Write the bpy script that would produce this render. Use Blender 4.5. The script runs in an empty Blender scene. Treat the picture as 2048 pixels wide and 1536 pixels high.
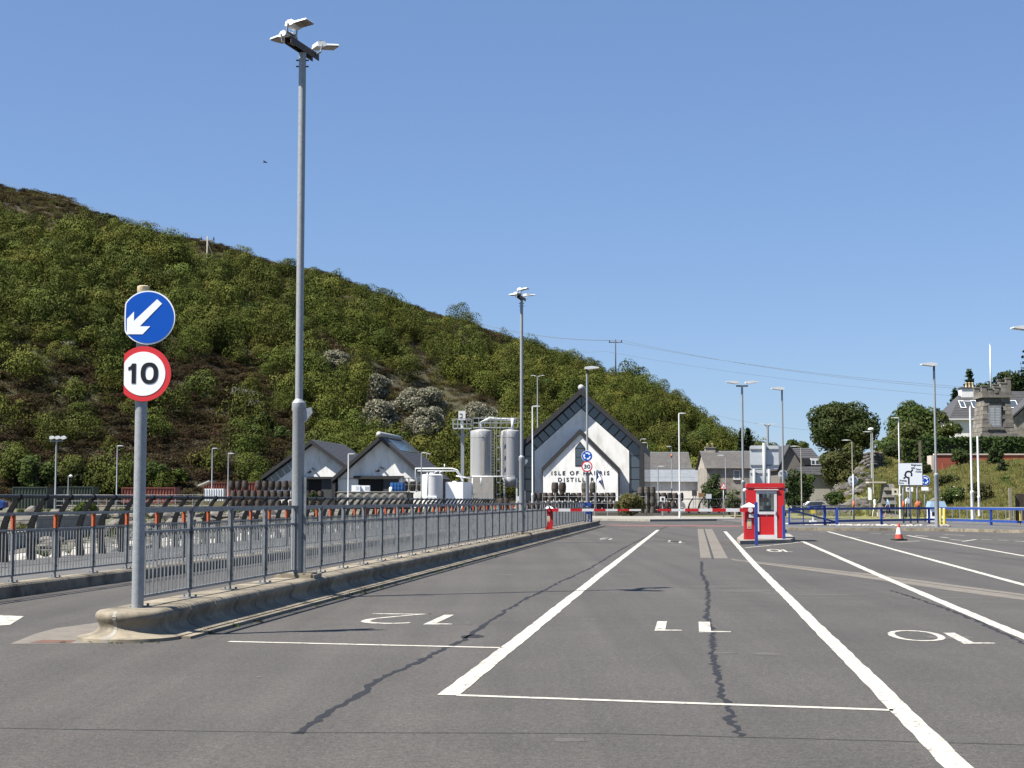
import bpy, bmesh, math, random
import numpy as np
from math import sin, cos, pi, radians, atan, atan2, sqrt, hypot
from mathutils import Vector, Matrix, noise as mnoise

# ------------------------------------------------------------------ camera, sky, sun, exposure
SC = bpy.context.scene
COL = SC.collection
F = 3076.0                       # focal length in photograph pixels
PIT = atan(234.0 / F)
CZ = 1.5
cam_d = bpy.data.cameras.new('camera')
cam = bpy.data.objects.new('camera', cam_d)
COL.objects.link(cam)
cam_d.sensor_width = 36.0
cam_d.lens = F / 2048 * 36
cam_d.clip_start = 0.1
cam_d.clip_end = 6000
cam.location = (0, 0, CZ)
cam.rotation_euler = (pi / 2 + PIT, 0, 0)
SC.camera = cam

SUN_EL = radians(55.5)
SUN_AZ = radians(23.0)            # sun stands left of the view, this far behind the camera plane
TOSUN = Vector((-cos(SUN_EL) * cos(SUN_AZ), -cos(SUN_EL) * sin(SUN_AZ), sin(SUN_EL)))
W = bpy.data.worlds.new('World')
SC.world = W
W.use_nodes = True
nt = W.node_tree
bg = nt.nodes['Background']
sky = nt.nodes.new('ShaderNodeTexSky')
sky.sky_type = 'NISHITA'
sky.sun_disc = False
sky.sun_elevation = SUN_EL
sky.sun_rotation = atan2(TOSUN.x, TOSUN.y)
sky.altitude = 0
sky.air_density = 1.0
sky.dust_density = 0.0
sky.ozone_density = 6.0
gm = nt.nodes.new('ShaderNodeGamma')
gm.inputs[1].default_value = 0.62
tn = nt.nodes.new('ShaderNodeMix')
tn.data_type = 'RGBA'
tn.blend_type = 'MULTIPLY'
tn.inputs[0].default_value = 1.0
tn.inputs[7].default_value = (0.682, 0.816, 1.06, 1)
nt.links.new(sky.outputs[0], gm.inputs[0])
nt.links.new(gm.outputs[0], tn.inputs[6])
nt.links.new(tn.outputs[2], bg.inputs[0])
bg.inputs[1].default_value = 0.0955
sl = bpy.data.lights.new('sun', 'SUN')
sl.energy = 5.0
sl.angle = radians(0.53)
sl.color = (1.0, 0.95, 0.87)
so = bpy.data.objects.new('sun', sl)
COL.objects.link(so)
so.rotation_euler = TOSUN.to_track_quat('Z', 'Y').to_euler()
so.location = (-60, -20, 120)
VS = SC.view_settings
VS.view_transform = 'Standard'
VS.look = 'None'
VS.exposure = 1.32
VS.gamma = 1.0
VS.use_curve_mapping = False
try:
    SC.cycles.max_bounces = 6
    SC.cycles.transparent_max_bounces = 8
    SC.cycles.caustics_reflective = False
    SC.cycles.caustics_refractive = False
except Exception:
    pass

# ------------------------------------------------------------------ photograph pixel -> place
CP, SP = cos(PIT), sin(PIT)
def ray(px, py):
    x, u = (px - 1024.0) / F, (768.0 - py) / F
    return Vector((x, CP - SP * u, SP + CP * u))
def at(px, py, Y):
    r = ray(px, py)
    k = Y / r.y
    return Vector((r.x * k, Y, CZ + r.z * k))
def gp(px, py, z=0.0):
    r = ray(px, py)
    k = (z - CZ) / r.z
    return Vector((r.x * k, r.y * k, z))
def pix(p):
    d = Vector(p) - Vector((0, 0, CZ))
    f = d.y * CP + d.z * SP
    u = d.z * CP - d.y * SP
    return 1024 + F * d.x / f, 768 - F * u / f
def interp(x, tab):
    return float(np.interp(x, [a for a, b in tab], [b for a, b in tab]))
# the lanes, kerbs, fences and the white gables all run along one direction
LD = Vector((0.1182, 0.9930, 0.0))
LN = Vector((0.9930, -0.1182, 0.0))
LRZ = -atan2(0.1182, 0.9930)
def lane(x0, Y, z=0.0):            # the line X = x0 + 0.119 Y
    return Vector((x0 + 0.119 * Y, Y, z))

# ------------------------------------------------------------------ object helpers
OFF = {}
def link(o):
    COL.objects.link(o)
    return o
def tag(o, label=None, cat=None, group=None, kind=None):
    if label: o['label'] = label
    if cat: o['category'] = cat
    if group: o['group'] = group
    if kind: o['kind'] = kind
    return o
def thing(name, label, cat, loc=(0, 0, 0), group=None):
    o = bpy.data.objects.new(name, None)
    o.empty_display_size = 0.2
    o.location = loc
    link(o)
    OFF[o.name] = Vector(loc)
    return tag(o, label, cat, group)
def inst(mesh, name, loc=(0, 0, 0), rz=0.0, parent=None, scale=None, rot=None):
    o = bpy.data.objects.new(name, mesh)
    link(o)
    L = Vector(loc)
    OFF[o.name] = L.copy()
    if parent is not None:
        o.parent = parent
        L = L - OFF[parent.name]
    o.location = L
    o.rotation_euler = rot if rot is not None else (0, 0, rz)
    if scale is not None:
        o.scale = scale if hasattr(scale, '__len__') else (scale,) * 3
    return o
def copy_tree(o, parent=None, keep=True):
    c = o.copy()
    COL.objects.link(c)
    if parent is not None:
        c.parent = parent
    for ch in list(o.children):
        copy_tree(ch, c)
    return c
def fmt(m):
    return m if isinstance(m, (list, tuple)) else [m]

class MB:
    def __init__(s):
        s.v, s.f, s.m = [], [], []
    def add(s, vs, fs, mi=0):
        b = len(s.v)
        s.v.extend([tuple(v) for v in vs])
        s.f.extend([tuple(i + b for i in f) for f in fs])
        s.m.extend([mi] * len(fs))
        return s
    def frame_box(s, o, ax, ay, az, mi=0):        # o: min corner, ax/ay/az: edge vectors
        o, ax, ay, az = Vector(o), Vector(ax), Vector(ay), Vector(az)
        vs = [o, o + ax, o + ax + ay, o + ay]
        vs += [p + az for p in vs]
        fs = [(0, 3, 2, 1), (4, 5, 6, 7), (0, 1, 5, 4), (1, 2, 6, 5), (2, 3, 7, 6), (3, 0, 4, 7)]
        if ax.cross(ay).dot(az) < 0:
            fs = [f[::-1] for f in fs]
        return s.add(vs, fs, mi)
    def box(s, c, size, rz=0.0, mi=0):            # c: centre of the bottom
        c = Vector(c)
        ex = Vector((cos(rz), sin(rz), 0)) * size[0]
        ey = Vector((-sin(rz), cos(rz), 0)) * size[1]
        ez = Vector((0, 0, size[2]))
        return s.frame_box(c - ex / 2 - ey / 2, ex, ey, ez, mi)
    def bar(s, a, b, w, h, mi=0, up=(0, 0, 1)):   # square bar centred on the line a-b
        a, b = Vector(a), Vector(b)
        d = (b - a)
        u = Vector(up)
        x = d.cross(u)
        if x.length < 1e-6:
            x = d.cross(Vector((1, 0, 0)))
        x.normalize()
        z = x.cross(d).normalized()
        return s.frame_box(a - x * w / 2 - z * h / 2, d, x * w, z * h, mi)
    def tube(s, pts, r, n=8, mi=0, cap=True):
        pts = [Vector(p) for p in pts]
        rs = r if hasattr(r, '__len__') else [r] * len(pts)
        vs, fs = [], []
        t0 = (pts[1] - pts[0]).normalized()
        ref = Vector((0, 0, 1)) if abs(t0.z) < 0.9 else Vector((1, 0, 0))
        x = t0.cross(ref).normalized()
        for i, p in enumerate(pts):
            a = pts[max(0, i - 1)]
            b = pts[min(len(pts) - 1, i + 1)]
            t = (b - a).normalized()
            x = (x - t * x.dot(t)).normalized()
            y = t.cross(x)
            for k in range(n):
                q = 2 * pi * k / n
                vs.append(p + (x * cos(q) + y * sin(q)) * rs[i])
        for i in range(len(pts) - 1):
            for k in range(n):
                k2 = (k + 1) % n
                fs.append((i * n + k, i * n + k2, (i + 1) * n + k2, (i + 1) * n + k))
        if cap:
            fs.append(tuple(range(n))[::-1])
            e = (len(pts) - 1) * n
            fs.append(tuple(e + k for k in range(n)))
        return s.add(vs, fs, mi)
    def lathe(s, prof, n=16, o=(0, 0, 0), mi=0, a0=0.0, a1=2 * pi, close=True):
        o = Vector(o)
        vs, fs = [], []
        full = abs(a1 - a0 - 2 * pi) < 1e-6
        m = n if full else n + 1
        for (r, z) in prof:
            for k in range(m):
                q = a0 + (a1 - a0) * k / n
                vs.append(o + Vector((r * cos(q), r * sin(q), z)))
        for i in range(len(prof) - 1):
            for k in range(n):
                k2 = (k + 1) % m
                fs.append((i * m + k, i * m + k2, (i + 1) * m + k2, (i + 1) * m + k))
        if close and full:
            if prof[0][0] > 1e-6: fs.append(tuple(range(m))[::-1])
            if prof[-1][0] > 1e-6: fs.append(tuple((len(prof) - 1) * m + k for k in range(m)))
        return s.add(vs, fs, mi)
    def prism(s, poly, o, U, V, Wd, mi=0, mside=None):   # polygon in the plane o+aU+bV, extruded by the vector Wd
        o, U, V, Wd = Vector(o), Vector(U), Vector(V), Vector(Wd)
        n = len(poly)
        vs = [o + U * a + V * b for a, b in poly]
        vs += [v + Wd for v in vs]
        area = sum(poly[i][0] * poly[(i + 1) % n][1] - poly[(i + 1) % n][0] * poly[i][1] for i in range(n))
        flip = (area > 0) == (U.cross(V).dot(Wd) > 0)
        a = tuple(range(n)); b = tuple(range(n, 2 * n))
        sides = [(i, (i + 1) % n, n + (i + 1) % n, n + i) for i in range(n)]
        if flip:
            fs = [a[::-1], b]
        else:
            fs = [a, b[::-1]]; sides = [q[::-1] for q in sides]
        s.add(vs, fs + sides, mi)
        if mside is not None:
            for k in range(n):
                s.m[-1 - k] = mside
        return s
    def poly(s, pts, mi=0):
        return s.add(pts, [tuple(range(len(pts)))], mi)
    def build(s, name, mats, parent=None, smooth=False, org=None):
        me = s.mesh(name, mats, smooth, org if org is not None else (OFF[parent.name] if parent is not None else None))
        o = bpy.data.objects.new(name, me)
        link(o)
        if parent is not None:
            o.parent = parent
            OFF[o.name] = OFF[parent.name].copy()
        else:
            O = Vector(org) if org is not None else Vector((0, 0, 0))
            o.location = O
            OFF[o.name] = O
        return o
    def mesh(s, name, mats, smooth=False, org=None):
        me = bpy.data.meshes.new(name)
        O = Vector(org) if org is not None else Vector((0, 0, 0))
        me.from_pydata([(v[0] - O.x, v[1] - O.y, v[2] - O.z) for v in s.v], [], s.f)
        for m in fmt(mats):
            me.materials.append(m)
        if any(s.m):
            me.polygons.foreach_set('material_index', s.m)
        if smooth:
            me.polygons.foreach_set('use_smooth', [True] * len(me.polygons))
            if smooth is not True:
                try: me.set_sharp_from_angle(angle=radians(smooth))
                except Exception: pass
        me.update()
        return me

def text_mesh(body, mat, w=None, h=None, depth=0.0, spacing=1.0, name='lettering', bold=0.0):
    cu = bpy.data.curves.new(name, 'FONT')
    cu.body = body
    cu.space_character = spacing
    cu.align_x = 'CENTER'
    cu.offset = bold
    cu.extrude = 0.0
    cu.resolution_u = 4
    o = bpy.data.objects.new(name, cu)
    me = bpy.data.meshes.new_from_object(o)
    bpy.data.objects.remove(o)
    bpy.data.curves.remove(cu)
    n = len(me.vertices)
    co = np.empty(n * 3); me.vertices.foreach_get('co', co); co = co.reshape(-1, 3)
    lo, hi = co.min(0), co.max(0)
    c = (lo + hi) / 2
    sx = w / (hi[0] - lo[0]) if w else None
    sy = h / (hi[1] - lo[1]) if h else None
    sx = sx or sy; sy = sy or sx
    co[:, 0] = (co[:, 0] - c[0]) * sx
    co[:, 1] = (co[:, 1] - c[1]) * sy
    me.vertices.foreach_set('co', co.ravel())
    if depth:
        bm = bmesh.new(); bm.from_mesh(me)
        r = bmesh.ops.extrude_face_region(bm, geom=bm.faces[:])
        for e in r['geom']:
            if isinstance(e, bmesh.types.BMVert): e.co.z += depth
        bm.to_mesh(me); bm.free()
    me.materials.clear()
    me.materials.append(mat)
    me.update()
    return me
def place_text(me, name, o, U, V, parent=None):
    """mesh in its xy plane -> at o with x along U, y along V"""
    U, V = Vector(U).normalized(), Vector(V).normalized()
    N = U.cross(V)
    ob = bpy.data.objects.new(name, me)
    link(ob)
    L = Vector(o)
    OFF[ob.name] = L.copy()
    if parent is not None:
        ob.parent = parent
        L = L - OFF[parent.name]
    ob.rotation_euler = Matrix((U, V, N)).transposed().to_euler()
    ob.location = L
    return ob

# ------------------------------------------------------------------ materials
MATS = {}
KEEP = {'sign_white', 'white_render', 'sign_blue', 'sign_red', 'sign_back_grey', 'sign_pale_grey', 'aluminium_frame', 'pale_lamp_shell', 'white_cloth', 'cream_cap'}
def tone(c, k=0.8): return tuple(x * k for x in c[:3]) + (1.0,) if c else c
def rgb(r, g, b): return (r, g, b, 1.0)
def srgb(r, g, b):
    f = lambda c: (c / 255 / 12.92) if c / 255 <= 0.04045 else ((c / 255 + 0.055) / 1.055) ** 2.4
    return (f(r), f(g), f(b), 1.0)
def newmat(name):
    m = bpy.data.materials.new(name)
    m.use_nodes = True
    t = m.node_tree
    return m, t, t.nodes['Principled BSDF'], t.nodes, t.links
def noise_node(nodes, links, pos, scale, detail=4.0, rough=0.55, vec=None):
    n = nodes.new('ShaderNodeTexNoise')
    n.inputs['Scale'].default_value = scale
    n.inputs['Detail'].default_value = detail
    n.inputs['Roughness'].default_value = rough
    links.new(pos, n.inputs['Vector'])
    return n.outputs['Fac']
def remap(nodes, links, src, a, b, lo=0.0, hi=1.0):
    r = nodes.new('ShaderNodeMapRange')
    links.new(src, r.inputs[0])
    for i, x in enumerate((a, b, lo, hi)): r.inputs[i + 1].default_value = x
    return r.outputs[0]
def mixc(nodes, links, fac, a, b, mode='MIX'):
    m = nodes.new('ShaderNodeMix')
    m.data_type = 'RGBA'
    m.blend_type = mode
    if isinstance(fac, (int, float)): m.inputs[0].default_value = fac
    else: links.new(fac, m.inputs[0])
    for sock, v in ((m.inputs[6], a), (m.inputs[7], b)):
        if isinstance(v, tuple): sock.default_value = v
        else: links.new(v, sock)
    return m.outputs[2]
def M(name, c1, c2=None, scale=3.0, rough=0.7, metal=0.0, bump=0.0, bscale=None, dirt=None, dscale=0.6, damt=(0.5, 0.75),
      stretch=None, rnd=0.0, spec=0.4, detail=5.0, obj=False):
    if name not in KEEP: c1, c2, dirt = tone(c1), tone(c2), tone(dirt)
    m, t, p, N, L = newmat(name)
    g = N.new('ShaderNodeTexCoord') if obj else N.new('ShaderNodeNewGeometry')
    pos = g.outputs['Object' if obj else 'Position']
    if stretch:
        mp = N.new('ShaderNodeMapping')
        mp.inputs['Scale'].default_value = stretch
        L.new(pos, mp.inputs[0]); pos = mp.outputs[0]
    col = c1
    if c2:
        f = remap(N, L, noise_node(N, L, pos, scale, detail), 0.32, 0.68)
        col = mixc(N, L, f, c1, c2)
    if dirt:
        f = remap(N, L, noise_node(N, L, pos, dscale, 6.0, 0.65), damt[0], damt[1])
        col = mixc(N, L, f, col, dirt)
    if rnd:
        oi = N.new('ShaderNodeObjectInfo')
        v = remap(N, L, oi.outputs['Random'], 0, 1, 1 - rnd, 1 + rnd)
        h = N.new('ShaderNodeHueSaturation')
        L.new(v, h.inputs['Value'])
        if isinstance(col, tuple): h.inputs['Color'].default_value = col
        else: L.new(col, h.inputs['Color'])
        col = h.outputs[0]
    if isinstance(col, tuple): p.inputs['Base Color'].default_value = col
    else: L.new(col, p.inputs['Base Color'])
    p.inputs['Roughness'].default_value = rough
    p.inputs['Metallic'].default_value = metal
    p.inputs['Specular IOR Level'].default_value = spec
    if bump:
        b = N.new('ShaderNodeBump')
        b.inputs['Strength'].default_value = bump
        b.inputs['Distance'].default_value = 0.02
        L.new(noise_node(N, L, pos, bscale or scale * 3, 5.0), b.inputs['Height'])
        L.new(b.outputs[0], p.inputs['Normal'])
    MATS[name] = m
    return m
def leafmat(name, c1, c2, c3=None, scale=0.5, trans=0.3, rnd=0.25, hue=0.02):
    c1, c2, c3 = tone(c1), tone(c2), tone(c3)
    m, t, p, N, L = newmat(name)
    g = N.new('ShaderNodeNewGeometry')
    pos = g.outputs['Position']
    f = remap(N, L, noise_node(N, L, pos, scale, 4.0, 0.7), 0.35, 0.65)
    col = mixc(N, L, f, c1, c2)
    if c3:
        f3 = remap(N, L, noise_node(N, L, pos, scale * 5, 3.0, 0.7), 0.5, 0.7)
        col = mixc(N, L, f3, col, c3)
    oi = N.new('ShaderNodeObjectInfo')
    h = N.new('ShaderNodeHueSaturation')
    L.new(remap(N, L, oi.outputs['Random'], 0, 1, 1 - rnd, 1 + rnd), h.inputs['Value'])
    wn = N.new('ShaderNodeMath'); wn.operation = 'FRACT'
    w2 = N.new('ShaderNodeMath'); w2.operation = 'MULTIPLY'; w2.inputs[1].default_value = 17.3
    L.new(oi.outputs['Random'], w2.inputs[0]); L.new(w2.outputs[0], wn.inputs[0])
    L.new(remap(N, L, wn.outputs[0], 0, 1, 0.5 - hue, 0.5 + hue), h.inputs['Hue'])
    L.new(col, h.inputs['Color'])
    L.new(h.outputs[0], p.inputs['Base Color'])
    p.inputs['Roughness'].default_value = 0.7
    p.inputs['Specular IOR Level'].default_value = 0.08
    tr = N.new('ShaderNodeBsdfTranslucent')
    L.new(h.outputs[0], tr.inputs[0])
    mx = N.new('ShaderNodeMixShader')
    mx.inputs[0].default_value = trans
    out = N['Material Output']
    L.new(p.outputs[0], mx.inputs[1]); L.new(tr.outputs[0], mx.inputs[2])
    L.new(mx.outputs[0], out.inputs[0])
    MATS[name] = m
    return m

def asphalt(name, base, pale, dark, big=0.22, tint=None):
    base, pale, dark = tone(base), tone(pale), tone(dark)
    m, t, p, N, L = newmat(name)
    g = N.new('ShaderNodeNewGeometry')
    pos = g.outputs['Position']
    fine = noise_node(N, L, pos, 75.0, 3.0, 0.7)
    col = mixc(N, L, remap(N, L, fine, 0.35, 0.62), dark, base)
    vo = N.new('ShaderNodeTexVoronoi'); vo.inputs['Scale'].default_value = 62.0
    L.new(pos, vo.inputs['Vector'])
    sp = remap(N, L, vo.outputs['Distance'], 0.16, 0.05)
    wn = N.new('ShaderNodeSeparateColor'); L.new(vo.outputs['Color'], wn.inputs[0])
    pick = remap(N, L, wn.outputs[0], 0.72, 0.8)
    mm = N.new('ShaderNodeMath'); mm.operation = 'MULTIPLY'
    L.new(sp, mm.inputs[0]); L.new(pick, mm.inputs[1])
    col = mixc(N, L, mm.outputs[0], col, pale)
    n2_ = remap(N, L, noise_node(N, L, pos, 17.0, 3.0, 0.75), 0.3, 0.7, 0.74, 1.26)
    n3_ = remap(N, L, noise_node(N, L, pos, 42.0, 2.0, 0.8), 0.3, 0.7, 0.66, 1.34)
    # broad patches, tyre polish along the lanes, mid-size blotches
    b1 = remap(N, L, noise_node(N, L, pos, big, 5.0, 0.6), 0.3, 0.7, 0.86, 1.12)
    b2 = remap(N, L, noise_node(N, L, pos, 1.7, 4.0, 0.6), 0.3, 0.7, 0.93, 1.06)
    mp = N.new('ShaderNodeMapping'); mp.inputs['Rotation'].default_value = (0, 0, -LRZ)
    mp.inputs['Scale'].default_value = (1.3, 0.03, 1)
    L.new(pos, mp.inputs[0])
    b3 = remap(N, L, noise_node(N, L, mp.outputs[0], 1.0, 3.0, 0.6), 0.3, 0.7, 0.85, 1.12)
    v = N.new('ShaderNodeMath'); v.operation = 'MULTIPLY'; L.new(b1, v.inputs[0]); L.new(b2, v.inputs[1])
    v2 = N.new('ShaderNodeMath'); v2.operation = 'MULTIPLY'; L.new(v.outputs[0], v2.inputs[0]); L.new(b3, v2.inputs[1])
    for s_ in (n2_, n3_):
        v3 = N.new('ShaderNodeMath'); v3.operation = 'MULTIPLY'; L.new(v2.outputs[0], v3.inputs[0]); L.new(s_, v3.inputs[1]); v2 = v3
    h = N.new('ShaderNodeHueSaturation'); L.new(v2.outputs[0], h.inputs['Value']); L.new(col, h.inputs['Color'])
    L.new(h.outputs[0], p.inputs['Base Color'])
    p.inputs['Roughness'].default_value = 0.82
    p.inputs['Specular IOR Level'].default_value = 0.3
    b = N.new('ShaderNodeBump'); b.inputs['Strength'].default_value = 0.35; b.inputs['Distance'].default_value = 0.006
    L.new(fine, b.inputs['Height']); L.new(b.outputs[0], p.inputs['Normal'])
    MATS[name] = m
    return m
def roadpaint(name, white, under, wear=(0.5, 0.66), scale=9.0):
    white, under = tone(white), tone(under)
    m, t, p, N, L = newmat(name)
    g = N.new('ShaderNodeNewGeometry')
    pos = g.outputs['Position']
    a = noise_node(N, L, pos, scale, 7.0, 0.75)
    col = mixc(N, L, remap(N, L, noise_node(N, L, pos, 2.2, 4.0), 0.3, 0.75), white, (white[0] * .82, white[1] * .8, white[2] * .76, 1))
    col = mixc(N, L, remap(N, L, a, wear[0], wear[1]), col, under)
    L.new(col, p.inputs['Base Color'])
    p.inputs['Roughness'].default_value = 0.7
    MATS[name] = m
    return m
def glassmat(name, tint, refl=0.9, clear=0.5):
    m, t, p, N, L = newmat(name)
    p.inputs['Base Color'].default_value = tint
    p.inputs['Roughness'].default_value = 0.06
    p.inputs['Specular IOR Level'].default_value = refl
    if clear > 0:
        tr = N.new('ShaderNodeBsdfTransparent'); tr.inputs[0].default_value = (0.9, 0.93, 0.93, 1)
        mx = N.new('ShaderNodeMixShader'); mx.inputs[0].default_value = clear
        L.new(p.outputs[0], mx.inputs[1]); L.new(tr.outputs[0], mx.inputs[2])
        L.new(mx.outputs[0], N['Material Output'].inputs[0])
    MATS[name] = m
    return m

A_BASE = (0.096, 0.089, 0.08, 1)
asph = asphalt('asphalt', A_BASE, (0.34, 0.32, 0.29, 1), (0.054, 0.05, 0.046, 1))
asph_path = asphalt('path_asphalt', (0.13, 0.126, 0.12, 1), (0.26, 0.25, 0.23, 1), (0.09, 0.088, 0.085, 1))
paint = roadpaint('road_paint', (0.55, 0.525, 0.465, 1), A_BASE, (0.52, 0.66))
paint_old = roadpaint('worn_road_paint', (0.54, 0.515, 0.46, 1), A_BASE, (0.49, 0.63))
paint_red = roadpaint('red_road_surface', (0.24, 0.075, 0.06, 1), A_BASE, (0.45, 0.62), 4.0)
tar = M('tar_seal', (0.02, 0.021, 0.024, 1), (0.034, 0.035, 0.039, 1), 20, 0.75, spec=0.15)
tar_old = M('dark_joint', (0.03, 0.029, 0.028, 1), (0.06, 0.057, 0.053, 1), 6, 0.8)
oil = M('oil_and_streak', (0.075, 0.07, 0.062, 1), (0.105, 0.096, 0.085, 1), 7, 0.75)
kerb_m = M('kerb_concrete', (0.31, 0.27, 0.2, 1), (0.22, 0.187, 0.135, 1), 5, 0.85, bump=0.16, bscale=60,
           dirt=(0.09, 0.078, 0.058, 1), dscale=1.9, damt=(0.46, 0.68), rnd=0.12)
conc = M('grey_concrete', (0.33, 0.31, 0.27, 1), (0.25, 0.235, 0.2, 1), 4, 0.85, bump=0.3, bscale=30, dirt=(0.15, 0.14, 0.12, 1), dscale=0.9)
conc_strip = M('concrete_strip', (0.19, 0.17, 0.14, 1), (0.14, 0.125, 0.105, 1), 5, 0.85, bump=0.2, bscale=50, dirt=(0.11, 0.1, 0.09, 1), dscale=1.2)
galv = M('galvanised_steel', (0.4, 0.42, 0.43, 1), (0.29, 0.31, 0.32, 1), 55, 0.5, 0.3, dirt=(0.27, 0.285, 0.29, 1), dscale=14, detail=3)
fence_m = M('grey_fence_steel', (0.3, 0.315, 0.32, 1), (0.23, 0.245, 0.25, 1), 16, 0.5, 0.3, dirt=(0.11, 0.115, 0.12, 1), dscale=5)
orange = M('orange_paint', (0.56, 0.12, 0.03, 1), (0.47, 0.1, 0.035, 1), 8, 0.55)
black_m = M('black_steel', (0.006, 0.006, 0.0065, 1), (0.01, 0.01, 0.011, 1), 5, 0.6, spec=.2)
rail_m = M('handrail_steel', (0.085, 0.092, 0.1, 1), (0.06, 0.065, 0.07, 1), 6, 0.4, 0.3)
lampwhite = M('pale_lamp_shell', (0.62, 0.64, 0.64, 1), (0.5, 0.52, 0.52, 1), 6, 0.45)
lampglass = M('lamp_lens', (0.22, 0.18, 0.14, 1), (0.3, 0.25, 0.19, 1), 20, 0.2)
rust = M('dark_channel_steel', (0.05, 0.043, 0.04, 1), (0.08, 0.06, 0.05, 1), 12, 0.6, 0.2)
s_blue = M('sign_blue', (0.0, 0.075, 0.42, 1), rough=0.35)
s_white = M('sign_white', (0.9, 0.9, 0.9, 1), (0.87, 0.87, 0.87, 1), 3, 0.4)
s_red = M('sign_red', (0.62, 0.035, 0.04, 1), rough=0.38)
s_black = M('sign_black', (0.015, 0.015, 0.017, 1), rough=0.4)
s_grey = M('sign_back_grey', (0.52, 0.55, 0.56, 1), (0.46, 0.49, 0.5, 1), 3, 0.5, 0.1)
b_red = M('booth_red', (0.56, 0.018, 0.022, 1), (0.5, 0.016, 0.02, 1), 2, 0.42)
alu = M('aluminium_frame', (0.5, 0.5, 0.52, 1), (0.44, 0.44, 0.46, 1), 3, 0.45)
white_p = M('white_paint', (0.78, 0.78, 0.77, 1), (0.7, 0.7, 0.69, 1), 4, 0.5)
blue_p = M('blue_steel_paint', (0.02, 0.06, 0.29, 1), (0.03, 0.075, 0.3, 1), 6, 0.5)
yellow_p = M('yellow_paint', (0.72, 0.55, 0.06, 1), (0.66, 0.5, 0.07, 1), 5, 0.5)
glass = glassmat('clear_glass', (0.05, 0.07, 0.08, 1), 0.7, 0.78)
wglass = glassmat('window_glass', (0.05, 0.066, 0.085, 1), 0.9, 0.0)
clad = M('black_cladding', (0.024, 0.024, 0.026, 1), (0.032, 0.032, 0.034, 1), 3, 0.6)
render_w = M('white_render', (0.76, 0.75, 0.715, 1), (0.67, 0.66, 0.625, 1), 2.2, 0.85, bump=0.25, bscale=14, dirt=(0.5, 0.49, 0.45, 1), dscale=1.1, damt=(0.5, 0.75), stretch=(1, 1, .3))
slate = M('slate_roof', (0.062, 0.062, 0.067, 1), (0.09, 0.088, 0.09, 1), 4, 0.6, rnd=0.05, dirt=(0.05, 0.05, 0.05, 1), dscale=2)
slate_br = M('brown_slate', (0.075, 0.07, 0.068, 1), (0.1, 0.094, 0.09, 1), 3, 0.75, dirt=(0.13, 0.12, 0.1, 1), dscale=1.1, rnd=0.05)
stone_h = M('house_stone', (0.4, 0.37, 0.32, 1), (0.22, 0.2, 0.175, 1), 1.8, 0.9, bump=0.6, bscale=5, rnd=0.25)
harl = M('grey_harling', (0.2, 0.18, 0.16, 1), (0.16, 0.145, 0.13, 1), 6, 0.95, bump=0.3, bscale=20)
harl_l = M('pale_harling', (0.42, 0.4, 0.36, 1), (0.35, 0.33, 0.3, 1), 3, 0.95, bump=0.3, bscale=20)
metalroof = M('grey_metal_roof', (0.26, 0.28, 0.295, 1), (0.21, 0.225, 0.24, 1), 1.5, 0.5, 0.2, rnd=0.06)
lead = M('lead_ridge', (0.42, 0.43, 0.43, 1), (0.34, 0.35, 0.35, 1), 3, 0.5)
silver = M('stainless_silo', (0.4, 0.405, 0.41, 1), (0.29, 0.295, 0.3, 1), 1.0, 0.55, 0.12, stretch=(3, 3, 0.12), dirt=(0.34, 0.31, 0.25, 1), dscale=1.0, damt=(0.6, 0.8))
wood_b = M('cask_oak', (0.07, 0.05, 0.038, 1), (0.045, 0.033, 0.026, 1), 4, 0.8, rnd=0.35)
wood_g = M('grey_cask_oak', (0.13, 0.113, 0.09, 1), (0.08, 0.07, 0.058, 1), 4, 0.85, rnd=0.3)
hoop_m = M('cask_hoop', (0.05, 0.045, 0.042, 1), (0.08, 0.065, 0.055, 1), 9, 0.5, 0.4)
cont_r = M('rust_red_container', (0.22, 0.055, 0.04, 1), (0.17, 0.045, 0.035, 1), 1.2, 0.6, dirt=(0.12, 0.05, 0.035, 1), dscale=1.2)
cont_g = M('dark_green_container', (0.03, 0.045, 0.03, 1), (0.04, 0.055, 0.04, 1), 1.5, 0.6)
rock_p = M('pale_boulder', (0.44, 0.415, 0.37, 1), (0.29, 0.27, 0.235, 1), 2.5, 0.9, bump=0.6, bscale=8, rnd=0.25, dirt=(0.2, 0.19, 0.16, 1), dscale=1.5)
rock_g = M('grey_boulder', (0.165, 0.15, 0.13, 1), (0.095, 0.087, 0.075, 1), 2.0, 0.9, bump=0.6, bscale=7, rnd=0.35, dirt=(0.09, 0.085, 0.07, 1), dscale=1.2)
rock_d = M('dark_rock', (0.06, 0.055, 0.05, 1), (0.1, 0.093, 0.085, 1), 0.8, 0.9, bump=0.8, bscale=3, rnd=0.2)
mem_st = M('memorial_granite', (0.24, 0.22, 0.19, 1), (0.15, 0.138, 0.12, 1), 3.0, 0.9, bump=0.5, bscale=10, rnd=0.28, dirt=(0.1, 0.09, 0.08, 1), dscale=2)
plaque_m = M('grey_plaque', (0.3, 0.31, 0.32, 1), (0.2, 0.21, 0.22, 1), 5, 0.5)
brick_r = M('red_wall_paint', (0.34, 0.085, 0.05, 1), (0.29, 0.075, 0.045, 1), 2.5, 0.8, dirt=(0.22, 0.08, 0.05, 1), dscale=0.8, rnd=0.06)
cope = M('cream_coping', (0.62, 0.55, 0.47, 1), (0.52, 0.46, 0.4, 1), 3, 0.8)
wood_d = M('dark_brown_boards', (0.045, 0.03, 0.022, 1), (0.06, 0.042, 0.03, 1), 5, 0.7, rnd=0.2)
bark = M('bark', (0.09, 0.075, 0.06, 1), (0.055, 0.045, 0.036, 1), 6, 0.9, bump=0.5)
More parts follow.
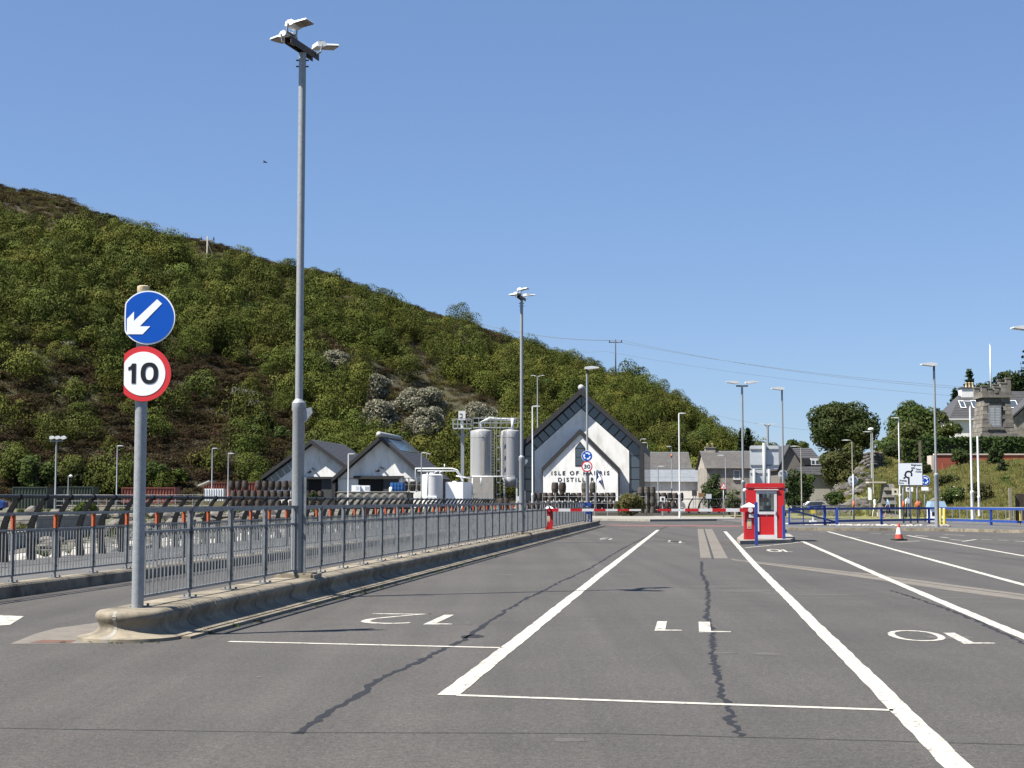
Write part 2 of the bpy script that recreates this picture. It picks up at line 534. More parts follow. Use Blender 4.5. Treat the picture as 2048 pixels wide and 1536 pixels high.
polewood = M('weathered_pole', (0.3, 0.29, 0.26, 1), (0.24, 0.23, 0.2, 1), 4, 0.8)
poledark = M('dark_pole', (0.05, 0.05, 0.055, 1), (0.065, 0.065, 0.07, 1), 4, 0.8)
wire_m = M('cable_grey', (0.08, 0.085, 0.09, 1), rough=0.6)
cream_cap = M('cream_cap', (0.5, 0.41, 0.25, 1), (0.42, 0.34, 0.2, 1), 8, 0.7)
rubber = M('black_rubber', (0.02, 0.02, 0.02, 1), (0.03, 0.03, 0.03, 1), 9, 0.8)
conew = M('cone_white', (0.75, 0.75, 0.74, 1), (0.65, 0.65, 0.64, 1), 6, 0.5)
coner = M('cone_red', (0.6, 0.07, 0.035, 1), (0.52, 0.06, 0.03, 1), 6, 0.5)
drum_b = M('blue_plastic', (0.02, 0.09, 0.26, 1), (0.025, 0.1, 0.28, 1), 4, 0.4)
navy = M('flag_blue', (0.005, 0.035, 0.16, 1), rough=0.7)
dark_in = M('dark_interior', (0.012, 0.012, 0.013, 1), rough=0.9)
soil = M('shore_ground', (0.17, 0.155, 0.125, 1), (0.11, 0.1, 0.08, 1), 0.7, 0.95, bump=0.6, bscale=3, dirt=(0.07, 0.085, 0.035, 1), dscale=0.12, damt=(0.5, 0.62))
yardm = M('yard_ground', (0.19, 0.18, 0.165, 1), (0.145, 0.138, 0.125, 1), 0.5, 0.95, bump=0.2, bscale=6)
farland = M('far_ground', (0.1, 0.11, 0.05, 1), (0.13, 0.12, 0.07, 1), 0.05, 0.95)
grassm = M('bank_grass', (0.15, 0.155, 0.045, 1), (0.22, 0.2, 0.075, 1), 0.55, 0.95, bump=0.7, bscale=5, dirt=(0.085, 0.105, 0.03, 1), dscale=0.3, damt=(0.48, 0.62))
hillm = M('hill_ground', (0.05, 0.035, 0.021, 1), (0.045, 0.045, 0.018, 1), 0.045, 0.95, bump=1.0, bscale=0.8, dirt=(0.09, 0.08, 0.032, 1), dscale=0.03, damt=(0.56, 0.68))
skin = M('skin', (0.5, 0.3, 0.22, 1), rough=0.6)
hair = M('dark_hair', (0.02, 0.016, 0.013, 1), rough=0.6)
# ================================================================== GROUND, KERBS, MARKINGS
rng = random.Random(7)
K1 = -6.201          # near kerb island centreline   X = K1 + 0.119 Y
K2 = -10.90          # kerb of the grey fence on the left
K3 = -15.03          # black railing
g = MB(); g.poly([(-2500, -60, -2.2), (2500, -60, -2.2), (2500, 3500, -2.2), (-2500, 3500, -2.2)])
tag(g.build('ground', farland), kind='structure')
g = MB()
kf = K2 + 0.2
g.poly([lane(kf, -10), Vector((70, -10, 0)), Vector((70, 131, 0)), lane(kf, 131)])
park = tag(g.build('car_park', asph), kind='structure')
g = MB()
def slab(a, b, Y0, Y1, z, zb, mb):
    vs = [lane(a, Y0, z), lane(b, Y0, z), lane(b, Y1, z), lane(a, Y1, z)]
    mb.frame_box(vs[0] + Vector((0, 0, zb - z)), vs[1] - vs[0], vs[3] - vs[0], Vector((0, 0, z - zb)))
slab(K3 - 0.35, K2 - 0.2, -5, 118, 0.17, -1.6, g)
path = tag(g.build('path', asph_path), kind='structure')

def gpoly(name, pts, z, mat, parent=None, world=False, kind=None):
    mb = MB()
    P = [Vector((p[0], p[1], z)) for p in pts] if world else [gp(x, y, 0) + Vector((0, 0, z)) for x, y in pts]
    a = sum(P[i].x * P[(i + 1) % len(P)].y - P[(i + 1) % len(P)].x * P[i].y for i in range(len(P)))
    if a < 0: P = P[::-1]
    mb.poly(P)
    return mb.build(name, mat, parent if parent is not None else park)
def strip(name, pts, w, z, mat, parent=None, jag=0.0, step=None, seed=0, wvar=0.0):
    """painted or sealed strip along ground pixels"""
    r = random.Random(seed)
    P = [gp(x, y, 0) for x, y in pts]
    Q = []
    for a, b in zip(P[:-1], P[1:]):
        n = max(1, int((b - a).length / step)) if step else 1
        for k in range(n): Q.append(a.lerp(b, k / n))
    Q.append(P[-1])
    mb = MB(); vs = []; fs = []
    for i, q in enumerate(Q):
        t = (Q[min(i + 1, len(Q) - 1)] - Q[max(i - 1, 0)]).normalized()
        n = Vector((-t.y, t.x, 0))
        c = q + n * r.uniform(-jag, jag)
        ww = w * (1 + r.uniform(-wvar, wvar))
        vs += [c + n * ww / 2 + Vector((0, 0, z)), c - n * ww / 2 + Vector((0, 0, z))]
    for i in range(len(Q) - 1):
        fs.append((2 * i + 1, 2 * i + 3, 2 * i + 2, 2 * i))
    mb.add(vs, fs)
    return mb.build(name, mat, parent if parent is not None else park)
Z1, Z2, Z3 = 0.002, 0.004, 0.006
# lane lines
for pts, w in (([(897, 1391), (1092, 1236), (1202, 1148), (1316, 1060)], 0.165),
               ([(1995, 1610), (1905, 1524), (1505, 1125), (1450, 1063)], 0.16),
               ([(2300, 1378), (2048, 1274), (1775, 1158), (1605, 1083)], 0.16),
               ([(2400, 1270), (2048, 1170), (1655, 1063)], 0.15),
               ([(2400, 1166), (2048, 1112), (1815, 1071)], 0.14)):
    strip('lane_line', pts, w, Z2, paint, step=0.35, jag=0.006, wvar=0.06, seed=len(pts) + int(w * 100))
for pts, w in (([(458, 1283.5), (1003, 1296)], 0.10), ([(915, 1391), (1787, 1421)], 0.095),
               ([(1489, 1096), (1605, 1084)], 0.1)):
    strip('stop_line', pts, w, Z2, paint, step=0.5, wvar=0.06, seed=3)
# lane numbers, painted for drivers coming towards the camera
def lane_digit(ch, x0, x1, y0, y1):
    a, b, c = gp(x0, y1), gp(x1, y1), gp((x0 + x1) / 2, y0)
    w, mid = (b - a).length, (a + b) / 2
    h = c.y - mid.y
    if ch == '1':
        mb = MB(); mb.prism([(-.5 * w, 0), (.5 * w, .02 * h), (.5 * w, .08 * h), (-.12 * w, .11 * h), (-.12 * w, h), (-.5 * w, h)], mid + Vector((0, 0, Z2 - .001)), (1, 0, 0), (.1182, 1, 0), (0, 0, .001))
        mb.build('lane_number', paint_old, park)
    else:
        me = text_mesh(ch, paint_old, w=w, h=h, bold=-.022 if y1 > 1200 else 0)
        inst(me, 'lane_number', (mid + c) / 2 + Vector((0, 0, Z2)), pi + LRZ, park)
for ch, x0, x1, y0, y1 in (('2', 717, 848, 1227, 1248), ('1', 846, 902, 1230, 1249.5), ('1', 1309, 1364, 1243, 1262), ('1', 1398, 1462, 1244, 1265),
                           ('0', 1776, 1888, 1261, 1283), ('1', 1928, 1992, 1266, 1288), ('0', 1533, 1564, 1098.5, 1104), ('1', 1571, 1586, 1099, 1104),
                           ('1', 1335, 1347, 1081, 1084.5), ('1', 1357, 1371, 1082, 1086), ('2', 1199, 1214, 1076, 1079), ('1', 1216, 1226, 1077, 1079.5)):
    lane_digit(ch, x0, x1, y0, y1)
gpoly('arrow_marking', [(-60, 1228), (48, 1233), (20, 1250), (-60, 1256)], Z2, paint_old)
# far dashes and edge lines by the roundabout
for x0, y0, x1, y1 in ((1740, 1067, 1762, 1068), (1770, 1069, 1800, 1070), (1830, 1071, 1855, 1073), (1880, 1074, 1898, 1076),
                       (1900, 1079, 1925, 1081), (1962, 1079, 1984, 1080), (1993, 1080, 2018, 1081), (2030, 1082, 2060, 1084),
                       (1690, 1074, 1720, 1075), (1640, 1063, 1662, 1063.5), (1886, 1069, 1930, 1071), (1795, 1084, 1840, 1082),
                       (1600, 1068, 1625, 1068.5), (1925, 1083, 1952, 1079)):
    strip('road_dash', [(x0, y0), (x1, y1)], 0.14, Z2, paint_old)
gpoly('red_surface', [(1205, 1049.5), (1478, 1051), (1482, 1053.5), (1238, 1052)], Z1, paint_red)
strip('edge_line', [(1215, 1047.5), (1330, 1049)], 0.12, Z2, paint_old)
strip('edge_line', [(1235, 1056.5), (1270, 1057)], 0.1, Z2, paint_old)
# tar sealed cracks, dark saw joints, drips, long dark streaks
strip('crack_seal', [(1335, 1052), (1240, 1100), (1180, 1137), (1120, 1164), (1085, 1182), (1040, 1204), (1010, 1222), (985, 1240), (950, 1262), (930, 1280)], 0.055, Z1, tar, jag=0.03, step=0.22, seed=5, wvar=0.5)
strip('crack_seal', [(930, 1280), (880, 1301), (845, 1320), (790, 1345), (760, 1357), (715, 1392), (680, 1412), (640, 1437), (592, 1468)], 0.06, Z1, tar, jag=0.022, step=0.11, seed=6, wvar=0.5)
strip('crack_seal', [(1404, 1123), (1403, 1148), (1413, 1166), (1416, 1195), (1414, 1235), (1425, 1262), (1424, 1312), (1435, 1350), (1445, 1390), (1460, 1412), (1455, 1440), (1482, 1473)], 0.05, Z1, tar, jag=0.032, step=0.09, seed=8, wvar=0.55)
strip('crack_seal', [(1783, 1181), (1830, 1196), (1885, 1215), (1950, 1240), (2048, 1287), (2200, 1350)], 0.05, Z1, tar, jag=0.03, step=0.12, seed=9, wvar=0.5)
strip('crack_seal', [(1800, 1092), (1880, 1100), (1960, 1110), (2060, 1122)], 0.09, Z1, tar_old, jag=0.04, step=0.3, seed=10, wvar=0.5)
strip('saw_joint', [(-200, 1453), (300, 1461), (600, 1465), (1200, 1467), (1700, 1480), (2300, 1497)], 0.022, Z1, tar_old, jag=0.006, step=0.2, seed=11, wvar=0.4)
strip('saw_joint', [(1100, 1077), (1200, 1080), (1480, 1085)], 0.06, Z1, tar_old, jag=0.02, step=0.5, seed=14, wvar=0.4)
def blot(x, y, rx, ry, seed, mat=oil, z=Z1):
    r = random.Random(seed)
    c = gp(x, y)
    a = abs(gp(x + rx, y).x - c.x)
    b = abs(gp(x, y - ry).y - gp(x, y + ry).y) / 2
    pts = []
    for k in range(28):
        q = 2 * pi * k / 28
        m = 0.75 + 0.35 * mnoise.noise(Vector((cos(q) * 1.6, sin(q) * 1.6, seed * 3.7)))
        pts.append((c.x + a * m * cos(q), c.y + b * m * sin(q)))
    gpoly('oil_and_streak', pts, z, mat, world=True)
blot(942, 1273, 32, 5, 1, tar)
blot(1140, 1480, 44, 6, 2)
blot(1168, 1239, 10, 1.6, 3); blot(1185, 1239, 8, 1.5, 4)
blot(1530, 1308, 40, 3, 5); blot(1350, 1090, 22, 1.6, 6); blot(1250, 1150, 30, 1.2, 7)
blot(1010, 1150, 26, 1.5, 8); blot(1900, 1275, 60, 5, 9)
blot(1440, 1173, 110, 1.3, 10); blot(1490, 1182, 80, 2.6, 11); blot(1640, 1190, 150, 1.6, 12)  # long flat dark streaks across the lanes, continued at the right below
blot(1900, 1196, 150, 1.3, 13); blot(1450, 1306, 30, 2, 14)
for i in range(12):
    x, y = rng.uniform(30, 2030), rng.uniform(1130, 1520)
    blot(x, y, rng.uniform(4, 12), rng.uniform(.7, 1.8), 20 + i)
# pale concrete: twin channel strips and the long diagonal band
def weigh(x0, x1, y0, y1, x2, x3): return gpoly('concrete_strip', [(x0, y1), (x1, y1), (x3, y0), (x2, y0)], Z1, conc_strip)
weigh(1401, 1424, 1058, 1116, 1395, 1407)
weigh(1427, 1456, 1058, 1117, 1409, 1424)
strip('drain_channel', [(1426, 1118), (1408, 1058)], 0.07, Z1 + 0.0015, tar_old)
gpoly('concrete_strip', [(1458, 1117), (1505, 1122), (1760, 1150), (2300, 1222), (2300, 1234), (1900, 1181), (1700, 1152), (1470, 1121)], Z1, conc_strip)
strip('drain_channel', [(1470, 1119), (1720, 1149), (2200, 1213)], 0.05, Z1 + 0.0015, tar_old)
# concrete patch left of the kerb nose
gpoly('concrete_patch', [(20, 1288), (70, 1268), (110, 1257), (205, 1244), (215, 1262), (180, 1287)], Z1, conc_strip)
gpoly('rusty_plate', [(60, 1286), (85, 1280), (152, 1281), (140, 1286)], Z2, M('rust_brown', (0.15, 0.075, 0.05, 1), (0.11, 0.06, 0.045, 1), 8, 0.8))

# --- containment kerb: bullnose units with a concave face and a splayed toe
PR = [(0.0, 0.32), (0.29, 0.32), (0.335, 0.312), (0.365, 0.29), (0.378, 0.26), (0.37, 0.225), (0.35, 0.19), (0.335, 0.15), (0.34, 0.12), (0.37, 0.09), (0.44, 0.06), (0.56, 0.035), (0.565, 0.0)]
mb = MB(); slab_o = lane(K1, 17.0) - LN * 0.28
mb.frame_box(slab_o - Vector((0, 0, 0.05)), LN * 0.56, LD * 77.4, (0, 0, 0.33))
kerb = tag(mb.build('kerb', kerb_m), kind='structure')
def kerb_unit(L, side):
    mb = MB()
    n = len(PR)
    vs = [(side * x, 0, z) for x, z in PR] + [(side * x, L, z) for x, z in PR]
    fs = [(i, i + 1, n + i + 1, n + i) for i in range(n - 1)]
    ends = [tuple(range(n)) + ((0,) if 0 else ()),]
    vs += [(0, 0, 0), (0, L, 0)]
    e0 = tuple(range(n)) + (2 * n,)
    e1 = tuple(range(n, 2 * n)) + (2 * n + 1,)
    if side > 0: fs = [f[::-1] for f in fs]; e1 = e1[::-1]
    else: e0 = e0[::-1]
    mb.add(vs, fs + [e0, e1])
    return mb.mesh('kerb_stone', kerb_m, 50)
ku = {1: kerb_unit(0.897, 1), -1: kerb_unit(0.897, -1)}
nose_c = lane(K1, 17.0)
nk = int((94 - 17.0) / 0.993 / 0.915)
for k in range(nk):
    p = nose_c + LD * (k * 0.915 + 0.006)
    for sd in (1, -1):
        inst(ku[sd], 'kerb_stone', p + Vector((0, 0, 0.001 * ((k * 7) % 4))), LRZ, kerb)
mb = MB()
mb.lathe([(r if r > 0 else 1e-5, z) for r, z in PR][::-1], 26, (0, 0, 0), 0, pi, 2 * pi)
nose = inst(mb.mesh('kerb_nose', kerb_m, 50), 'kerb_nose', nose_c, LRZ, kerb)
inst(nose.data, 'kerb_nose', lane(K1, 94.0), LRZ + pi, kerb)
# pale mortar seam on the nose
mb = MB(); pr = random.Random(2)
vs, fs = [], []
for i, (r, z) in enumerate(PR[2:]):
    for s in (-1, 1):
        q = -pi / 2 - 0.12 + s * (0.055 + pr.uniform(-.02, .02) + (0.02 if i > 7 else 0))
        vs.append((cos(q) * (r + .0015), sin(q) * (r + .0015), z + 0.0012))
for i in range(len(PR[2:]) - 1): fs.append((2 * i, 2 * i + 2, 2 * i + 3, 2 * i + 1))
mb.add(vs, [f[::-1] for f in fs])
inst(mb.mesh('mortar_seam', conc), 'mortar_seam', nose_c, LRZ, kerb)
# drainage edge beside the toe: pale edging blocks then a dark slot
mb = MB(); mb.box((0, 0.45, 0), (0.1, 0.895, 0.028)); em = mb.mesh('edging_block', kerb_m)
for k in range(nk):
    inst(em, 'edging_block', nose_c + LD * (k * 0.915 + 0.01) + LN * 0.625, LRZ, kerb)
mb = MB(); a = nose_c + LN * 0.70; mb.poly([a + Vector((0, 0, Z1)), a + LN * 0.07 + Vector((0, 0, Z1)), a + LN * 0.07 + LD * 77 + Vector((0, 0, Z1)), a + LD * 77 + Vector((0, 0, Z1))])
mb.build('drain_slot', tar_old, kerb)
# plain kerb under the left fence
mb = MB(); mb.frame_box(lane(K2, 12.0) - LN * 0.19 - Vector((0, 0, 0.05)), LN * 0.38, LD * 104, (0, 0, 0.22))
kerb2 = tag(mb.build('kerb', kerb_m), kind='structure')
mb = MB()
pf = [(-0.2, 0), (-0.2, 0.2), (0.17, 0.2), (0.2, 0.17), (0.215, -0.01)]
mb.prism(pf, (0, 0, 0), (1, 0, 0), (0, 0, 1), (0, 1.79, 0))
k2m = mb.mesh('kerb_stone', kerb_m)
for k in range(58):
    inst(k2m, 'kerb_stone', lane(K2, 12.0) + LD * (k * 1.8), LRZ, kerb2)

# --- grey pedestrian guardrails
FZ0 = 0.32
def post_mesh(band=False):
    mb = MB()
    mb.frame_box((-0.008, -0.03, 0.10), (0.016, 0, 0), (0, 0.06, 0), (0, 0, 0.99))      # flat bar standing across the fence
    mb.frame_box((-0.036, -0.006, 0.10), (0.072, 0, 0), (0, 0.012, 0), (0, 0, 0.99))
    mb.prism([(-0.045, 0.012), (0.045, 0.012), (0.012, 0.2), (-0.012, 0.2)], (-0.008, 0, 0), (0, 1, 0), (0, 0, 1), (0.016, 0, 0))
    mb.box((0, 0, 0), (0.2, 0.13, 0.014))
    for sx in (-1, 1):
        mb.lathe([(0.016, 0.014), (0.016, 0.04), (1e-4, 0.042)], 6, (sx * 0.075, 0.03, 0))
        for z in (0.2, 0.78): mb.lathe([(0.011, -0.012), (0.011, 0.012)], 6, (0.03, 0, z))
    return mb.mesh('post', fence_m)
pm = post_mesh()
mb = MB(); mb.box((0, 0, 0.118), (0.0145, 0.0145, 0.70)); bal_m = mb.mesh('baluster', fence_m)
mb = MB(); mb.frame_box((-0.025, 0, -0.02), (0.05, 0, 0), (0, 1.652, 0), (0, 0, 0.045)); top_m = mb.mesh('top_rail', fence_m)
mb = MB(); mb.frame_box((-0.018, 0, -0.015), (0.036, 0, 0), (0, 1.652, 0), (0, 0, 0.03)); rl_m = mb.mesh('rail', fence_m)
mb = MB()
mb.frame_box((-0.012, -0.034, 0.845), (0.024, 0, 0), (0, 0.068, 0), (0, 0, 0.225))
mb.frame_box((-0.04, -0.01, 0.845), (0.08, 0, 0), (0, 0.02, 0), (0, 0, 0.225)); band_m = mb.mesh('painted_band', orange)
def guardrail(label, kx, Y0, nbay, z, banded, first_skip=()):
    t = thing('grey_guardrail', label, 'railing', lane(kx, Y0, z))
    nb = 0
    rest = MB()
    for i in range(nbay + 1):
        p = lane(kx, Y0, z) + LD * (1.66 * i)
        po = inst(pm, 'post', p, LRZ + rng.uniform(-.02, .02), t)
        if banded: inst(band_m, 'painted_band', p, LRZ, po)
        if i == nbay: break
        inst(top_m, 'top_rail', p + Vector((0, 0, 1.085)), LRZ, t)
        inst(rl_m, 'middle_rail', p + Vector((0, 0, 0.83)), LRZ, t)
        inst(rl_m, 'bottom_rail', p + Vector((0, 0, 0.115)), LRZ, t)
        for k in range(1, 13):
            q = p + LD * (1.66 * k / 13)
            if nb < 290:
                inst(bal_m, 'baluster', q, LRZ, t); nb += 1
            else:
                rest.box(q + Vector((0, 0, 0.13)), (0.016, 0.016, 0.70), LRZ)
    ro = rest.build('baluster_run', fence_m, t)
    ro['kind'] = 'stuff'
    return t
guardrail('long grey steel guardrail standing on the near kerb island beside the tall floodlight mast', K1, 18.94 - 1.648, 45, 0.32, False)
guardrail('grey guardrail with orange painted post tops on the far side of the left carriageway', K2 - 0.02, 24.70 - 1.648 * 5, 50, 0.2, True)

# --- black promenade railing: swept posts, grey handrail, thin wires
def swept_post():
    mb = MB()
    pts = []
    for i in range(11):
        t = i / 10
        z = 1.42 * t
        x = -0.10 * (1 - t) * 2 * t - 0.0 + (0.42 * max(0, t - 0.45) ** 1.6 * 1.9)
        y = 0
        pts.append((x, z, 0.2 - 0.09 * t))
    vs, fs = [], []
    for x, z, w in pts:
        for sx, sy in ((-1, -1), (1, -1), (1, 1), (-1, 1)):
            vs.append((x + sx * w / 2, sy * 0.03, z))
    n = len(pts)
    for i in range(n - 1):
        for k in range(4):
            fs.append((i * 4 + k, i * 4 + (k + 1) % 4, i * 4 + 4 + (k + 1) % 4, i * 4 + 4 + k))
    fs.append((3, 2, 1, 0)); e = (n - 1) * 4; fs.append((e, e + 1, e + 2, e + 3))
    mb.add(vs, fs)
    hx, hz = pts[-1][0], pts[-1][1]
    mb.lathe([(0.06, -0.05), (0.075, -0.02), (0.075, 0.02), (0.06, 0.05)], 10, (0, 0, 0))
    # turn the clamp so that it lies along the rail
    m = len(mb.v) - 40
    for i in range(m, len(mb.v)):
        x, y, z = mb.v[i]
        mb.v[i] = (x + hx, z, hz + y)
    return mb.mesh('post', black_m, 40), hx, hz
spm, SHX, SHZ = swept_post()
def swept_railing(label, origin, dirv, n, sp, rz):
    t = thing('black_railing', label, 'railing', origin)
    side = Vector((cos(rz), sin(rz), 0))
    for i in range(n):
        inst(spm, 'post', origin + dirv * (sp * i), rz, t)
    mb = MB(); a = origin + side * SHX + Vector((0, 0, SHZ + 0.01)); mb.tube([a - dirv * 0.6, a + dirv * (sp * (n - 1) + 0.6)], 0.045, 10)
    mb.build('handrail', rail_m, t, True)
    for z in (0.18, 0.36, 0.54, 0.72, 0.9, 1.08):
        mb = MB(); b = origin + side * (0.0 if z < 0.6 else 0.42 * max(0, z / 1.42 - 0.45) ** 1.6 * 1.9) + Vector((0, 0, z))
        mb.tube([b, b + dirv * (sp * (n - 1))], 0.007, 5)
        mb.build('wire', rail_m, t)
    return t
swept_railing('black railing with forward swept posts and a round grey handrail along the shore path', lane(K3, 29.5, 0.17), LD, 62, 1.385, LRZ)
a = at(1318, 1030, 140); a.z = 0.25
swept_railing('short run of black swept posts on the far side of the roundabout', a, Vector((1, 0.05, 0)).normalized(), 9, 0.92, 0.0)

# ================================================================== STREET LAMPS ON THE KERB
def flood_head(L=0.42, Wd=0.36):
    """flat floodlight: hinge at the origin, reaches along +x; returns meshes shell, lens"""
    mb = MB()
    def loft(secs, mb, mi=0):
        vs, fs = [], []
        for x, w, z0, z1 in secs:
            vs += [(x, -w / 2, z0), (x, w / 2, z0), (x, w / 2 * .86, z1), (x, -w / 2 * .86, z1)]
        for i in range(len(secs) - 1):
            for k in range(4):
                fs.append((i * 4 + k, i * 4 + (k + 1) % 4, i * 4 + 4 + (k + 1) % 4, i * 4 + 4 + k))
        fs.append((3, 2, 1, 0)); e = (len(secs) - 1) * 4; fs.append((e, e + 1, e + 2, e + 3))
        mb.add(vs, [f[::-1] for f in fs] if False else fs, mi)
    loft([(-0.07, Wd * .9, 0.0, 0.045), (-0.05, Wd * .96, -0.015, 0.09), (0.09, Wd, -0.01, 0.105), (0.14, Wd, 0.015, 0.06), (L * .97, Wd, 0.03, 0.065), (L, Wd * .96, 0.03, 0.045)], mb)
    for k in range(5):
        y = (-0.4 + 0.2 * k) * Wd
        mb.frame_box((-0.02, y - 0.005, 0.095), (0.11, 0, 0), (0, 0.01, 0), (0, 0, 0.02))
    shell = mb.mesh('lamp_shell', lampwhite)
    mb = MB(); mb.frame_box((0, 0, 0), (L * .37, 0, 0), (0, Wd * .8, 0), (0, 0, 0.012)); lens = mb.mesh('lens', lampglass)
    mb = MB()
    for s in (-1, 1):
        mb.bar((0.02, s * (Wd / 2 + 0.012), 0.03), (-0.02, s * (Wd / 2 + 0.012), -0.14), 0.012, 0.05, up=(0, 1, 0))
    mb.bar((-0.02, -(Wd / 2 + 0.015), -0.14), (-0.02, Wd / 2 + 0.015, -0.14), 0.05, 0.012)
    yoke = mb.mesh('yoke', galv)
    return shell, lens, yoke
SHELL, LENS, YOKE = flood_head()
def head_at(parent, o, ang, tilt):
    h = inst(SHELL, 'floodlight_head', o, 0, parent, rot=(0, -tilt, ang))
    h.scale = (.78, .78, .78)
    for k in range(2):
        q = inst(LENS, 'lens', (0, 0, 0)); q.parent = h
        q.location = (0.14 + k * 0.14, -0.144, 0.004 if k == 0 else 0.008)
        q.scale = (0.85, 1, 1)
    y = inst(YOKE, 'yoke', (0, 0, 0)); y.parent = h
def mast_pole(mb, b, ztop, r0=0.096, r1=0.058, split=0.31):
    zs = b.z + (ztop - b.z) * split
    mb.tube([b, b + Vector((0, 0, zs - b.z)), Vector((b.x, b.y, zs + 0.03)), Vector((b.x, b.y, zs + 0.14)), Vector((b.x, b.y, zs + 0.2)), Vector((b.x, b.y, ztop))],
            [r0, r0, r0 * 1.14, r0 * 1.12, r1 * 1.02, r1], 14)
def mast(label, base, ztop, bar_ang=0.3, heads=3, plinth=True, s=1.0, lower=True):
    t = thing('floodlight_mast', label, 'lamp post', base, 'floodlight masts')
    mb = MB()
    mast_pole(mb, base, ztop)
    mb.build('pole', galv, t, 35)
    zs = base.z + (ztop - base.z) * 0.31
    if plinth:
        mb = MB(); mb.box(base + LN * 0.02 - Vector((0, 0, 0.002)), (0.62, 0.5, 0.05), LRZ); mb.box(base + LN * 0.02 + Vector((0, 0, 0.048)), (0.5, 0.4, 0.02), LRZ)
        mb.build('plinth', kerb_m, t)
    # camera bracket and conduit on the pole
    mb = MB()
    c = Vector((base.x + 0.13, base.y - 0.06, zs - 0.02))
    mb.prism([(-0.08, 0.05), (0.07, 0.09), (0.09, 0.0), (-0.02, -0.14), (-0.08, -0.14)], c, (1, 0, 0), (0, 0, 1), (0, 0.1, 0))
    mb.build('junction_box', galv, t)
    mb = MB(); mb.bar((base.x + 0.11, base.y - 0.03, base.z + 0.02), (base.x + 0.11, base.y - 0.03, base.z + 1.55), 0.06, 0.05)
    mb.build('cable_cover', fence_m, t)
    d = Vector((-sin(bar_ang), -cos(bar_ang), 0))
    top = Vector((base.x, base.y, ztop))
    A, B = top + d * 0.55 + Vector((0, 0, 0.06)), top - d * 0.5 + Vector((0, 0, 0.06))
    mb = MB()
    w = Vector((d.y, -d.x, 0))
    for s2 in (-1, 1): mb.bar(A + w * s2 * 0.055, B + w * s2 * 0.055, 0.012, 0.11)
    mb.bar(A + Vector((0, 0, 0.045)), B + Vector((0, 0, 0.045)), 0.1, 0.012)
    mb.build('crossarm', rust, t)
    mb = MB()
    for dz in (-0.12, -0.22):
        mb.bar(top + Vector((-0.1, 0, dz)), top + Vector((0.1, 0, dz)), 0.02, 0.02)
    mb.build('clamp_bolt', rust, t)
    hz = Vector((0, 0, 0.27))
    head_at(t, A + hz * .75 - d * 0.1 + Vector((0.02, 0, 0.02)), -0.35, radians(6))
    if heads >= 2: head_at(t, A + hz * 0.35 - d * 0.2 + Vector((-0.06, 0, 0)), pi - 0.75, radians(-4))
    if heads >= 3: head_at(t, B + hz * 0.5 + d * 0.12 + Vector((0.08, 0, 0)), 0.5, radians(4))
    return t
def kb(Y): return lane(K1, Y, 0.32)
mast('tallest floodlight mast in front, on the kerb between the guardrail panels, three lamp heads', kb(24.05), at(603, 106, 24.05).z, 0.3)
mast('second floodlight mast along the kerb, left of the large white gable', kb(55.0), at(1044, 600, 55).z, 0.2)
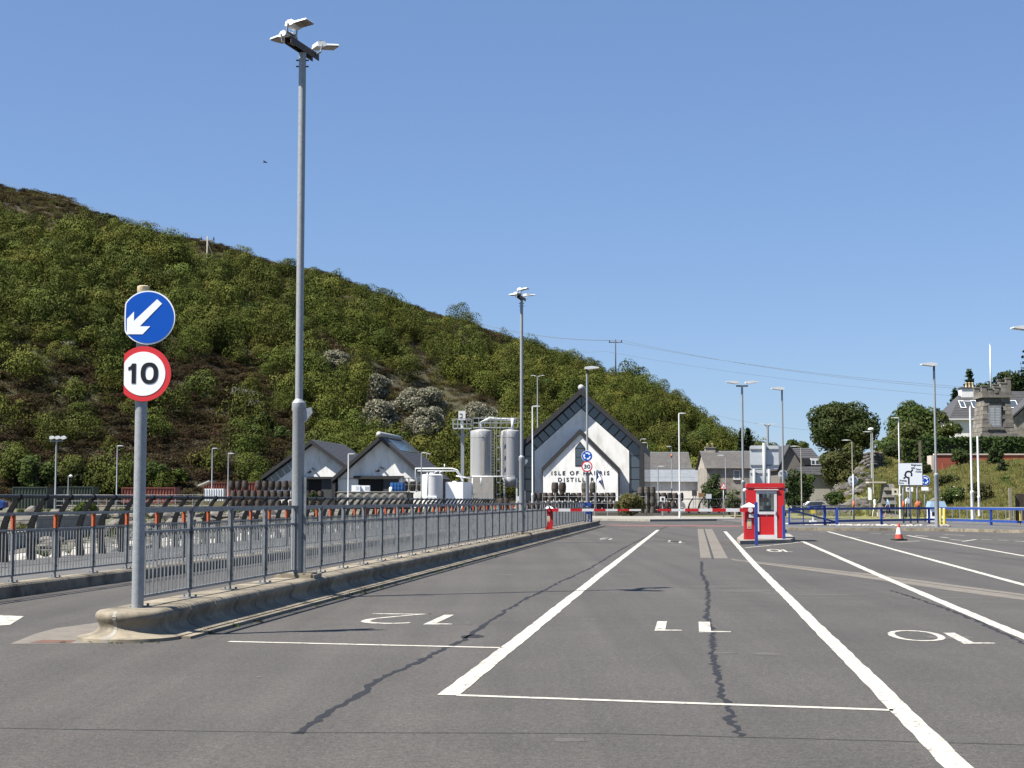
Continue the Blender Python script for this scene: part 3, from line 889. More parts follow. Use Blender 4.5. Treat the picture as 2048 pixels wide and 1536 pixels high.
# ================================================================== OTHER LAMPS
def lamp(label, px, ytop, Y, zb, kind='single', side=-1, r=(0.085, 0.05), mat=None, arm=0.55, group=None, band=None, split=0.22):
    """street lamp: base on the ground under pixel column px at depth Y, top at pixel row ytop"""
    p = at(px, ytop, Y)
    b = Vector((p.x, Y, zb))
    t = thing('street_lamp', label, 'street lamp', b, group)
    mb = MB()
    mast_pole(mb, b, p.z, r[0], r[1], split)
    mb.build('pole', mat or galv, t, 35)
    top = Vector((p.x, Y, p.z))
    if band:
        mb = MB(); mb.tube([b + Vector((0, 0, band)), b + Vector((0, 0, band + 0.35))], r[0] * 1.12, 12); mb.build('painted_band', orange, t, True)
    def hd(o, s, L, h=0.09, w=0.26, tilt=0.0):
        mb = MB()
        prof = [(0, -h * .4), (L * .25, -h * .55), (L, -h * .25 + tilt), (L, h * .1 + tilt), (L * .5, h * .6 + tilt * .5), (0, h * .4)]
        mb.prism([(s * a, b2) for a, b2 in prof], o + Vector((0, -w / 2, 0)), (1, 0, 0), (0, 0, 1), (0, w, 0))
        mb.build('lamp_head', lampwhite, t)
    if kind == 'single':
        hd(top + Vector((0, 0, 0.02)), side, arm)
    elif kind == 'arm':
        mb = MB(); e = top + Vector((side * arm, 0, 0.12))
        mb.tube([top, top + Vector((side * arm * .4, 0, 0.09)), e], r[1] * .7, 8); mb.build('arm', mat or galv, t, True)
        hd(e, side, 0.5)
    elif kind == 'twin':
        mb = MB()
        for s in (-1, 1): mb.tube([top - Vector((0, 0, 0.15)), top + Vector((s * arm, 0, 0.06))], r[1] * .7, 8)
        mb.build('arm', mat or galv, t, True)
        for s in (-1, 1): hd(top + Vector((s * arm, 0, 0.08)), s, 0.55)
    elif kind == 'twinflood':
        mb = MB(); mb.bar(top + Vector((-0.35, 0, 0)), top + Vector((0.35, 0, 0)), 0.07, 0.09); mb.build('crossarm', rust, t)
        for s in (-1, 1): hd(top + Vector((s * 0.2, 0, 0.2)), s, 0.75, 0.14, 0.45, 0.05)
    elif kind == 'flood':
        mb = MB(); mb.bar(top, top + Vector((0, 0, 0.3)), 0.09, 0.09, up=(1, 0, 0)); mb.build('bracket', rust, t)
        hd(top + Vector((-side * 0.12, 0, 0.34)), side, 0.8, 0.16, 0.5, 0.03)
    elif kind == 'camera':
        mb = MB(); mb.lathe([(0.02, -0.15), (0.15, -0.1), (0.16, 0.05), (0.03, 0.12)], 12, top + Vector((side * 0.25, 0, 0))); mb.bar(top, top + Vector((side * 0.25, 0, 0.14)), 0.05, 0.05)
        mb.build('camera_dome', lampwhite, t, True)
    elif kind == 'globe':
        mb = MB(); mb.lathe([(0.05, 0), (0.28, 0.08), (0.3, 0.18), (0.2, 0.3), (0.02, 0.33)], 14, top); mb.build('lamp_head', lampwhite, t, True)
    elif kind == 'row':
        mb = MB(); mb.bar(top + Vector((-0.5, 0, 0)), top + Vector((0.5, 0, 0)), 0.07, 0.07); mb.build('crossarm', galv, t)
        for k in range(3): hd(top + Vector((-0.5 + 0.45 * k, 0, 0.25)), 1, 0.35, 0.25, 0.35)
    return t
SL = lamp('lamp column at the end of the near kerb carrying the round roundabout and 30 signs', 1174, 748, 88, 0.32, 'flood', 1, (0.1, 0.06), split=0.31)
lamp('tall lamp column just left of the red booth with two spread heads', 1484, 772, 92, 0.02, 'twinflood', -1, (0.11, 0.065), split=0.3)
lamp('tall slim lamp column rising behind the right edge of the red booth', 1564, 788, 100, 0.1, 'flood', -1, (0.1, 0.06))
lamp('tall grey lamp column beside the yellow bollards, head turned left', 1868, 742, 82, 0.12, 'flood', -1, (0.12, 0.06), split=0.32)
lamp('lamp column at the right edge of the picture with only its head showing', 2056, 672, 66, 0.1, 'flood', -1, (0.1, 0.06))
lamp('pale grey mast with two drooping heads above the large sign back', 1535, 850, 141, 0.1, 'twin', 1, (0.17, 0.11), arm=0.25)
lamp('slender white lamp column left of the booth, standing behind the boom', 1358, 827, 125, 0.15, 'single', 1, (0.1, 0.06), white_p)
lamp('slender white lamp column behind the roundabout direction sign', 1797, 836, 120, 0.1, 'single', -1, (0.09, 0.055), white_p)
lamp('white lamp column left of the monument with its head to the left', 1940, 803, 99, 0.3, 'single', -1, (0.11, 0.07), white_p)
lamp('short white column next to the monument hedge, behind the white lamp column', 1955, 872, 104, 0.5, 'none', -1, (0.09, 0.07), white_p)
lamp('slim white lamp column with an orange band low on it, left of the 30 sign', 1065, 813, 108, 0.1, 'single', 1, (0.08, 0.05), white_p, band=0.9)
lamp('dim lamp column with a row of small floodlights by the green containers', 113, 882, 118, 0.6, 'row', 1, (0.09, 0.06))
lamp('lamp column with a white head right, left of the blue arrow sign post', 235, 892, 140, 0.6, 'single', 1, (0.09, 0.06))
lamp('low camera pole standing between the two green containers', 137, 952, 150, 0.7, 'camera', 1, (0.06, 0.05))
lamp('lamp column with its head right, behind the long red container', 425, 897, 165, 0.7, 'single', 1, (0.1, 0.07))
lamp('lamp column right of the long red container, in front of the cask stack', 457, 907, 140, 0.6, 'single', 1, (0.08, 0.05))
lamp('white lamp column between the two black gabled sheds', 697, 908, 128, 0.5, 'single', 1, (0.075, 0.05), white_p)
lamp('lamp column beside the round white tank', 843, 906, 140, 0.6, 'single', 1, (0.075, 0.05))
lamp('far lamp column behind the black roofed shed, near the pipes', 853, 908, 178, 0.7, 'single', 1, (0.07, 0.05))
lamp('hillside lamp with two arms above the silo', 1075, 752, 236, 5.5, 'twin', 1, (0.12, 0.09))
lamp('lamp with short arm behind the large white gable, left one of two', 1281, 880, 180, 0.3, 'arm', 1, (0.09, 0.06), arm=0.2)
lamp('lamp with short arm behind the large white gable, right one of two', 1295, 887, 190, 0.3, 'arm', -1, (0.09, 0.06), arm=0.2)
lamp('lamp column with a red beacon in front of the grey metal roof', 1343, 895, 170, 0.3, 'arm', -1, (0.08, 0.05), arm=0.1, band=6.0)
lamp('thin lamp column in front of the low white building', 1316, 935, 150, 0.3, 'arm', 1, (0.07, 0.05), arm=0.1)
lamp('lamp column before the stone house, head to the left', 1451, 913, 150, 0.2, 'arm', -1, (0.07, 0.05), arm=0.3)
lamp('brown lamp column before the grey harled house with a long left head', 1602, 895, 140, 0.1, 'arm', -1, (0.08, 0.055), polewood, arm=0.45)
lamp('brown lamp column above the grey round sign back, head to the left', 1704, 883, 132, 0.1, 'arm', -1, (0.07, 0.05), polewood, arm=0.35)
lamp('lamp with a round white head above the stone ramp', 1742, 862, 150, 0.3, 'globe', 1, (0.09, 0.06))
lamp('grey lamp with left arm beside the round headed lamp', 1745, 866, 142, 0.2, 'arm', -1, (0.09, 0.06), polewood, arm=0.35)

# ================================================================== SIGNS
def disc(o, r, th, n=48, y=None):
    """round plate facing the camera, centre o"""
    mb = MB()
    mb.prism([(r * cos(2 * pi * k / n), r * sin(2 * pi * k / n)) for k in range(n)], o, (1, 0, 0), (0, 0, 1), (0, th, 0))
    return mb
def ring(o, r0, r1, th, n=48):
    mb = MB(); vs = []; fs = []
    for k in range(n):
        q = 2 * pi * k / n
        for r in (r0, r1):
            for dy in (0, th): vs.append((o.x + r * cos(q), o.y + dy, o.z + r * sin(q)))
    for k in range(n):
        a, b = 4 * k, 4 * ((k + 1) % n)
        fs += [(a, a + 2, b + 2, b), (a + 1, b + 1, b + 3, a + 3), (a + 2, a + 3, b + 3, b + 2), (a, b, b + 1, a + 1)]
    mb.add(vs, fs); return mb
def flip(poly): return [(a, b) for a, b in poly]
def pixpoly(pts, o, cx, cy, s): return [((x - cx) * s, (cy - y) * s) for x, y in pts]
# near sign post: blue arrow disc over the 10 roundel, both trimmed on the left
pb = lane(K1, 17.2, 0.32)
t = thing('sign_post', 'grey post on the kerb nose with a blue arrow disc above a 10 speed roundel', 'road sign', pb)
ztop = at(291, 573, 17.2).z
mb = MB(); mb.tube([pb, Vector((pb.x, pb.y, ztop - 0.05))], 0.066, 20); mb.build('post', galv, t, 40)
mb = MB(); mb.lathe([(0.062, ztop - 0.07), (0.068, ztop - 0.055), (0.068, ztop), (0.05, ztop + 0.008)], 18, (pb.x, pb.y, 0)); mb.build('post_cap', cream_cap, t, 40)
def trimmed(r, cut, n=64, rnd=0.0):
    """outline of a disc whose left edge is cut flat"""
    pts = []
    for k in range(n):
        q = 2 * pi * k / n
        x, y = r * cos(q), r * sin(q)
        if x < -cut:
            if rnd: x = -cut - (-cut - x) * 0.12
            else: x = -cut
        pts.append((x, y))
    return pts
S = 17.1 / F
yf = pb.y - 0.085
c1 = at(296, 635, yf); r1 = 54.5 * S
mb = MB(); mb.prism(trimmed(r1, 0.85 * r1, rnd=1), c1, (1, 0, 0), (0, 0, 1), (0, 0.012, 0))
plate = mb.build('blue_disc', [s_white], t)
mb = MB(); mb.prism(trimmed(r1 * 0.955, 0.805 * r1, rnd=1), c1 - Vector((0, 0.003, 0)), (1, 0, 0), (0, 0, 1), (0, 0.003, 0))
mb.build('blue_face', s_blue, plate)
arrow = [(314, 598), (324, 607), (280, 653), (301, 653), (286, 669), (254, 669), (254, 638), (268, 623), (268, 642)]
mb = MB(); mb.prism(pixpoly(arrow, None, 296, 635, S), c1 - Vector((0, 0.006, 0)), (1, 0, 0), (0, 0, 1), (0, 0.003, 0))
mb.build('white_arrow', s_white, plate)
c2 = at(286.5, 747.5, yf); r2 = 55.5 * S
mb = MB(); mb.prism(trimmed(r2, 0.70 * r2), c2, (1, 0, 0), (0, 0, 1), (0, 0.012, 0))
plate = mb.build('speed_roundel', [s_red], t)
mb = MB(); mb.prism(trimmed(r2 * 0.80, 0.695 * r2), c2 - Vector((0, 0.003, 0)), (1, 0, 0), (0, 0, 1), (0, 0.003, 0))
mb.build('white_face', s_white, plate)
zx = lambda pts: [((x / 4.042 - 86.5) * S, (207.5 - y / 4.042) * S) for x, y in pts]
c10 = c2 - Vector((0, 0.0065, 0))
mb = MB(); mb.prism(zx([(290, 755), (290, 918), (256, 918), (256, 802), (228, 810), (228, 787), (246, 778), (260, 755)]), c10, (1, 0, 0), (0, 0, 1), (0, 0.003, 0)); mb.build('numeral', s_black, plate)
el = lambda cx, cy, rx, ry: [(cx + rx * (abs(cos(q)) ** .85) * (1 if cos(q) > 0 else -1), cy + ry * (abs(sin(q)) ** .85) * (1 if sin(q) > 0 else -1)) for q in np.linspace(0, 2 * pi, 40)]
eo, ei = zx(el(400, 834, 71, 87)), zx(el(400, 834, 34, 56))
mb = MB()
for k in range(39): mb.prism([eo[k], eo[k + 1], ei[k + 1], ei[k]], c10, (1, 0, 0), (0, 0, 1), (0, 0.003, 0))
mb.build('numeral', s_black, plate)
mb = MB()
for cc in (c1, c2):
    for dz in (-0.15, 0.15):
        mb.frame_box((pb.x - 0.09, yf + 0.013, cc.z + dz - 0.015), (0.18, 0, 0), (0, 0.012, 0), (0, 0, 0.03))
        mb.tube([(pb.x, pb.y, cc.z + dz - 0.015), (pb.x, pb.y, cc.z + dz + 0.015)], 0.07, 16)
mb.build('clip', galv, t)

# roundabout and 30 discs on the lamp column
def roundabout_disc(label, c, r, post=None):
    t = thing('roundabout_sign', label, 'road sign', c)
    disc(c, r, 0.015).build('plate', s_white, t)
    disc(c - Vector((0, 0.005, 0)), r * 0.93, 0.005).build('face', s_blue, t)
    for k in range(3):
        mb = MB()
        a0 = pi / 2 + 2 * pi * k / 3 + 0.5
        pts = []
        ri, ro = r * 0.44, r * 0.66
        N = 8
        for i in range(N + 1):
            q = a0 - 1.25 * i / N; pts.append((ro * cos(q), ro * sin(q)))
        q = a0 - 1.25
        pts += [(r * .8 * cos(q), r * .8 * sin(q)), (r * .55 * cos(q - .42), r * .55 * sin(q - .42)), (r * .3 * cos(q), r * .3 * sin(q))]
        for i in range(N, -1, -1):
            q = a0 - 1.25 * i / N; pts.append((ri * cos(q), ri * sin(q)))
        mb.prism(pts, c - Vector((0, 0.009, 0)), (1, 0, 0), (0, 0, 1), (0, 0.004, 0))
        mb.build('arrow', s_white, t)
    return t
Yk = 88 - 0.16
roundabout_disc('blue roundabout disc fixed on the lamp column above the 30 roundel', at(1174, 912, Yk), 11.0 * Yk / F)
c = at(1174, 933, Yk)
t = thing('speed_sign', 'round 30 speed sign with a dark red rim on the lamp column', 'road sign', c)
disc(c, 11.2 * Yk / F, 0.015).build('plate', s_red, t)
disc(c - Vector((0, 0.005, 0)), 8.7 * Yk / F, 0.005).build('face', s_white, t)
place_text(text_mesh('30', s_black, w=13 * Yk / F, h=8.2 * Yk / F, depth=0.003, name='numeral', bold=0.02), 'numeral', c - Vector((0, 0.009, 0)), (1, 0, 0), (0, 0, 1), t)

# large direction sign with the roundabout map
Yd = 96.0
A, B = at(1796, 971, Yd), at(1845, 925.5, Yd)
t = thing('direction_sign', 'square pale grey direction sign with a black roundabout map, on three posts', 'road sign', ((A.x + B.x) / 2, Yd, 0.1))
mb = MB(); mb.frame_box((A.x, Yd, A.z), (B.x - A.x, 0, 0), (0, 0.03, 0), (0, 0, B.z - A.z)); mb.build('rim', s_black, t)
mb = MB(); mb.frame_box((A.x + .03, Yd - 0.006, A.z + .03), (B.x - A.x - .06, 0, 0), (0, 0.006, 0), (0, 0, B.z - A.z - .06)); mb.build('face', M('sign_pale_grey', (0.74, 0.77, 0.78, 1), rough=0.45), t)
sp = Yd / F
cm = at(1817, 949, Yd - 0.012)
r = 6.4 * sp
mb = MB()
pts = [(r * 1.22 * cos(q), r * 1.22 * sin(q)) for q in np.linspace(-.55, 5.0, 26)] + [(r * .75 * cos(q), r * .75 * sin(q)) for q in np.linspace(5.0, -.55, 26)]
mb.prism(pts, cm, (1, 0, 0), (0, 0, 1), (0, 0.005, 0)); mb.build('map_ring', s_black, t)
mb = MB()
def mapbar(x0, y0, x1, y1, w): mb.bar(at(x0, y0, Yd - 0.010), at(x1, y1, Yd - 0.010), 0.005, w * sp, up=Vector((-(y0 - y1), 0, x0 - x1)) if 0 else (0, 0, 1))
def mapleg(x0, y0, x1, y1, w):
    a, b = at(x0, y0, Yd - 0.014), at(x1, y1, Yd - 0.014)
    d = (b - a).normalized(); n = Vector((-d.z, 0, d.x)) * w * sp / 2
    mb2 = MB(); mb2.prism([(0, 0), (1, 0), (1, 1), (0, 1)], a - n, b - a, n * 2, (0, 0.004, 0)); mb2.build('map_leg', s_black, t)
mapleg(1817.5, 956, 1817.5, 968.5, 3.0); mapleg(1813, 952, 1807, 957, 2.6); mapleg(1811, 949.5, 1808, 950.5, 2.0); mapleg(1821.5, 943.5, 1825.5, 938.8, 2.6)
def words(s, x0, x1, y, h, par=None):
    me = text_mesh(s, s_black, w=(x1 - x0) * sp, h=h * sp, depth=0.003, name='lettering', bold=0.012)
    place_text(me, 'lettering', at((x0 + x1) / 2, y, Yd - 0.011), (1, 0, 0), (0, 0, 1), par or t)
words('Slighean', 1822, 1843, 930.2, 4.6); words('eile', 1822, 1830, 935.4, 4.0); words('Other', 1831.5, 1842, 938.4, 3.6); words('routes', 1831, 1843, 943.2, 3.0)
words('Aiseag', 1798.5, 1813, 961.3, 4.8); words('Ferry', 1798.5, 1807.5, 966.2, 4.0)
for px in (1806, 1820, 1834):
    mb = MB(); p = at(px, 971, Yd + 0.08); mb.tube([(p.x, p.y, 0.08), (p.x, p.y, p.z + 1.2)], 0.055, 10); po = mb.build('post', galv, t, True)
    if px != 1820:
        mb = MB(); mb.tube([(p.x, p.y, 0.95), (p.x, p.y, 1.5)], 0.064, 10); mb.build('painted_band', orange, po, True)
roundabout_disc('small blue roundabout disc half hidden behind the direction sign', at(1850, 961, 100), 10 * 100 / F)
t = thing('sign_post', 'small white plate on a thin pole under the blue roundabout disc', 'road sign', at(1849, 1040, 100.1))
mb = MB(); p = at(1849, 975, 100.1); mb.tube([(p.x, p.y, 0.1), (p.x, p.y, at(0, 950, 100).z)], 0.04, 8); mb.build('pole', galv, t, True)
mb = MB(); a = at(1843, 981, 100); mb.frame_box(a, (14 * 100 / F, 0, 0), (0, 0.02, 0), (0, 0, 7 * 100 / F)); mb.build('plate', s_white, t)
def board(label, x0, x1, y0, y1, Y, mat, nlegs=2, name='notice_board', cat='sign', lines=None, zb=0.1):
    A, B = at(x0, y1, Y), at(x1, y0, Y)
    t = thing(name, label, cat, ((A.x + B.x) / 2, Y, zb))
    mb = MB(); mb.frame_box(A, (B.x - A.x, 0, 0), (0, 0.03, 0), (0, 0, B.z - A.z)); mb.build('panel', mat, t)
    for k in range(nlegs):
        x = A.x + (B.x - A.x) * ((k + 0.5) / nlegs)
        mb = MB(); mb.bar((x, Y + 0.06, zb), (x, Y + 0.06, B.z), 0.06, 0.06, up=(0, 1, 0)); mb.build('leg', galv, t)
    if lines:
        for (a, b, c2, d2) in lines:
            P, Q = at(a, d2, Y - 0.012), at(b, c2, Y - 0.012)
            mb = MB(); mb.frame_box(P, (Q.x - P.x, 0, 0), (0, 0.006, 0), (0, 0, Q.z - P.z)); mb.build('print_line', s_black, t)
    return t
board('cream notice board with a small map, left under the direction sign', 1784, 1797, 977, 990, 118, M('cream_board', (0.72, 0.66, 0.5, 1), rough=0.6), 1, lines=[(1788.5, 1792.5, 981, 985)], zb=0.3)
board('white notice with dark lines directly under the direction sign', 1812, 1826, 974, 983, 118, s_white, 2, lines=[(1814, 1821, 976, 977.5), (1814, 1820, 979, 980)], zb=0.3)
# big grey sign backs behind the booth
def signback(label, panels, posts, Y, zb=0.1, ribs=True, round_=None):
    t = thing('road_sign', label, 'road sign', at((panels[0][0] + panels[0][1]) / 2, 1030, Y) * 1.0)
    for (x0, x1, y0, y1) in panels:
        A, B = at(x0, y1, Y), at(x1, y0, Y)
        mb = MB(); w, h = B.x - A.x, B.z - A.z; rr = 0.12
        pl = []
        for cx, cz, q0 in ((w - rr, h - rr, 0), (rr, h - rr, pi / 2), (rr, rr, pi), (w - rr, rr, 1.5 * pi)):
            for k in range(4): pl.append((cx + rr * cos(q0 + k * pi / 6), cz + rr * sin(q0 + k * pi / 6)))
        mb.prism(pl, A, (1, 0, 0), (0, 0, 1), (0, 0.02, 0)); mb.build('panel', s_grey, t)
        if ribs:
            for k in (0.16, 0.84):
                z = A.z + h * k
                mb = MB(); mb.frame_box((A.x + .02, Y - 0.045, z - 0.03), (w - .04, 0, 0), (0, 0.045, 0), (0, 0, 0.06)); mb.build('stiffener', rust if 0 else fence_m, t)
    for px, y0, rad in posts:
        p = at(px, y0, Y - 0.14)
        mb = MB(); mb.tube([(p.x, p.y, zb), (p.x, p.y, p.z)], rad, 10); mb.build('post', galv, t, True)
    return t
signback('large grey back of a road sign on a stout post, seen above the booth roof', [(1500, 1557, 891, 938)], [(1528, 886, 0.12)], 98)
signback('second grey sign back lower down, just above the booth roof on the left', [(1500, 1541, 939.5, 985)], [(1508, 938, 0.1), (1538, 936, 0.09)], 102)
def round_back(label, px, py, r, Y, band=None):
    c = at(px, py, Y)
    t = thing('round_road_sign', label, 'road sign', Vector((c.x, Y, 0.1)))
    disc(c, r * Y / F, 0.02).build('plate', s_grey, t)
    mb = MB(); mb.tube([(c.x, Y - 0.08, 0.1), (c.x, Y - 0.08, c.z + (r + 3) * Y / F)], 0.06, 10); mb.build('post', galv, t, True)
    if band:
        mb = MB(); mb.tube([(c.x, Y - 0.08, 1.0), (c.x, Y - 0.08, 1.5)], 0.07, 10); mb.build('painted_band', orange, t, True)
    mb = MB()
    for s in (-1, 1): mb.frame_box((c.x - .22, Y - 0.05, c.z + s * 0.14 - 0.02), (0.44, 0, 0), (0, 0.045, 0), (0, 0, 0.04))
    mb.build('bracket', galv, t)
round_back('grey back of a round sign on an orange banded post, right of the grey house', 1706, 961, 10, 105, True)
round_back('grey back of a round sign half hidden behind the slim lamp column by the booth', 1566, 949, 9.5, 101)
# warning triangle
c = at(1447, 972, 128)
t = thing('warning_sign', 'white warning triangle with red edge on a thin pole left of the booth', 'road sign', Vector((c.x, 128, 0.1)))
s = 128 / F
mb = MB(); mb.prism([(-6.5 * s, -6 * s), (6.5 * s, -6 * s), (0, 7 * s)], c, (1, 0, 0), (0, 0, 1), (0, .02, 0)); mb.build('plate', s_red, t)
mb = MB(); mb.prism([(-4.5 * s, -4.8 * s), (4.5 * s, -4.8 * s), (0, 4.2 * s)], c - Vector((0, .006, 0)), (1, 0, 0), (0, 0, 1), (0, .005, 0)); mb.build('face', s_white, t)
for dx, hh in ((-0.9, 4.4), (1.4, 3.2)):
    mb = MB(); mb.frame_box(c + Vector((dx * s - .6 * s, -.011, -4 * s)), (1.2 * s, 0, 0), (0, .004, 0), (0, 0, hh * s)); mb.build('figure', s_black, t)
mb = MB(); mb.tube([(c.x, 128.06, 0.1), (c.x, 128.06, c.z)], 0.04, 8); mb.build('post', galv, t, True)

# ================================================================== BOOTH, BARRIERS, BLUE POSTS AND FENCE
# kerbed island
mb = MB()
isl = [gp(x, y) for x, y in ((1474, 1083), (1480, 1089), (1500, 1088.5), (1580, 1086), (1590, 1082), (1580, 1074), (1520, 1068), (1492, 1067))]
isl = [(p.x, p.y) for p in isl]
mb.prism(isl, (0, 0, 0), (1, 0, 0), (0, 1, 0), (0, 0, 0.13))
tag(mb.build('traffic_island', conc), kind='structure')
Yb = 57.2
zb = 0.13
P0 = at(1496, 1078, Yb); P1 = at(1568, 1078, Yb)
wB = (P1.x - P0.x)
O = Vector((P0.x, Yb, zb))
U = LN; Dp = LD; Zv = Vector((0, 0, 1))
hB = at(1530, 975, Yb).z - zb
dB = 1.7
t = thing('ticket_booth', 'bright red kiosk with an aluminium framed glazed door, on its kerbed island', 'booth', (O + U * wB / 2))
def bp(a, b, c): return O + U * a + Dp * b + Zv * c
def bx(a0, a1, b0, b1, c0, c1, mb): mb.frame_box(bp(a0, b0, c0), U * (a1 - a0), Dp * (b1 - b0), Zv * (c1 - c0))
sc = Yb / F
d0, d1 = (1513 - 1496) * sc, (1553.5 - 1496) * sc       # door opening
dh = at(0, 982, Yb).z - zb
th = 0.06
mb = MB()
bx(0, d0, 0, th, 0, hB, mb); bx(d1, wB, 0, th, 0, hB, mb); bx(d0, d1, 0, th, dh, hB, mb)
mb.build('front_wall', b_red, t)
for a, nm in ((0, 'left'), (wB - th, 'right')):
    mb = MB(); bx(a, a + th, th, dB, 0, 0.95, mb); bx(a, a + th, th, dB, 1.72, hB, mb); bx(a, a + th, th, 0.3, 0.95, 1.72, mb); bx(a, a + th, dB - 0.25, dB, 0.95, 1.72, mb)
    mb.build('side_wall', b_red, t)
    mb = MB(); bx(a + .02, a + .03, 0.3, dB - .25, 0.95, 1.72, mb); mb.build('side_window', glass, t)
mb = MB(); bx(th, wB - th, dB - th, dB, 0, 0.95, mb); bx(th, wB - th, dB - th, dB, 1.75, hB, mb); bx(th, .2, dB - th, dB, .95, 1.75, mb); bx(wB - .2, wB - th, dB - th, dB, .95, 1.75, mb); mb.build('rear_wall', b_red, t)
mb = MB(); bx(.2, wB - .2, dB - .04, dB - .03, 0.95, 1.75, mb); mb.build('rear_window', glass, t)
mb = MB(); bx(0, wB, 0, dB, -0.002, 0.03, mb); mb.build('floor', rubber, t)
# rounded roof cap
mb = MB()
hr = at(1530, 966.5, Yb).z - zb - hB
e = 0.035
pr = [(-e, 0), (-e, hr * .55), (-e + .02, hr * .85), (-e + .06, hr), (wB + e - .06, hr), (wB + e - .02, hr * .85), (wB + e, hr * .55), (wB + e, 0)]
mb.prism(pr, bp(0, -e, hB + 0.002), U, Zv, Dp * (dB + 2 * e)); mb.build('roof', b_red, t)
mb = MB(); bx(0.02, wB - .02, -0.004, 0.0, hB - 0.012, hB - 0.002, mb); mb.build('seam', conew, t)
# door leaf
fr = 0.10
door = MB(); bx(d0, d0 + fr, -.02, th + .01, 0.0, dh, door); bx(d1 - fr, d1, -.02, th + .01, 0.0, dh, door)
bx(d0 + fr, d1 - fr, -.02, th + .01, dh - .1, dh, door); bx(d0 + fr, d1 - fr, -.02, th + .01, 0.0, .12, door)
midz = at(0, 1026, Yb).z - zb
bx(d0 + fr, d1 - fr, -.02, th + .01, midz - .05, midz + .05, door)
dr = door.build('door', alu, t)
mb = MB(); bx(d0 + fr, d1 - fr, .01, .04, .12, midz - .05, mb); mb.build('lower_panel', b_red, dr)
mb = MB(); bx(d0 + fr, d1 - fr, .015, .025, midz + .05, dh - .1, mb); mb.build('pane', glass, dr)
mb = MB(); bx(d1 - .075, d1 - .045, -.07, -.02, midz - .03, midz + .1, mb); mb.build('handle', alu, dr)
mb = MB(); bx(d0 + fr + .25, d1 - fr - .25, -0.0, .01, midz - .11, midz - .085, mb); mb.build('letter_slot', alu, dr)
mb = MB(); bx(d0 - .06, d1 + .06, -.07, -.001, dh + .03, dh + .06, mb); mb.build('drip_strip', white_p, t)
# inside: desk, monitor, chair back, papers
mb = MB(); bx(.1, wB - .1, .75, 1.5, .8, .84, mb); mb.build('desk', alu, t)
mb = MB(); bx(.68, .9, .95, 1.0, .86, 1.2, mb); bx(.76, .82, .97, 1.0, .84, .88, mb); mb.build('screen', dark_in, t)
mb = MB(); bx(.3, .62, .6, .66, .55, 1.05, mb); mb.build('chair_back', drum_b, t)
mb = MB(); bx(.62, .86, 1.58, 1.6, 1.32, 1.5, mb); mb.build('poster', orange, t)
for a in (-.09, wB + .09):
    mb = MB(); mb.lathe([(1e-3, -.08), (.06, -.06), (.08, 0), (.06, .05), (1e-3, .07)], 12, bp(a, .25, hB - .1)); mb.build('bulkhead_light', white_p, t, True)
# barrier boom units
def barrier(label, px, pybase, Y, z0, w, h, boom_to, nseg, boom_y, side, back=0.0, sign=True):
    p = at(px, pybase, Y); p.z = z0
    t = thing('barrier', label, 'barrier', p)
    mb = MB(); mb.box(p, (w, w * 1.1, h - 0.16)); mb.build('cabinet', b_red, t)
    mb = MB(); zz = z0 + h - .16
    W2 = w * 0.72
    vs = [(p.x - W2, p.y - W2, zz), (p.x + W2, p.y - W2, zz), (p.x + W2, p.y + W2, zz), (p.x - W2, p.y + W2, zz)]
    vs += [(a, b, c + .025) for a, b, c in vs] + [(p.x, p.y, zz + .18)]
    mb.add(vs, [(3, 2, 1, 0), (0, 1, 5, 4), (1, 2, 6, 5), (2, 3, 7, 6), (3, 0, 4, 7), (4, 5, 8), (5, 6, 8), (6, 7, 8), (7, 4, 8)]); mb.build('cap', white_p, t)
    bz = at(px, boom_y, Y).z
    yb_ = p.y - w * .55 - .07
    x0 = p.x - side * 0.1
    x1 = at(boom_to, boom_y, Y).x
    for k in range(nseg):
        a, b = x0 + (x1 - x0) * k / nseg, x0 + (x1 - x0) * (k + 1) / nseg
        hh = 0.13 - 0.008 * k
        mb = MB(); mb.frame_box((min(a, b), yb_ - .03, bz - hh / 2), (abs(b - a), 0, 0), (0, .06, 0), (0, 0, hh)); mb.build('boom_section', b_red if k % 2 == 0 else white_p, t)
    mb = MB(); mb.tube([(p.x, yb_ - .045, bz), (p.x, yb_ + .1, bz)], .085, 14); mb.build('pivot', white_p if side < 0 else b_red, t, 40)
    if sign:
        mb = MB(); mb.frame_box((p.x - w * .3, p.y - w * .55 - .008, z0 + h * .3), (w * .42, 0, 0), (0, .006, 0), (0, 0, h * .26)); pl = mb.build('notice', cope, t)
        mb = MB(); yq = p.y - w * .55 - .011
        mb.frame_box((p.x - w * .25, yq, z0 + h * .33), (w * .32, 0, 0), (0, .002, 0), (0, 0, h * .03)); mb.build('print_line', s_red, pl)
        mb = MB(); mb.prism([(-w * .12, 0), (w * .12, 0), (0, h * .1)], (p.x - w * .09, yq, z0 + h * .4), (1, 0, 0), (0, 0, 1), (0, .002, 0)); mb.build('print_symbol', yellow_p, pl)
    return t, p
barrier('red barrier post on the kerb with its red and white boom lowered to the right', 1098, 1057, 64.5, 0.33, 0.30, 0.98, 1281, 8, 1020, 1)
tb, pbar = barrier('dark red barrier cabinet beside the booth with its boom lowered to the left', 1499, 1078, 55.2, 0.13, 0.36, 1.3, 1314, 7, 1020, -1)
mb = MB(); mb.box((pbar.x + .03, pbar.y - .24, pbar.z + .78), (.16, .07, .13)); mb.build('card_reader', s_grey, tb)
mb = MB()
yy = pbar.y + .5
q0, q1 = at(1470, 1036, yy), at(1490, 1018, yy)
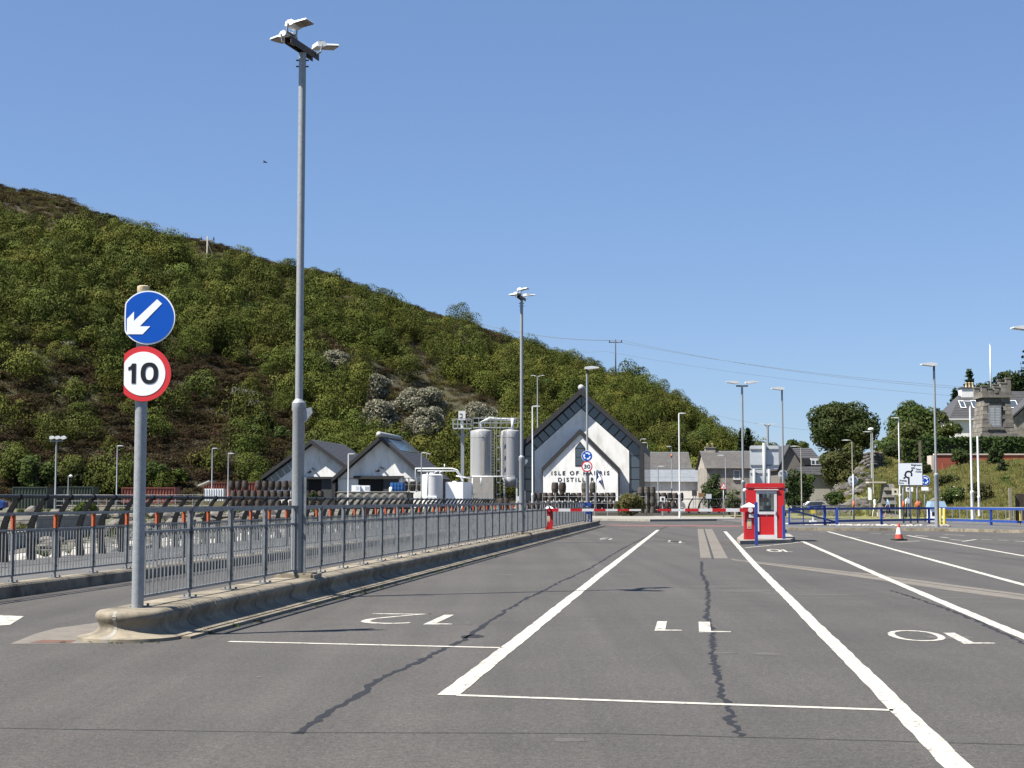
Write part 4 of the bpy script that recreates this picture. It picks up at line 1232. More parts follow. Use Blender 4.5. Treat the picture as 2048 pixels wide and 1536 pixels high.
for a, b in (((q0.x, q0.z), (q1.x, q0.z)), ((q0.x, q0.z), (q0.x, q1.z)), ((q0.x, q1.z), (q1.x, q1.z))):
    mb.bar((a[0], yy, a[1]), (b[0], yy, b[1]), .05, .05, up=(0, 1, 0))
mb.bar((q1.x, yy, .1), (q1.x, yy, q1.z + .03), .05, .05, up=(0, 1, 0))
tag(mb.build('hoop_rail', cope, org=(q1.x, yy, .1)), 'pale orange hoop rail left of the booth, behind the lowered boom', 'rail')
# blue steel stop posts in front of the booth
for label, px, y0, y1, Y, z in (('slender blue post in front of the booth door, left one of two', 1513, 1005, 1090, 52.4, 0), ('slender blue post at the right corner of the booth', 1568, 1011, 1084, 56.0, 0)):
    a, b = at(px, y1, Y), at(px, y0, Y)
    t = thing('blue_post', label, 'post', (a.x, Y, z))
    mb = MB(); mb.box((a.x, Y, z), (.095, .095, b.z - z)); mb.box((a.x, Y, b.z), (.085, .085, .012)); mb.build('shaft', blue_p, t)
    mb = MB()
    for zz in (.35, .95): mb.box((a.x + .07, Y + .02, zz), (.06, .05, .12))
    mb.build('latch_bracket', blue_p, t)
# blue swing gate and the blue fence that continues it
def bl(px, y, Y): return at(px, y, Y)
GA, GB = at(1577, 1046, 86), at(1692, 1044, 90)
t = thing('blue_gate', 'blue swing gate with a diagonal brace just right of the booth', 'gate', (GA.x, 86, .15))
def line_z(a, b, k, z): 
    p = a.lerp(b, k); return Vector((p.x, p.y, z))
zt, zl = at(1577, 1018, 86).z, at(1577, 1047, 86).z
mb = MB(); mb.bar(line_z(GA, GB, 0, zt), line_z(GA, GB, .83, zt), .07, .12); mb.build('top_bar', blue_p, t)
mb = MB(); mb.bar(line_z(GA, GB, 0, zl), line_z(GA, GB, .83, zl), .07, .12); mb.build('bottom_bar', blue_p, t)
mb = MB(); mb.bar(line_z(GA, GB, 0.03, zt - .05), line_z(GA, GB, .8, zl + .05), .06, .09); mb.build('brace', blue_p, t)
for k in (0.012, .25, .82):
    mb = MB(); mb.bar(line_z(GA, GB, k, zl), line_z(GA, GB, k, zt), .08 if k != .25 else .05, .08 if k != .25 else .05, up=(0, 1, 0)); mb.build('stile', blue_p, t)
mb = MB(); mb.bar(line_z(GA, GB, .62, .05), line_z(GA, GB, .62, zt + .15), .14, .14, up=(0, 1, 0)); mb.build('slam_post', blue_p, t)
mb = MB(); mb.bar(line_z(GA, GB, .35, zt + .1), line_z(GA, GB, .62, zt + .16), .12, .1); mb.build('counter_arm', blue_p, t)
FP = [(1674, 88), (1763, 92), (1858, 95), (1878, 95), (1982, 88), (2078, 82), (2180, 78)]
t = thing('blue_fence', 'low blue steel rail fence running right behind the cobble kerb', 'fence', (at(1692, 1044, 90).x, 90, .12))
zt, zl = 1.06, 0.36
pts = [Vector((at(px, 1040, Y).x, Y, 0)) for px, Y in FP]
for i, (a, b) in enumerate(zip(pts[:-1], pts[1:])):
    for z, nm in ((zt, 'top_rail'), (zl, 'bottom_rail')):
        mb = MB(); mb.bar(a + Zv * z, b + Zv * z, .08, .13); mb.build(nm, blue_p, t)
for i, p in enumerate(pts):
    mb = MB(); mb.bar(p + Zv * .12, p + Zv * (zt - .066), .13, .13, up=(0, 1, 0)); mb.build('post', blue_p, t)
# pavement and kerb on the right, cobble edging
rp = [gp(x, y) for x, y in ((1560, 1060), (1900, 1062), (2060, 1066), (2400, 1080))] + [Vector((90, 130, 0)), Vector((16, 130, 0))]
mb = MB(); mb.prism([(p.x, p.y) for p in rp], (0, 0, 0), (1, 0, 0), (0, 1, 0), (0, 0, .12))
pave = tag(mb.build('pavement', asph_path), kind='structure')
mb = MB(); mb.box((.46, 0, 0), (.9, .22, .14)); kst = mb.mesh('kerb_stone', kerb_m)
edge = [gp(x, y) for x, y in ((1560, 1060.5), (1900, 1062.5), (2060, 1066.5), (2130, 1069))]
for a, b in zip(edge[:-1], edge[1:]):
    n = int((b - a).length / .92)
    for k in range(n):
        inst(kst, 'kerb_stone', a.lerp(b, k / n), atan2(b.y - a.y, b.x - a.x), pave, ((b - a).length / n / .912, 1, 1))
# the roundabout's far kerb, low wall and pavement on the distillery side
mb = MB(); slabp = [gp(1186, 1041), gp(1300, 1043), gp(1480, 1041.5)]
mb.prism([(slabp[0].x, slabp[0].y), (slabp[1].x, slabp[1].y), (slabp[2].x, slabp[2].y), (slabp[2].x + 3, 150), (slabp[0].x - 3, 150)], (0, 0, 0), (1, 0, 0), (0, 1, 0), (0, 0, .16))
tag(mb.build('roundabout_verge', conc), kind='structure')
for i, (a, b) in enumerate(zip(slabp[:-1], slabp[1:])):
    n = int((b - a).length / .92)
    for k in range(n): pass
# traffic cone
cp = gp(1798, 1081)
t = thing('traffic_cone', 'red and white traffic cone standing on the lane markings', 'traffic cone', cp)
hc = at(1798, 1046.5, cp.y).z
mb = MB(); mb.box(cp + Zv * .012, (.46, .46, .045), .3); mb.lathe([(.2, .057), (.19, .075), (.17, .08)], 20, cp); mb.build('base', rubber, t)
f = lambda k: (0.155 * (1 - k) + .03 * k, .08 + (hc - .08) * k)
for k0, k1, m in ((0, .28, coner), (.28, .72, conew), (.72, 1.0, coner)):
    mb = MB(); mb.lathe([f(k0), f(k1)], 24, cp); mb.build('sleeve', m, t, 40)
# yellow bollards, pale blue bin shelter, rail hoops on the right pavement
for label, px, y0, y1 in (('yellow bollard touching the lamp column, left of the pair', 1881, 1016, 1054), ('yellow bollard, right of the pair by the lamp column', 1889, 1016, 1057)):
    p = gp(px, y1); h = at(px, y0, p.y).z
    tag(MB().tube([p, Vector((p.x, p.y, h - .05)), Vector((p.x, p.y, h))], [.075, .075, .05], 14).build('bollard', yellow_p, None, 40, org=p), label, 'bollard', 'yellow bollards by the lamp column')
Ys = 104
A = at(1858, 1026, Ys); B = at(1893, 1003, Ys)
t = thing('glazed_shelter', 'small pale blue roofed cabinet behind the yellow bollards', 'cabinet', ((A.x + B.x) / 2, Ys, .12))
mb = MB(); mb.frame_box((A.x + .08, Ys, .12), (B.x - A.x - .16, 0, 0), (0, .8, 0), (0, 0, B.z - .52)); mb.build('body', s_white, t)
mb = MB(); mb.prism([(0, 0), (B.x - A.x, 0), (B.x - A.x - .15, .42), (.15, .42)], (A.x, Ys - .15, B.z - .4), (1, 0, 0), (0, .25, 1), (0, 1.0, 0)); mb.build('roof', M('pale_blue_panel', (0.3, 0.42, 0.55, 1), (0.26, 0.38, 0.5, 1), 2, 0.3), t)
mb = MB(); mb.frame_box((A.x + .2, Ys - .01, .5), (.5, 0, 0), (0, .008, 0), (0, 0, .25)); mb.build('notice', s_black, t)
# galvanised guard rail with footed posts, right
def hooprail(label, x0, x1, Y0, Y1, n, h0=1.05, bars=False, zb=.12):
    a, b = Vector((at(x0, 1040, Y0).x, Y0, zb)), Vector((at(x1, 1040, Y1).x, Y1, zb))
    t = thing('guard_rail', label, 'railing', a)
    mb = MB(); mb.bar(a + Zv * h0, b + Zv * h0, .05, .05); mb.build('top_rail', galv, t)
    if bars:
        mb = MB(); mb.bar(a + Zv * .15, b + Zv * .15, .04, .04); mb.build('bottom_rail', galv, t)
    for k in range(n + 1):
        p = a.lerp(b, k / n)
        mb = MB(); mb.bar(p, p + Zv * (h0 - .025), .045, .045, up=(0, 1, 0))
        if not bars: mb.bar(p + Zv * .03, p + Vector((.28, -.1, .06)), .05, .04)
        mb.build('post', galv, t)
        if bars and k < n:
            for j in range(1, 8):
                q = a.lerp(b, (k + j / 8) / n)
                mb = MB(); mb.bar(q + Zv * .17, q + Zv * (h0 - .025), .014, .014, up=(0, 1, 0)); mb.build('baluster', galv, t)
    return t
hooprail('thin galvanised rail with hooked feet along the right pavement', 1890, 2060, 99, 94, 11, .98)
hooprail('galvanised barred guard rail seen through the blue gate', 1582, 1700, 104, 112, 5, bars=True)
# picket fence, gate post and yellow rail at the right edge
Yp = 108
t = thing('board_fence', 'dark brown close boarded fence at the right edge below the bank', 'fence', (at(2030, 1030, Yp).x, Yp, .12))
for k in range(16):
    px = 2031 + k * 4.1
    a = at(px, 1014, Yp); zt = at(px, 988 + rng.uniform(-1, 1), Yp).z
    mb = MB(); mb.frame_box((a.x, Yp, .12), (3.7 * Yp / F, 0, 0), (0, .03, 0), (0, 0, zt - .12)); mb.build('board', wood_d, t)
for z in (.6, 1.5):
    mb = MB(); a = at(2031, 1000, Yp); mb.frame_box((a.x, Yp + .031, z), (2.3, 0, 0), (0, .05, 0), (0, 0, .09)); mb.build('rail', wood_d, t)
a = at(2021, 1030, Yp - .2)
tag(MB().box((a.x, a.y, .12), (.18, .14, at(2021, 976, Yp).z - .12)).build('gate_post', M('weathered_gate_post', (.3, .27, .2, 1), (.22, .2, .15, 1), 5, .9), None, org=(a.x, a.y, .12)), 'weathered wooden post at the left end of the brown board fence', 'post')
t = thing('yellow_rail', 'yellow tubular rail at the right edge in front of the board fence', 'rail', (at(2040, 1040, 92).x, 92, .12))
a = at(2039, 1018, 92)
for z, nm in ((a.z, 'top_rail'), (at(2039, 1043, 92).z, 'bottom_rail')):
    mb = MB(); mb.bar((a.x - .1, 92, z), (a.x + 2.5, 92, z), .07, .1); mb.build(nm, yellow_p, t)
for k in range(3):
    mb = MB(); mb.bar((a.x + .05 + k * 1.1, 92.08, .12), (a.x + .05 + k * 1.1, 92.08, a.z), .07, .07, up=(0, 1, 0)); mb.build('post', yellow_p, t)
# white sawhorse with a yellow board seen through the gate
p = at(1626, 1040, 100); p.z = .12
t = thing('road_works_board', 'yellow notice board on white feet standing behind the blue gate', 'sign', p)
mb = MB(); mb.box((p.x, p.y, at(0, 1027, 100).z), (.28, .03, .4)); mb.build('board', yellow_p, t)
mb = MB(); mb.box((p.x, p.y, .121), (.4, .4, .12)); mb.box((p.x, p.y + .05, .24), (.08, .04, .95)); mb.box((p.x, p.y, at(0, 1016, 100).z), (.3, .05, .06)); mb.build('stand', white_p, t)
# blue wrapped barrier frame at the end of the kerb
t = thing('kerb_end_rail', 'blue painted rail end beneath the 30 sign at the end of the kerb', 'railing', lane(K1 + .1, 86.5, .32))
for k, x in enumerate((-.35, 0, .35)):
    mb = MB(); p = lane(K1 + x, 86.6, .32); mb.bar(p, p + Zv * 1.05, .1, .1, up=(0, 1, 0)); mb.build('post', blue_p, t)
for z in (.55, 1.0):
    mb = MB(); mb.bar(lane(K1 - .35, 86.5, .32 + z), lane(K1 + .35, 86.5, .32 + z), .06, .2); mb.build('rail', blue_p, t)

# ================================================================== PEOPLE
def person(label, px, py, Y, H, head_dir, top, bottom, stride=0.25, bare_leg=0.0, lean=0.03, arm=0.2, shoe=None):
    """walking figure; head_dir = direction of travel (angle), one continuous skinned surface"""
    base = at(px, py, Y); base.z = 0.12
    s = H / 1.75
    fx, fy = cos(head_dir), sin(head_dir)
    fw = Vector((fx, fy, 0)); sd = Vector((-fy, fx, 0))
    def q(f, l, z): return base + (fw * f + sd * l) * s + Vector((0, 0, z * s))
    V = {}
    V['pel'] = (q(0, 0, .96), .135); V['wai'] = (q(lean * .4, 0, 1.1), .125); V['che'] = (q(lean * .8, 0, 1.3), .15)
    V['nec'] = (q(lean, 0, 1.46), .06); V['hd0'] = (q(lean + .02, 0, 1.56), .075); V['hd1'] = (q(lean + .02, 0, 1.66), .09); V['hd2'] = (q(lean, 0, 1.72), .055)
    E = [('pel', 'wai', 'b'), ('wai', 'che', 't'), ('che', 'nec', 't'), ('nec', 'hd0', 's'), ('hd0', 'hd1', 's'), ('hd1', 'hd2', 'h')]
    for sg, n in ((1, 'l'), (-1, 'r')):
        st = stride * sg
        V['hip' + n] = (q(0, .09 * sg, .9), .095); V['kne' + n] = (q(st * .55 + .03, .095 * sg, .5), .062); V['ank' + n] = (q(st, .1 * sg, .09), .042); V['toe' + n] = (q(st + .15, .11 * sg, .035), .035)
        E += [('pel', 'hip' + n, 'b'), ('hip' + n, 'kne' + n, 'b'), ('kne' + n, 'ank' + n, 'l'), ('ank' + n, 'toe' + n, 'f')]
        V['sho' + n] = (q(lean * .9, .19 * sg, 1.4), .062); V['elb' + n] = (q(-arm * sg * .6, .25 * sg, 1.13), .046); V['wri' + n] = (q(-arm * sg + .08, .25 * sg, .9), .033); V['han' + n] = (q(-arm * sg + .12, .25 * sg, .8), .035)
        E += [('che', 'sho' + n, 't'), ('sho' + n, 'elb' + n, 't'), ('elb' + n, 'wri' + n, 's'), ('wri' + n, 'han' + n, 's')]
    keys = list(V)
    me = bpy.data.meshes.new('person')
    me.from_pydata([tuple(V[k][0] - base) for k in keys], [(keys.index(a), keys.index(b)) for a, b, m in E], [])
    o = bpy.data.objects.new('person', me); link(o)
    md = o.modifiers.new('skin', 'SKIN')
    for i, k in enumerate(keys):
        me.skin_vertices[0].data[i].radius = (V[k][1] * s, V[k][1] * s)
        me.skin_vertices[0].data[i].use_root = (k == 'pel')
    o.modifiers.new('sub', 'SUBSURF').levels = 1
    dg = bpy.context.evaluated_depsgraph_get()
    nm = bpy.data.meshes.new_from_object(o.evaluated_get(dg))
    bpy.data.objects.remove(o)
    mats = [top, bottom, skin, hair, shoe or rubber]
    nm.materials.clear()
    for m in mats: nm.materials.append(m)
    cl = {'t': 0, 'b': 1, 's': 2, 'h': 3, 'f': 4, 'l': 2 if bare_leg else 1}
    for p in nm.polygons:
        c = p.center
        best, bd = 't', 9
        for a, b, m in E:
            A, B = V[a][0] - base, V[b][0] - base
            k = max(0, min(1, (c - A).dot(B - A) / (B - A).length_squared))
            d = (c - A.lerp(B, k)).length - V[a][1] * s * .6
            if d < bd: bd, best = d, m
        p.material_index = cl[best]
        if best == 's' and c.z > 1.5 * s and (c - (V['hd1'][0] - base)).dot(fw) < 0.03 * s: p.material_index = 3
        p.use_smooth = True
    o = bpy.data.objects.new('person', nm); link(o)
    o.location = base
    OFF[o.name] = base
    tag(o, label, 'person')
    # facial features
    h = V['hd1'][0]
    mb = MB(); mb.lathe([(1e-3, -.012), (.012, 0), (1e-3, .03)], 6, h + fw * .1 * s - Vector((0, 0, .03 * s))); mb.build('nose', skin, o, True)
    return o
shirt_w = M('white_cloth', (.75, .75, .74, 1), rough=.9); trous_w = M('cream_cloth', (.66, .64, .6, 1), rough=.9)
shirt_b = M('light_blue_cloth', (.28, .45, .68, 1), rough=.9); short_n = M('navy_cloth', (.02, .03, .08, 1), rough=.9)
dark_c = M('charcoal_cloth', (.02, .022, .03, 1), rough=.9); pink_c = M('coral_cloth', (.5, .16, .13, 1), rough=.9); palebl = M('pale_blue_cloth', (.6, .66, .76, 1), rough=.9)
person('person in white top and white trousers walking by the tapered stone pier', 1751, 1036, 126, 1.72, pi / 2 + .9, shirt_w, trous_w, .22)
person('person in light blue shirt and dark shorts striding left of the sign posts', 1777, 1035, 124, 1.7, pi - .3, shirt_b, short_n, .3, 1)
person('person in pale shirt and dark trousers behind the middle post of the direction sign', 1817, 1037, 120, 1.86, pi / 2 + .2, palebl, dark_c, .16)
person('person in coral top and dark trousers right of the man in the pale shirt', 1837, 1037, 122, 1.6, pi / 2 - .4, pink_c, dark_c, .18)
# ================================================================== TERRAIN
def grid_mesh(name, fn, us, vs, mat, smooth=True):
    """fn(u,v)->point"""
    V = [fn(u, v) for u in us for v in vs]
    n = len(vs)
    Fc = [(i * n + j, (i + 1) * n + j, (i + 1) * n + j + 1, i * n + j + 1) for i in range(len(us) - 1) for j in range(n - 1)]
    mb = MB(); mb.add(V, Fc)
    return mb.build(name, mat, None, smooth)
RIDGE = [(-900, 150), (-600, 215), (-300, 290), (0, 378), (60, 387), (110, 397), (140, 411), (170, 428), (200, 442), (240, 452), (330, 474), (410, 489), (500, 516), (560, 532), (640, 546), (700, 566), (770, 598),
         (850, 629), (930, 647), (990, 669), (1040, 688), (1100, 707), (1160, 738), (1215, 764), (1270, 769), (1330, 791), (1380, 820), (1415, 851), (1440, 872), (1475, 892), (1500, 912), (1540, 940), (1600, 975)]
FOOT = [(-900, 172), (0, 178), (300, 184), (600, 188), (1000, 210), (1200, 222), (1300, 232), (1480, 250), (1600, 260)]
RIDY = [(-900, 290), (0, 320), (600, 345), (1000, 380), (1250, 410), (1400, 380), (1480, 350), (1600, 330)]
def hill_pt(px, t):
    Yf, Yr = interp(px, FOOT), interp(px, RIDY)
    zf = 0.7
    top = at(px, interp(px, RIDGE), Yr)
    if t <= 1:
        Y = Yf + (Yr - Yf) * t
        k = 0.62 * t + 0.38 * sin(t * pi / 2)
        z = zf + (top.z - zf) * k
    else:
        Y = Yr + (Yr - Yf) * (t - 1)
        z = top.z - (top.z - zf) * 0.55 * (t - 1) ** 1.5 * 1.4 - (t - 1) * 4
    x = (px - 1024) / F * Y / CP * 1.0
    a = at(px, 900, Y).x
    amp = min(1, t * 5) * (1 if t < .72 else max(0.18, 1 - (t - .72) * 3.2) if t < 1 else .18)
    nz = mnoise.fractal(Vector((a * .022, Y * .022, 3.1)), 0.9, 2.1, 4) * 4.0 * amp
    # gullies running down the slope
    nz += (abs(mnoise.noise(Vector((a * .035 + Y * .012, Y * .008, 9.2)))) - .25) * 5.0 * amp
    return Vector((a, Y, max(0.2, z + nz)))
us = list(np.linspace(-900, 1600, 190)); vs = list(np.linspace(0, 1.0, 46)) + [1.08, 1.2, 1.4, 1.7, 2.0]
hill = tag(grid_mesh('hill', hill_pt, us, vs, hillm), kind='structure')
# far shore and yard: rises out of the harbour pocket behind the black railing
def shore_pt(x, y):
    # distance left of the railing line
    d = (K3 - 0.4 + 0.119 * y) - x
    z = -1.5 + 1.3 * min(1, max(0, (y - 30) / 60)) * 1.0
    k = min(1, max(0, (y - 62) / 48)); k = k * k * (3 - 2 * k)
    z = -0.75 + k * 1.35
    if y > 112: z = .6 + min(.25, (y - 112) * .006)
    if d < 6: z = max(z, -0.1 - d * .1)
    n = mnoise.fractal(Vector((x * .12, y * .12, 1)), 1, 2, 3) * .16 * (1 if y < 112 else .25)
    return Vector((x, y, z + n - .08))
def yard_fn(u, v):
    y = 8 + v * 232
    x1 = K3 - 0.4 + 0.119 * min(y, 118)
    x0 = -150 - y * .25
    return shore_pt(x0 + (x1 - x0) * u ** .6, y)
shore = tag(grid_mesh('shore', yard_fn, list(np.linspace(0, 1, 60)), list(np.linspace(0, 1, 90)), soil), kind='structure')
mb = MB(); mb.prism([(-75, 141), (21, 141), (62, 150), (62, 300), (-75, 300)], (0, 0, 0), (1, 0, 0), (0, 1, 0), (0, 0, .68), 0)
tag(mb.build('yard', yardm), kind='structure')
mb = MB(); mb.poly([(14, 130, .05), (95, 130, .05), (120, 420, .05), (40, 420, .05)]); tag(mb.build('road', asph_path), kind='structure')

# right bank: grass slope, stone covered flank on its left
BTOP = [(1560, 1012), (1640, 1008), (1670, 985), (1700, 950), (1735, 912), (1765, 905), (1800, 915), (1840, 944), (1868, 944), (1900, 934), (1935, 926), (2060, 925), (2500, 925)]
def bank_pt(px, t):
    Yf = interp(px, [(1560, 136), (1700, 134), (1800, 132), (1900, 122), (2060, 112), (2500, 100)])
    Yt = interp(px, [(1560, 165), (1700, 170), (1800, 168), (1900, 160), (2060, 152), (2500, 150)])
    top = at(px, interp(px, BTOP), Yt)
    if t <= 1:
        Y = Yf + (Yt - Yf) * t
        z = .1 + (top.z - .1) * (.75 * t + .25 * sin(t * pi / 2))
    else:
        Y = Yt + (t - 1) * 100; z = top.z + (t - 1) * 2.0
    x = at(px, 950, Y).x
    n = mnoise.fractal(Vector((x * .25, Y * .25, 7)), 1, 2, 3) * .3 * min(1, t * 4) * (1 if t < .85 else .3)
    return Vector((x, Y, z + n))
bank = tag(grid_mesh('bank', bank_pt, list(np.linspace(1560, 2500, 90)), list(np.linspace(0, 1, 26)) + [1.1, 1.4, 2], grassm), kind='structure')

# ================================================================== FOLIAGE BUILDERS
def quads(pos, nrm, size, r, aspect=0.62):
    """one bent-free leaf clump card per point"""
    n = len(pos)
    rv = r.normal(size=(n, 3))
    t = np.cross(nrm, rv); t /= np.linalg.norm(t, axis=1)[:, None] + 1e-9
    b = np.cross(nrm, t)
    s = (size * r.uniform(.6, 1.35, n))[:, None]
    v = np.stack([pos - t * s, pos + b * s * aspect, pos + t * s, pos - b * s * aspect], 1).reshape(-1, 3)
    return v
def cards_mesh(name, v, mats, mi=None):
    n = len(v) // 4
    me = bpy.data.meshes.new(name)
    me.vertices.add(n * 4); me.vertices.foreach_set('co', v.astype(np.float32).ravel())
    me.loops.add(n * 4); me.loops.foreach_set('vertex_index', np.arange(n * 4, dtype=np.int32))
    me.polygons.add(n); me.polygons.foreach_set('loop_start', np.arange(0, n * 4, 4, dtype=np.int32)); me.polygons.foreach_set('loop_total', np.full(n, 4, np.int32))
    for m in fmt(mats): me.materials.append(m)
    if mi is not None: me.polygons.foreach_set('material_index', mi.astype(np.int32))
    me.update(calc_edges=True)
    return me
def sphere_dirs(n, r, up=0.0):
    d = r.normal(size=(n, 3)); d[:, 2] += up
    return d / np.linalg.norm(d, axis=1)[:, None]
def blob_cards(blobs, per, size, r, shell=(.72, 1.05), up=.25, jit=.42):
    out = []
    for c, rad in blobs:
        n = max(6, int(per * (rad[0] * rad[1] + rad[0] * rad[2]) / 2)) if per else int(min(900, 6.6 * (rad[0] * rad[1] + rad[0] * rad[2]) / 2 / size ** 2))
        d = sphere_dirs(n, r, up)
        k = r.uniform(shell[0], shell[1], n)[:, None]
        p = np.array(c) + d * np.array(rad) * k
        nr = d + r.normal(size=(n, 3)) * jit; nr /= np.linalg.norm(nr, axis=1)[:, None]
        out.append(quads(p, nr, size, r))
    return np.concatenate(out)
def crown_blobs(R, H, n, r, low=.25, br=(.28, .45)):
    """lumps spread through a dome of radius R, height H (base at 0)"""
    bl = []
    for i in range(n):
        d = sphere_dirs(1, r, .25)[0]
        k = r.uniform(.35, .8)
        c = np.array([d[0] * R * k, d[1] * R * k, H * (.44 + (.6 if d[2] > 0 else .42) * d[2] * k)])
        if c[2] < H * low: c[2] = H * low
        q = r.uniform(*br) * R
        bl.append((c, (q, q, q * r.uniform(.7, 1.0))))
    return bl
L_scrub = leafmat('scrub_leaf', (0.046, 0.063, 0.011, 1), (0.096, 0.107, 0.018, 1), (0.122, 0.13, 0.026, 1), 0.045, .08, .34, .024)
L_dark = leafmat('dark_leaf', (0.028, 0.048, 0.016, 1), (0.05, 0.07, 0.024, 1), (0.065, 0.088, 0.03, 1), 0.3, .25, .2)
L_mid = leafmat('mid_leaf', (0.05, 0.08, 0.02, 1), (0.085, 0.115, 0.03, 1), (0.12, 0.145, 0.045, 1), 0.3, .3, .15)
L_olive = leafmat('olive_leaf', (0.075, 0.085, 0.028, 1), (0.12, 0.115, 0.045, 1), (0.1, 0.13, 0.04, 1), 0.3, .3, .2)
L_pine = leafmat('conifer_needle', (0.018, 0.032, 0.014, 1), (0.032, 0.05, 0.022, 1), None, 0.5, .15, .15)
L_heath = leafmat('heather', (0.034, 0.023, 0.012, 1), (0.058, 0.039, 0.019, 1), (0.05, 0.047, 0.018, 1), 0.06, .2, .35, .025)
L_grass = leafmat('dry_grass', (0.125, 0.105, 0.04, 1), (0.085, 0.085, 0.028, 1), (0.17, 0.14, 0.06, 1), 0.05, .3, .25, .02)
L_bgrass = leafmat('bank_grass_blade', (0.2, 0.205, 0.06, 1), (0.31, 0.275, 0.11, 1), (0.13, 0.17, 0.045, 1), 0.25, .35, .2, .02)
L_flower = leafmat('pale_flower', (0.35, 0.33, 0.255, 1), (0.29, 0.275, 0.2, 1), (0.22, 0.225, 0.15, 1), 0.4, .2, .12, .005)
L_sage = leafmat('sage_leaf', (0.14, 0.145, 0.095, 1), (0.2, 0.195, 0.135, 1), None, 0.4, .2, .1, .005)
L_white = leafmat('white_blossom', (0.7, 0.68, 0.6, 1), (0.55, 0.53, 0.45, 1), None, 1, .2, .1, .0)
L_hedge = leafmat('hedge_leaf', (0.035, 0.065, 0.018, 1), (0.06, 0.095, 0.026, 1), (0.085, 0.125, 0.035, 1), 0.5, .25, .1)
nr = np.random.default_rng(11)

def limbs(mb, H, r0, r, n=5, spread=.5, base=(0, 0, 0)):
    B = Vector(base)
    top = B + Vector((r.uniform(-.3, .3), r.uniform(-.3, .3), H * .72))
    mid = B.lerp(top, .5) + Vector((r.uniform(-.2, .2), r.uniform(-.2, .2), 0))
    mb.tube([B - Vector((0, 0, .3)), B + Vector((0, 0, .3)), mid, top], [r0 * 1.25, r0, r0 * .7, r0 * .25], 7)
    for i in range(n):
        k = r.uniform(.25, .8)
        p = B.lerp(mid, k * 2) if k < .5 else mid.lerp(top, (k - .5) * 2)
        a = 2 * pi * i / n + r.uniform(-.4, .4)
        e = p + Vector((cos(a) * H * spread * .6, sin(a) * H * spread * .6, H * r.uniform(.15, .35)))
        m = p.lerp(e, .5) + Vector((0, 0, .1 * H * .3))
        mb.tube([p, m, e], [r0 * .45, r0 * .28, r0 * .1], 5)
def tree(name, label, px, pyb, pyt, wpx, Y, leaf, cat='tree', group=None, nb=26, per=26, size=.3, trunk=.3, zb=None, low=.22, depth=.9, seed=0, br=(.28, .45), extra=None, up=.25):
    b = at(px, pyb, Y)
    if zb is not None: b.z = zb
    H = at(px, pyt, Y).z - b.z
    R = wpx * Y / F / 2
    r = np.random.default_rng(1000 + seed)
    t = thing(name, label, cat, b, group)
    bl = crown_blobs(1.0, 1.0, nb, r, low, br)
    bl = [((c[0] * R, c[1] * R * depth, c[2] * H * .93), (q[0] * R, q[1] * R * depth, q[2] * min(R, H * .75))) for c, q in bl]
    v = blob_cards(bl, None, size * .55, r, up=up)
    mats = [leaf]
    mi = None
    if extra is not None:
        bl2 = [(c, tuple(x * 1.03 for x in q)) for c, q in bl]
        v2 = blob_cards(bl2, per * extra[1] * 4, size * .42, r, (.98, 1.08), .55, .9)
        mi = np.concatenate([np.zeros(len(v) // 4), np.ones(len(v2) // 4)])
        v = np.concatenate([v, v2]); mats.append(extra[0])
    me = cards_mesh('crown', v, mats, mi)
    o = bpy.data.objects.new('crown', me); link(o); o.parent = t
    OFF[o.name] = b
    mb = MB(); limbs(mb, H, trunk, random.Random(seed), 6, .45 * R / max(H, .1) * 1.6, b); mb.build('trunk', bark, t, True)
    return t
def conifer(label, px, pyb, pyt, wpx, Y, seed=0, name='conifer', tiers=11):
    b = at(px, pyb, Y); H = at(px, pyt, Y).z - b.z; R = wpx * Y / F / 2
    r = np.random.default_rng(500 + seed)
    t = thing(name, label, 'tree', b)
    out = []
    for i in range(tiers):
        k = (i + .4) / tiers
        rr = R * (1 - k) ** .8 * r.uniform(.8, 1.15)
        z = H * (.1 + .9 * k)
        nbr = max(4, int(9 * (1 - k) + 3))
        for j in range(nbr):
            a = 2 * pi * (j / nbr) + r.uniform(-.3, .3)
            n = 16
            s = r.uniform(.1, 1, n)
            L = rr * r.uniform(.75, 1.1)
            p = np.stack([np.cos(a) * s * L, np.sin(a) * s * L, z - s * L * .18 + r.normal(size=n) * .12], 1)
            p += r.normal(size=p.shape) * .12
            nn = r.normal(size=p.shape) * .6 + np.array([0, 0, 1]); nn /= np.linalg.norm(nn, axis=1)[:, None]
            out.append(quads(p, nn, .3, r, .5))
    me = cards_mesh('crown', np.concatenate(out), L_pine)
    o = bpy.data.objects.new('crown', me); link(o); o.parent = t
    mb = MB(); mb.tube([b, b + Vector((0, 0, H * .6)), b + Vector((0, 0, H * .98))], [.28, .16, .03], 7); mb.build('trunk', bark, t, True)
    return t

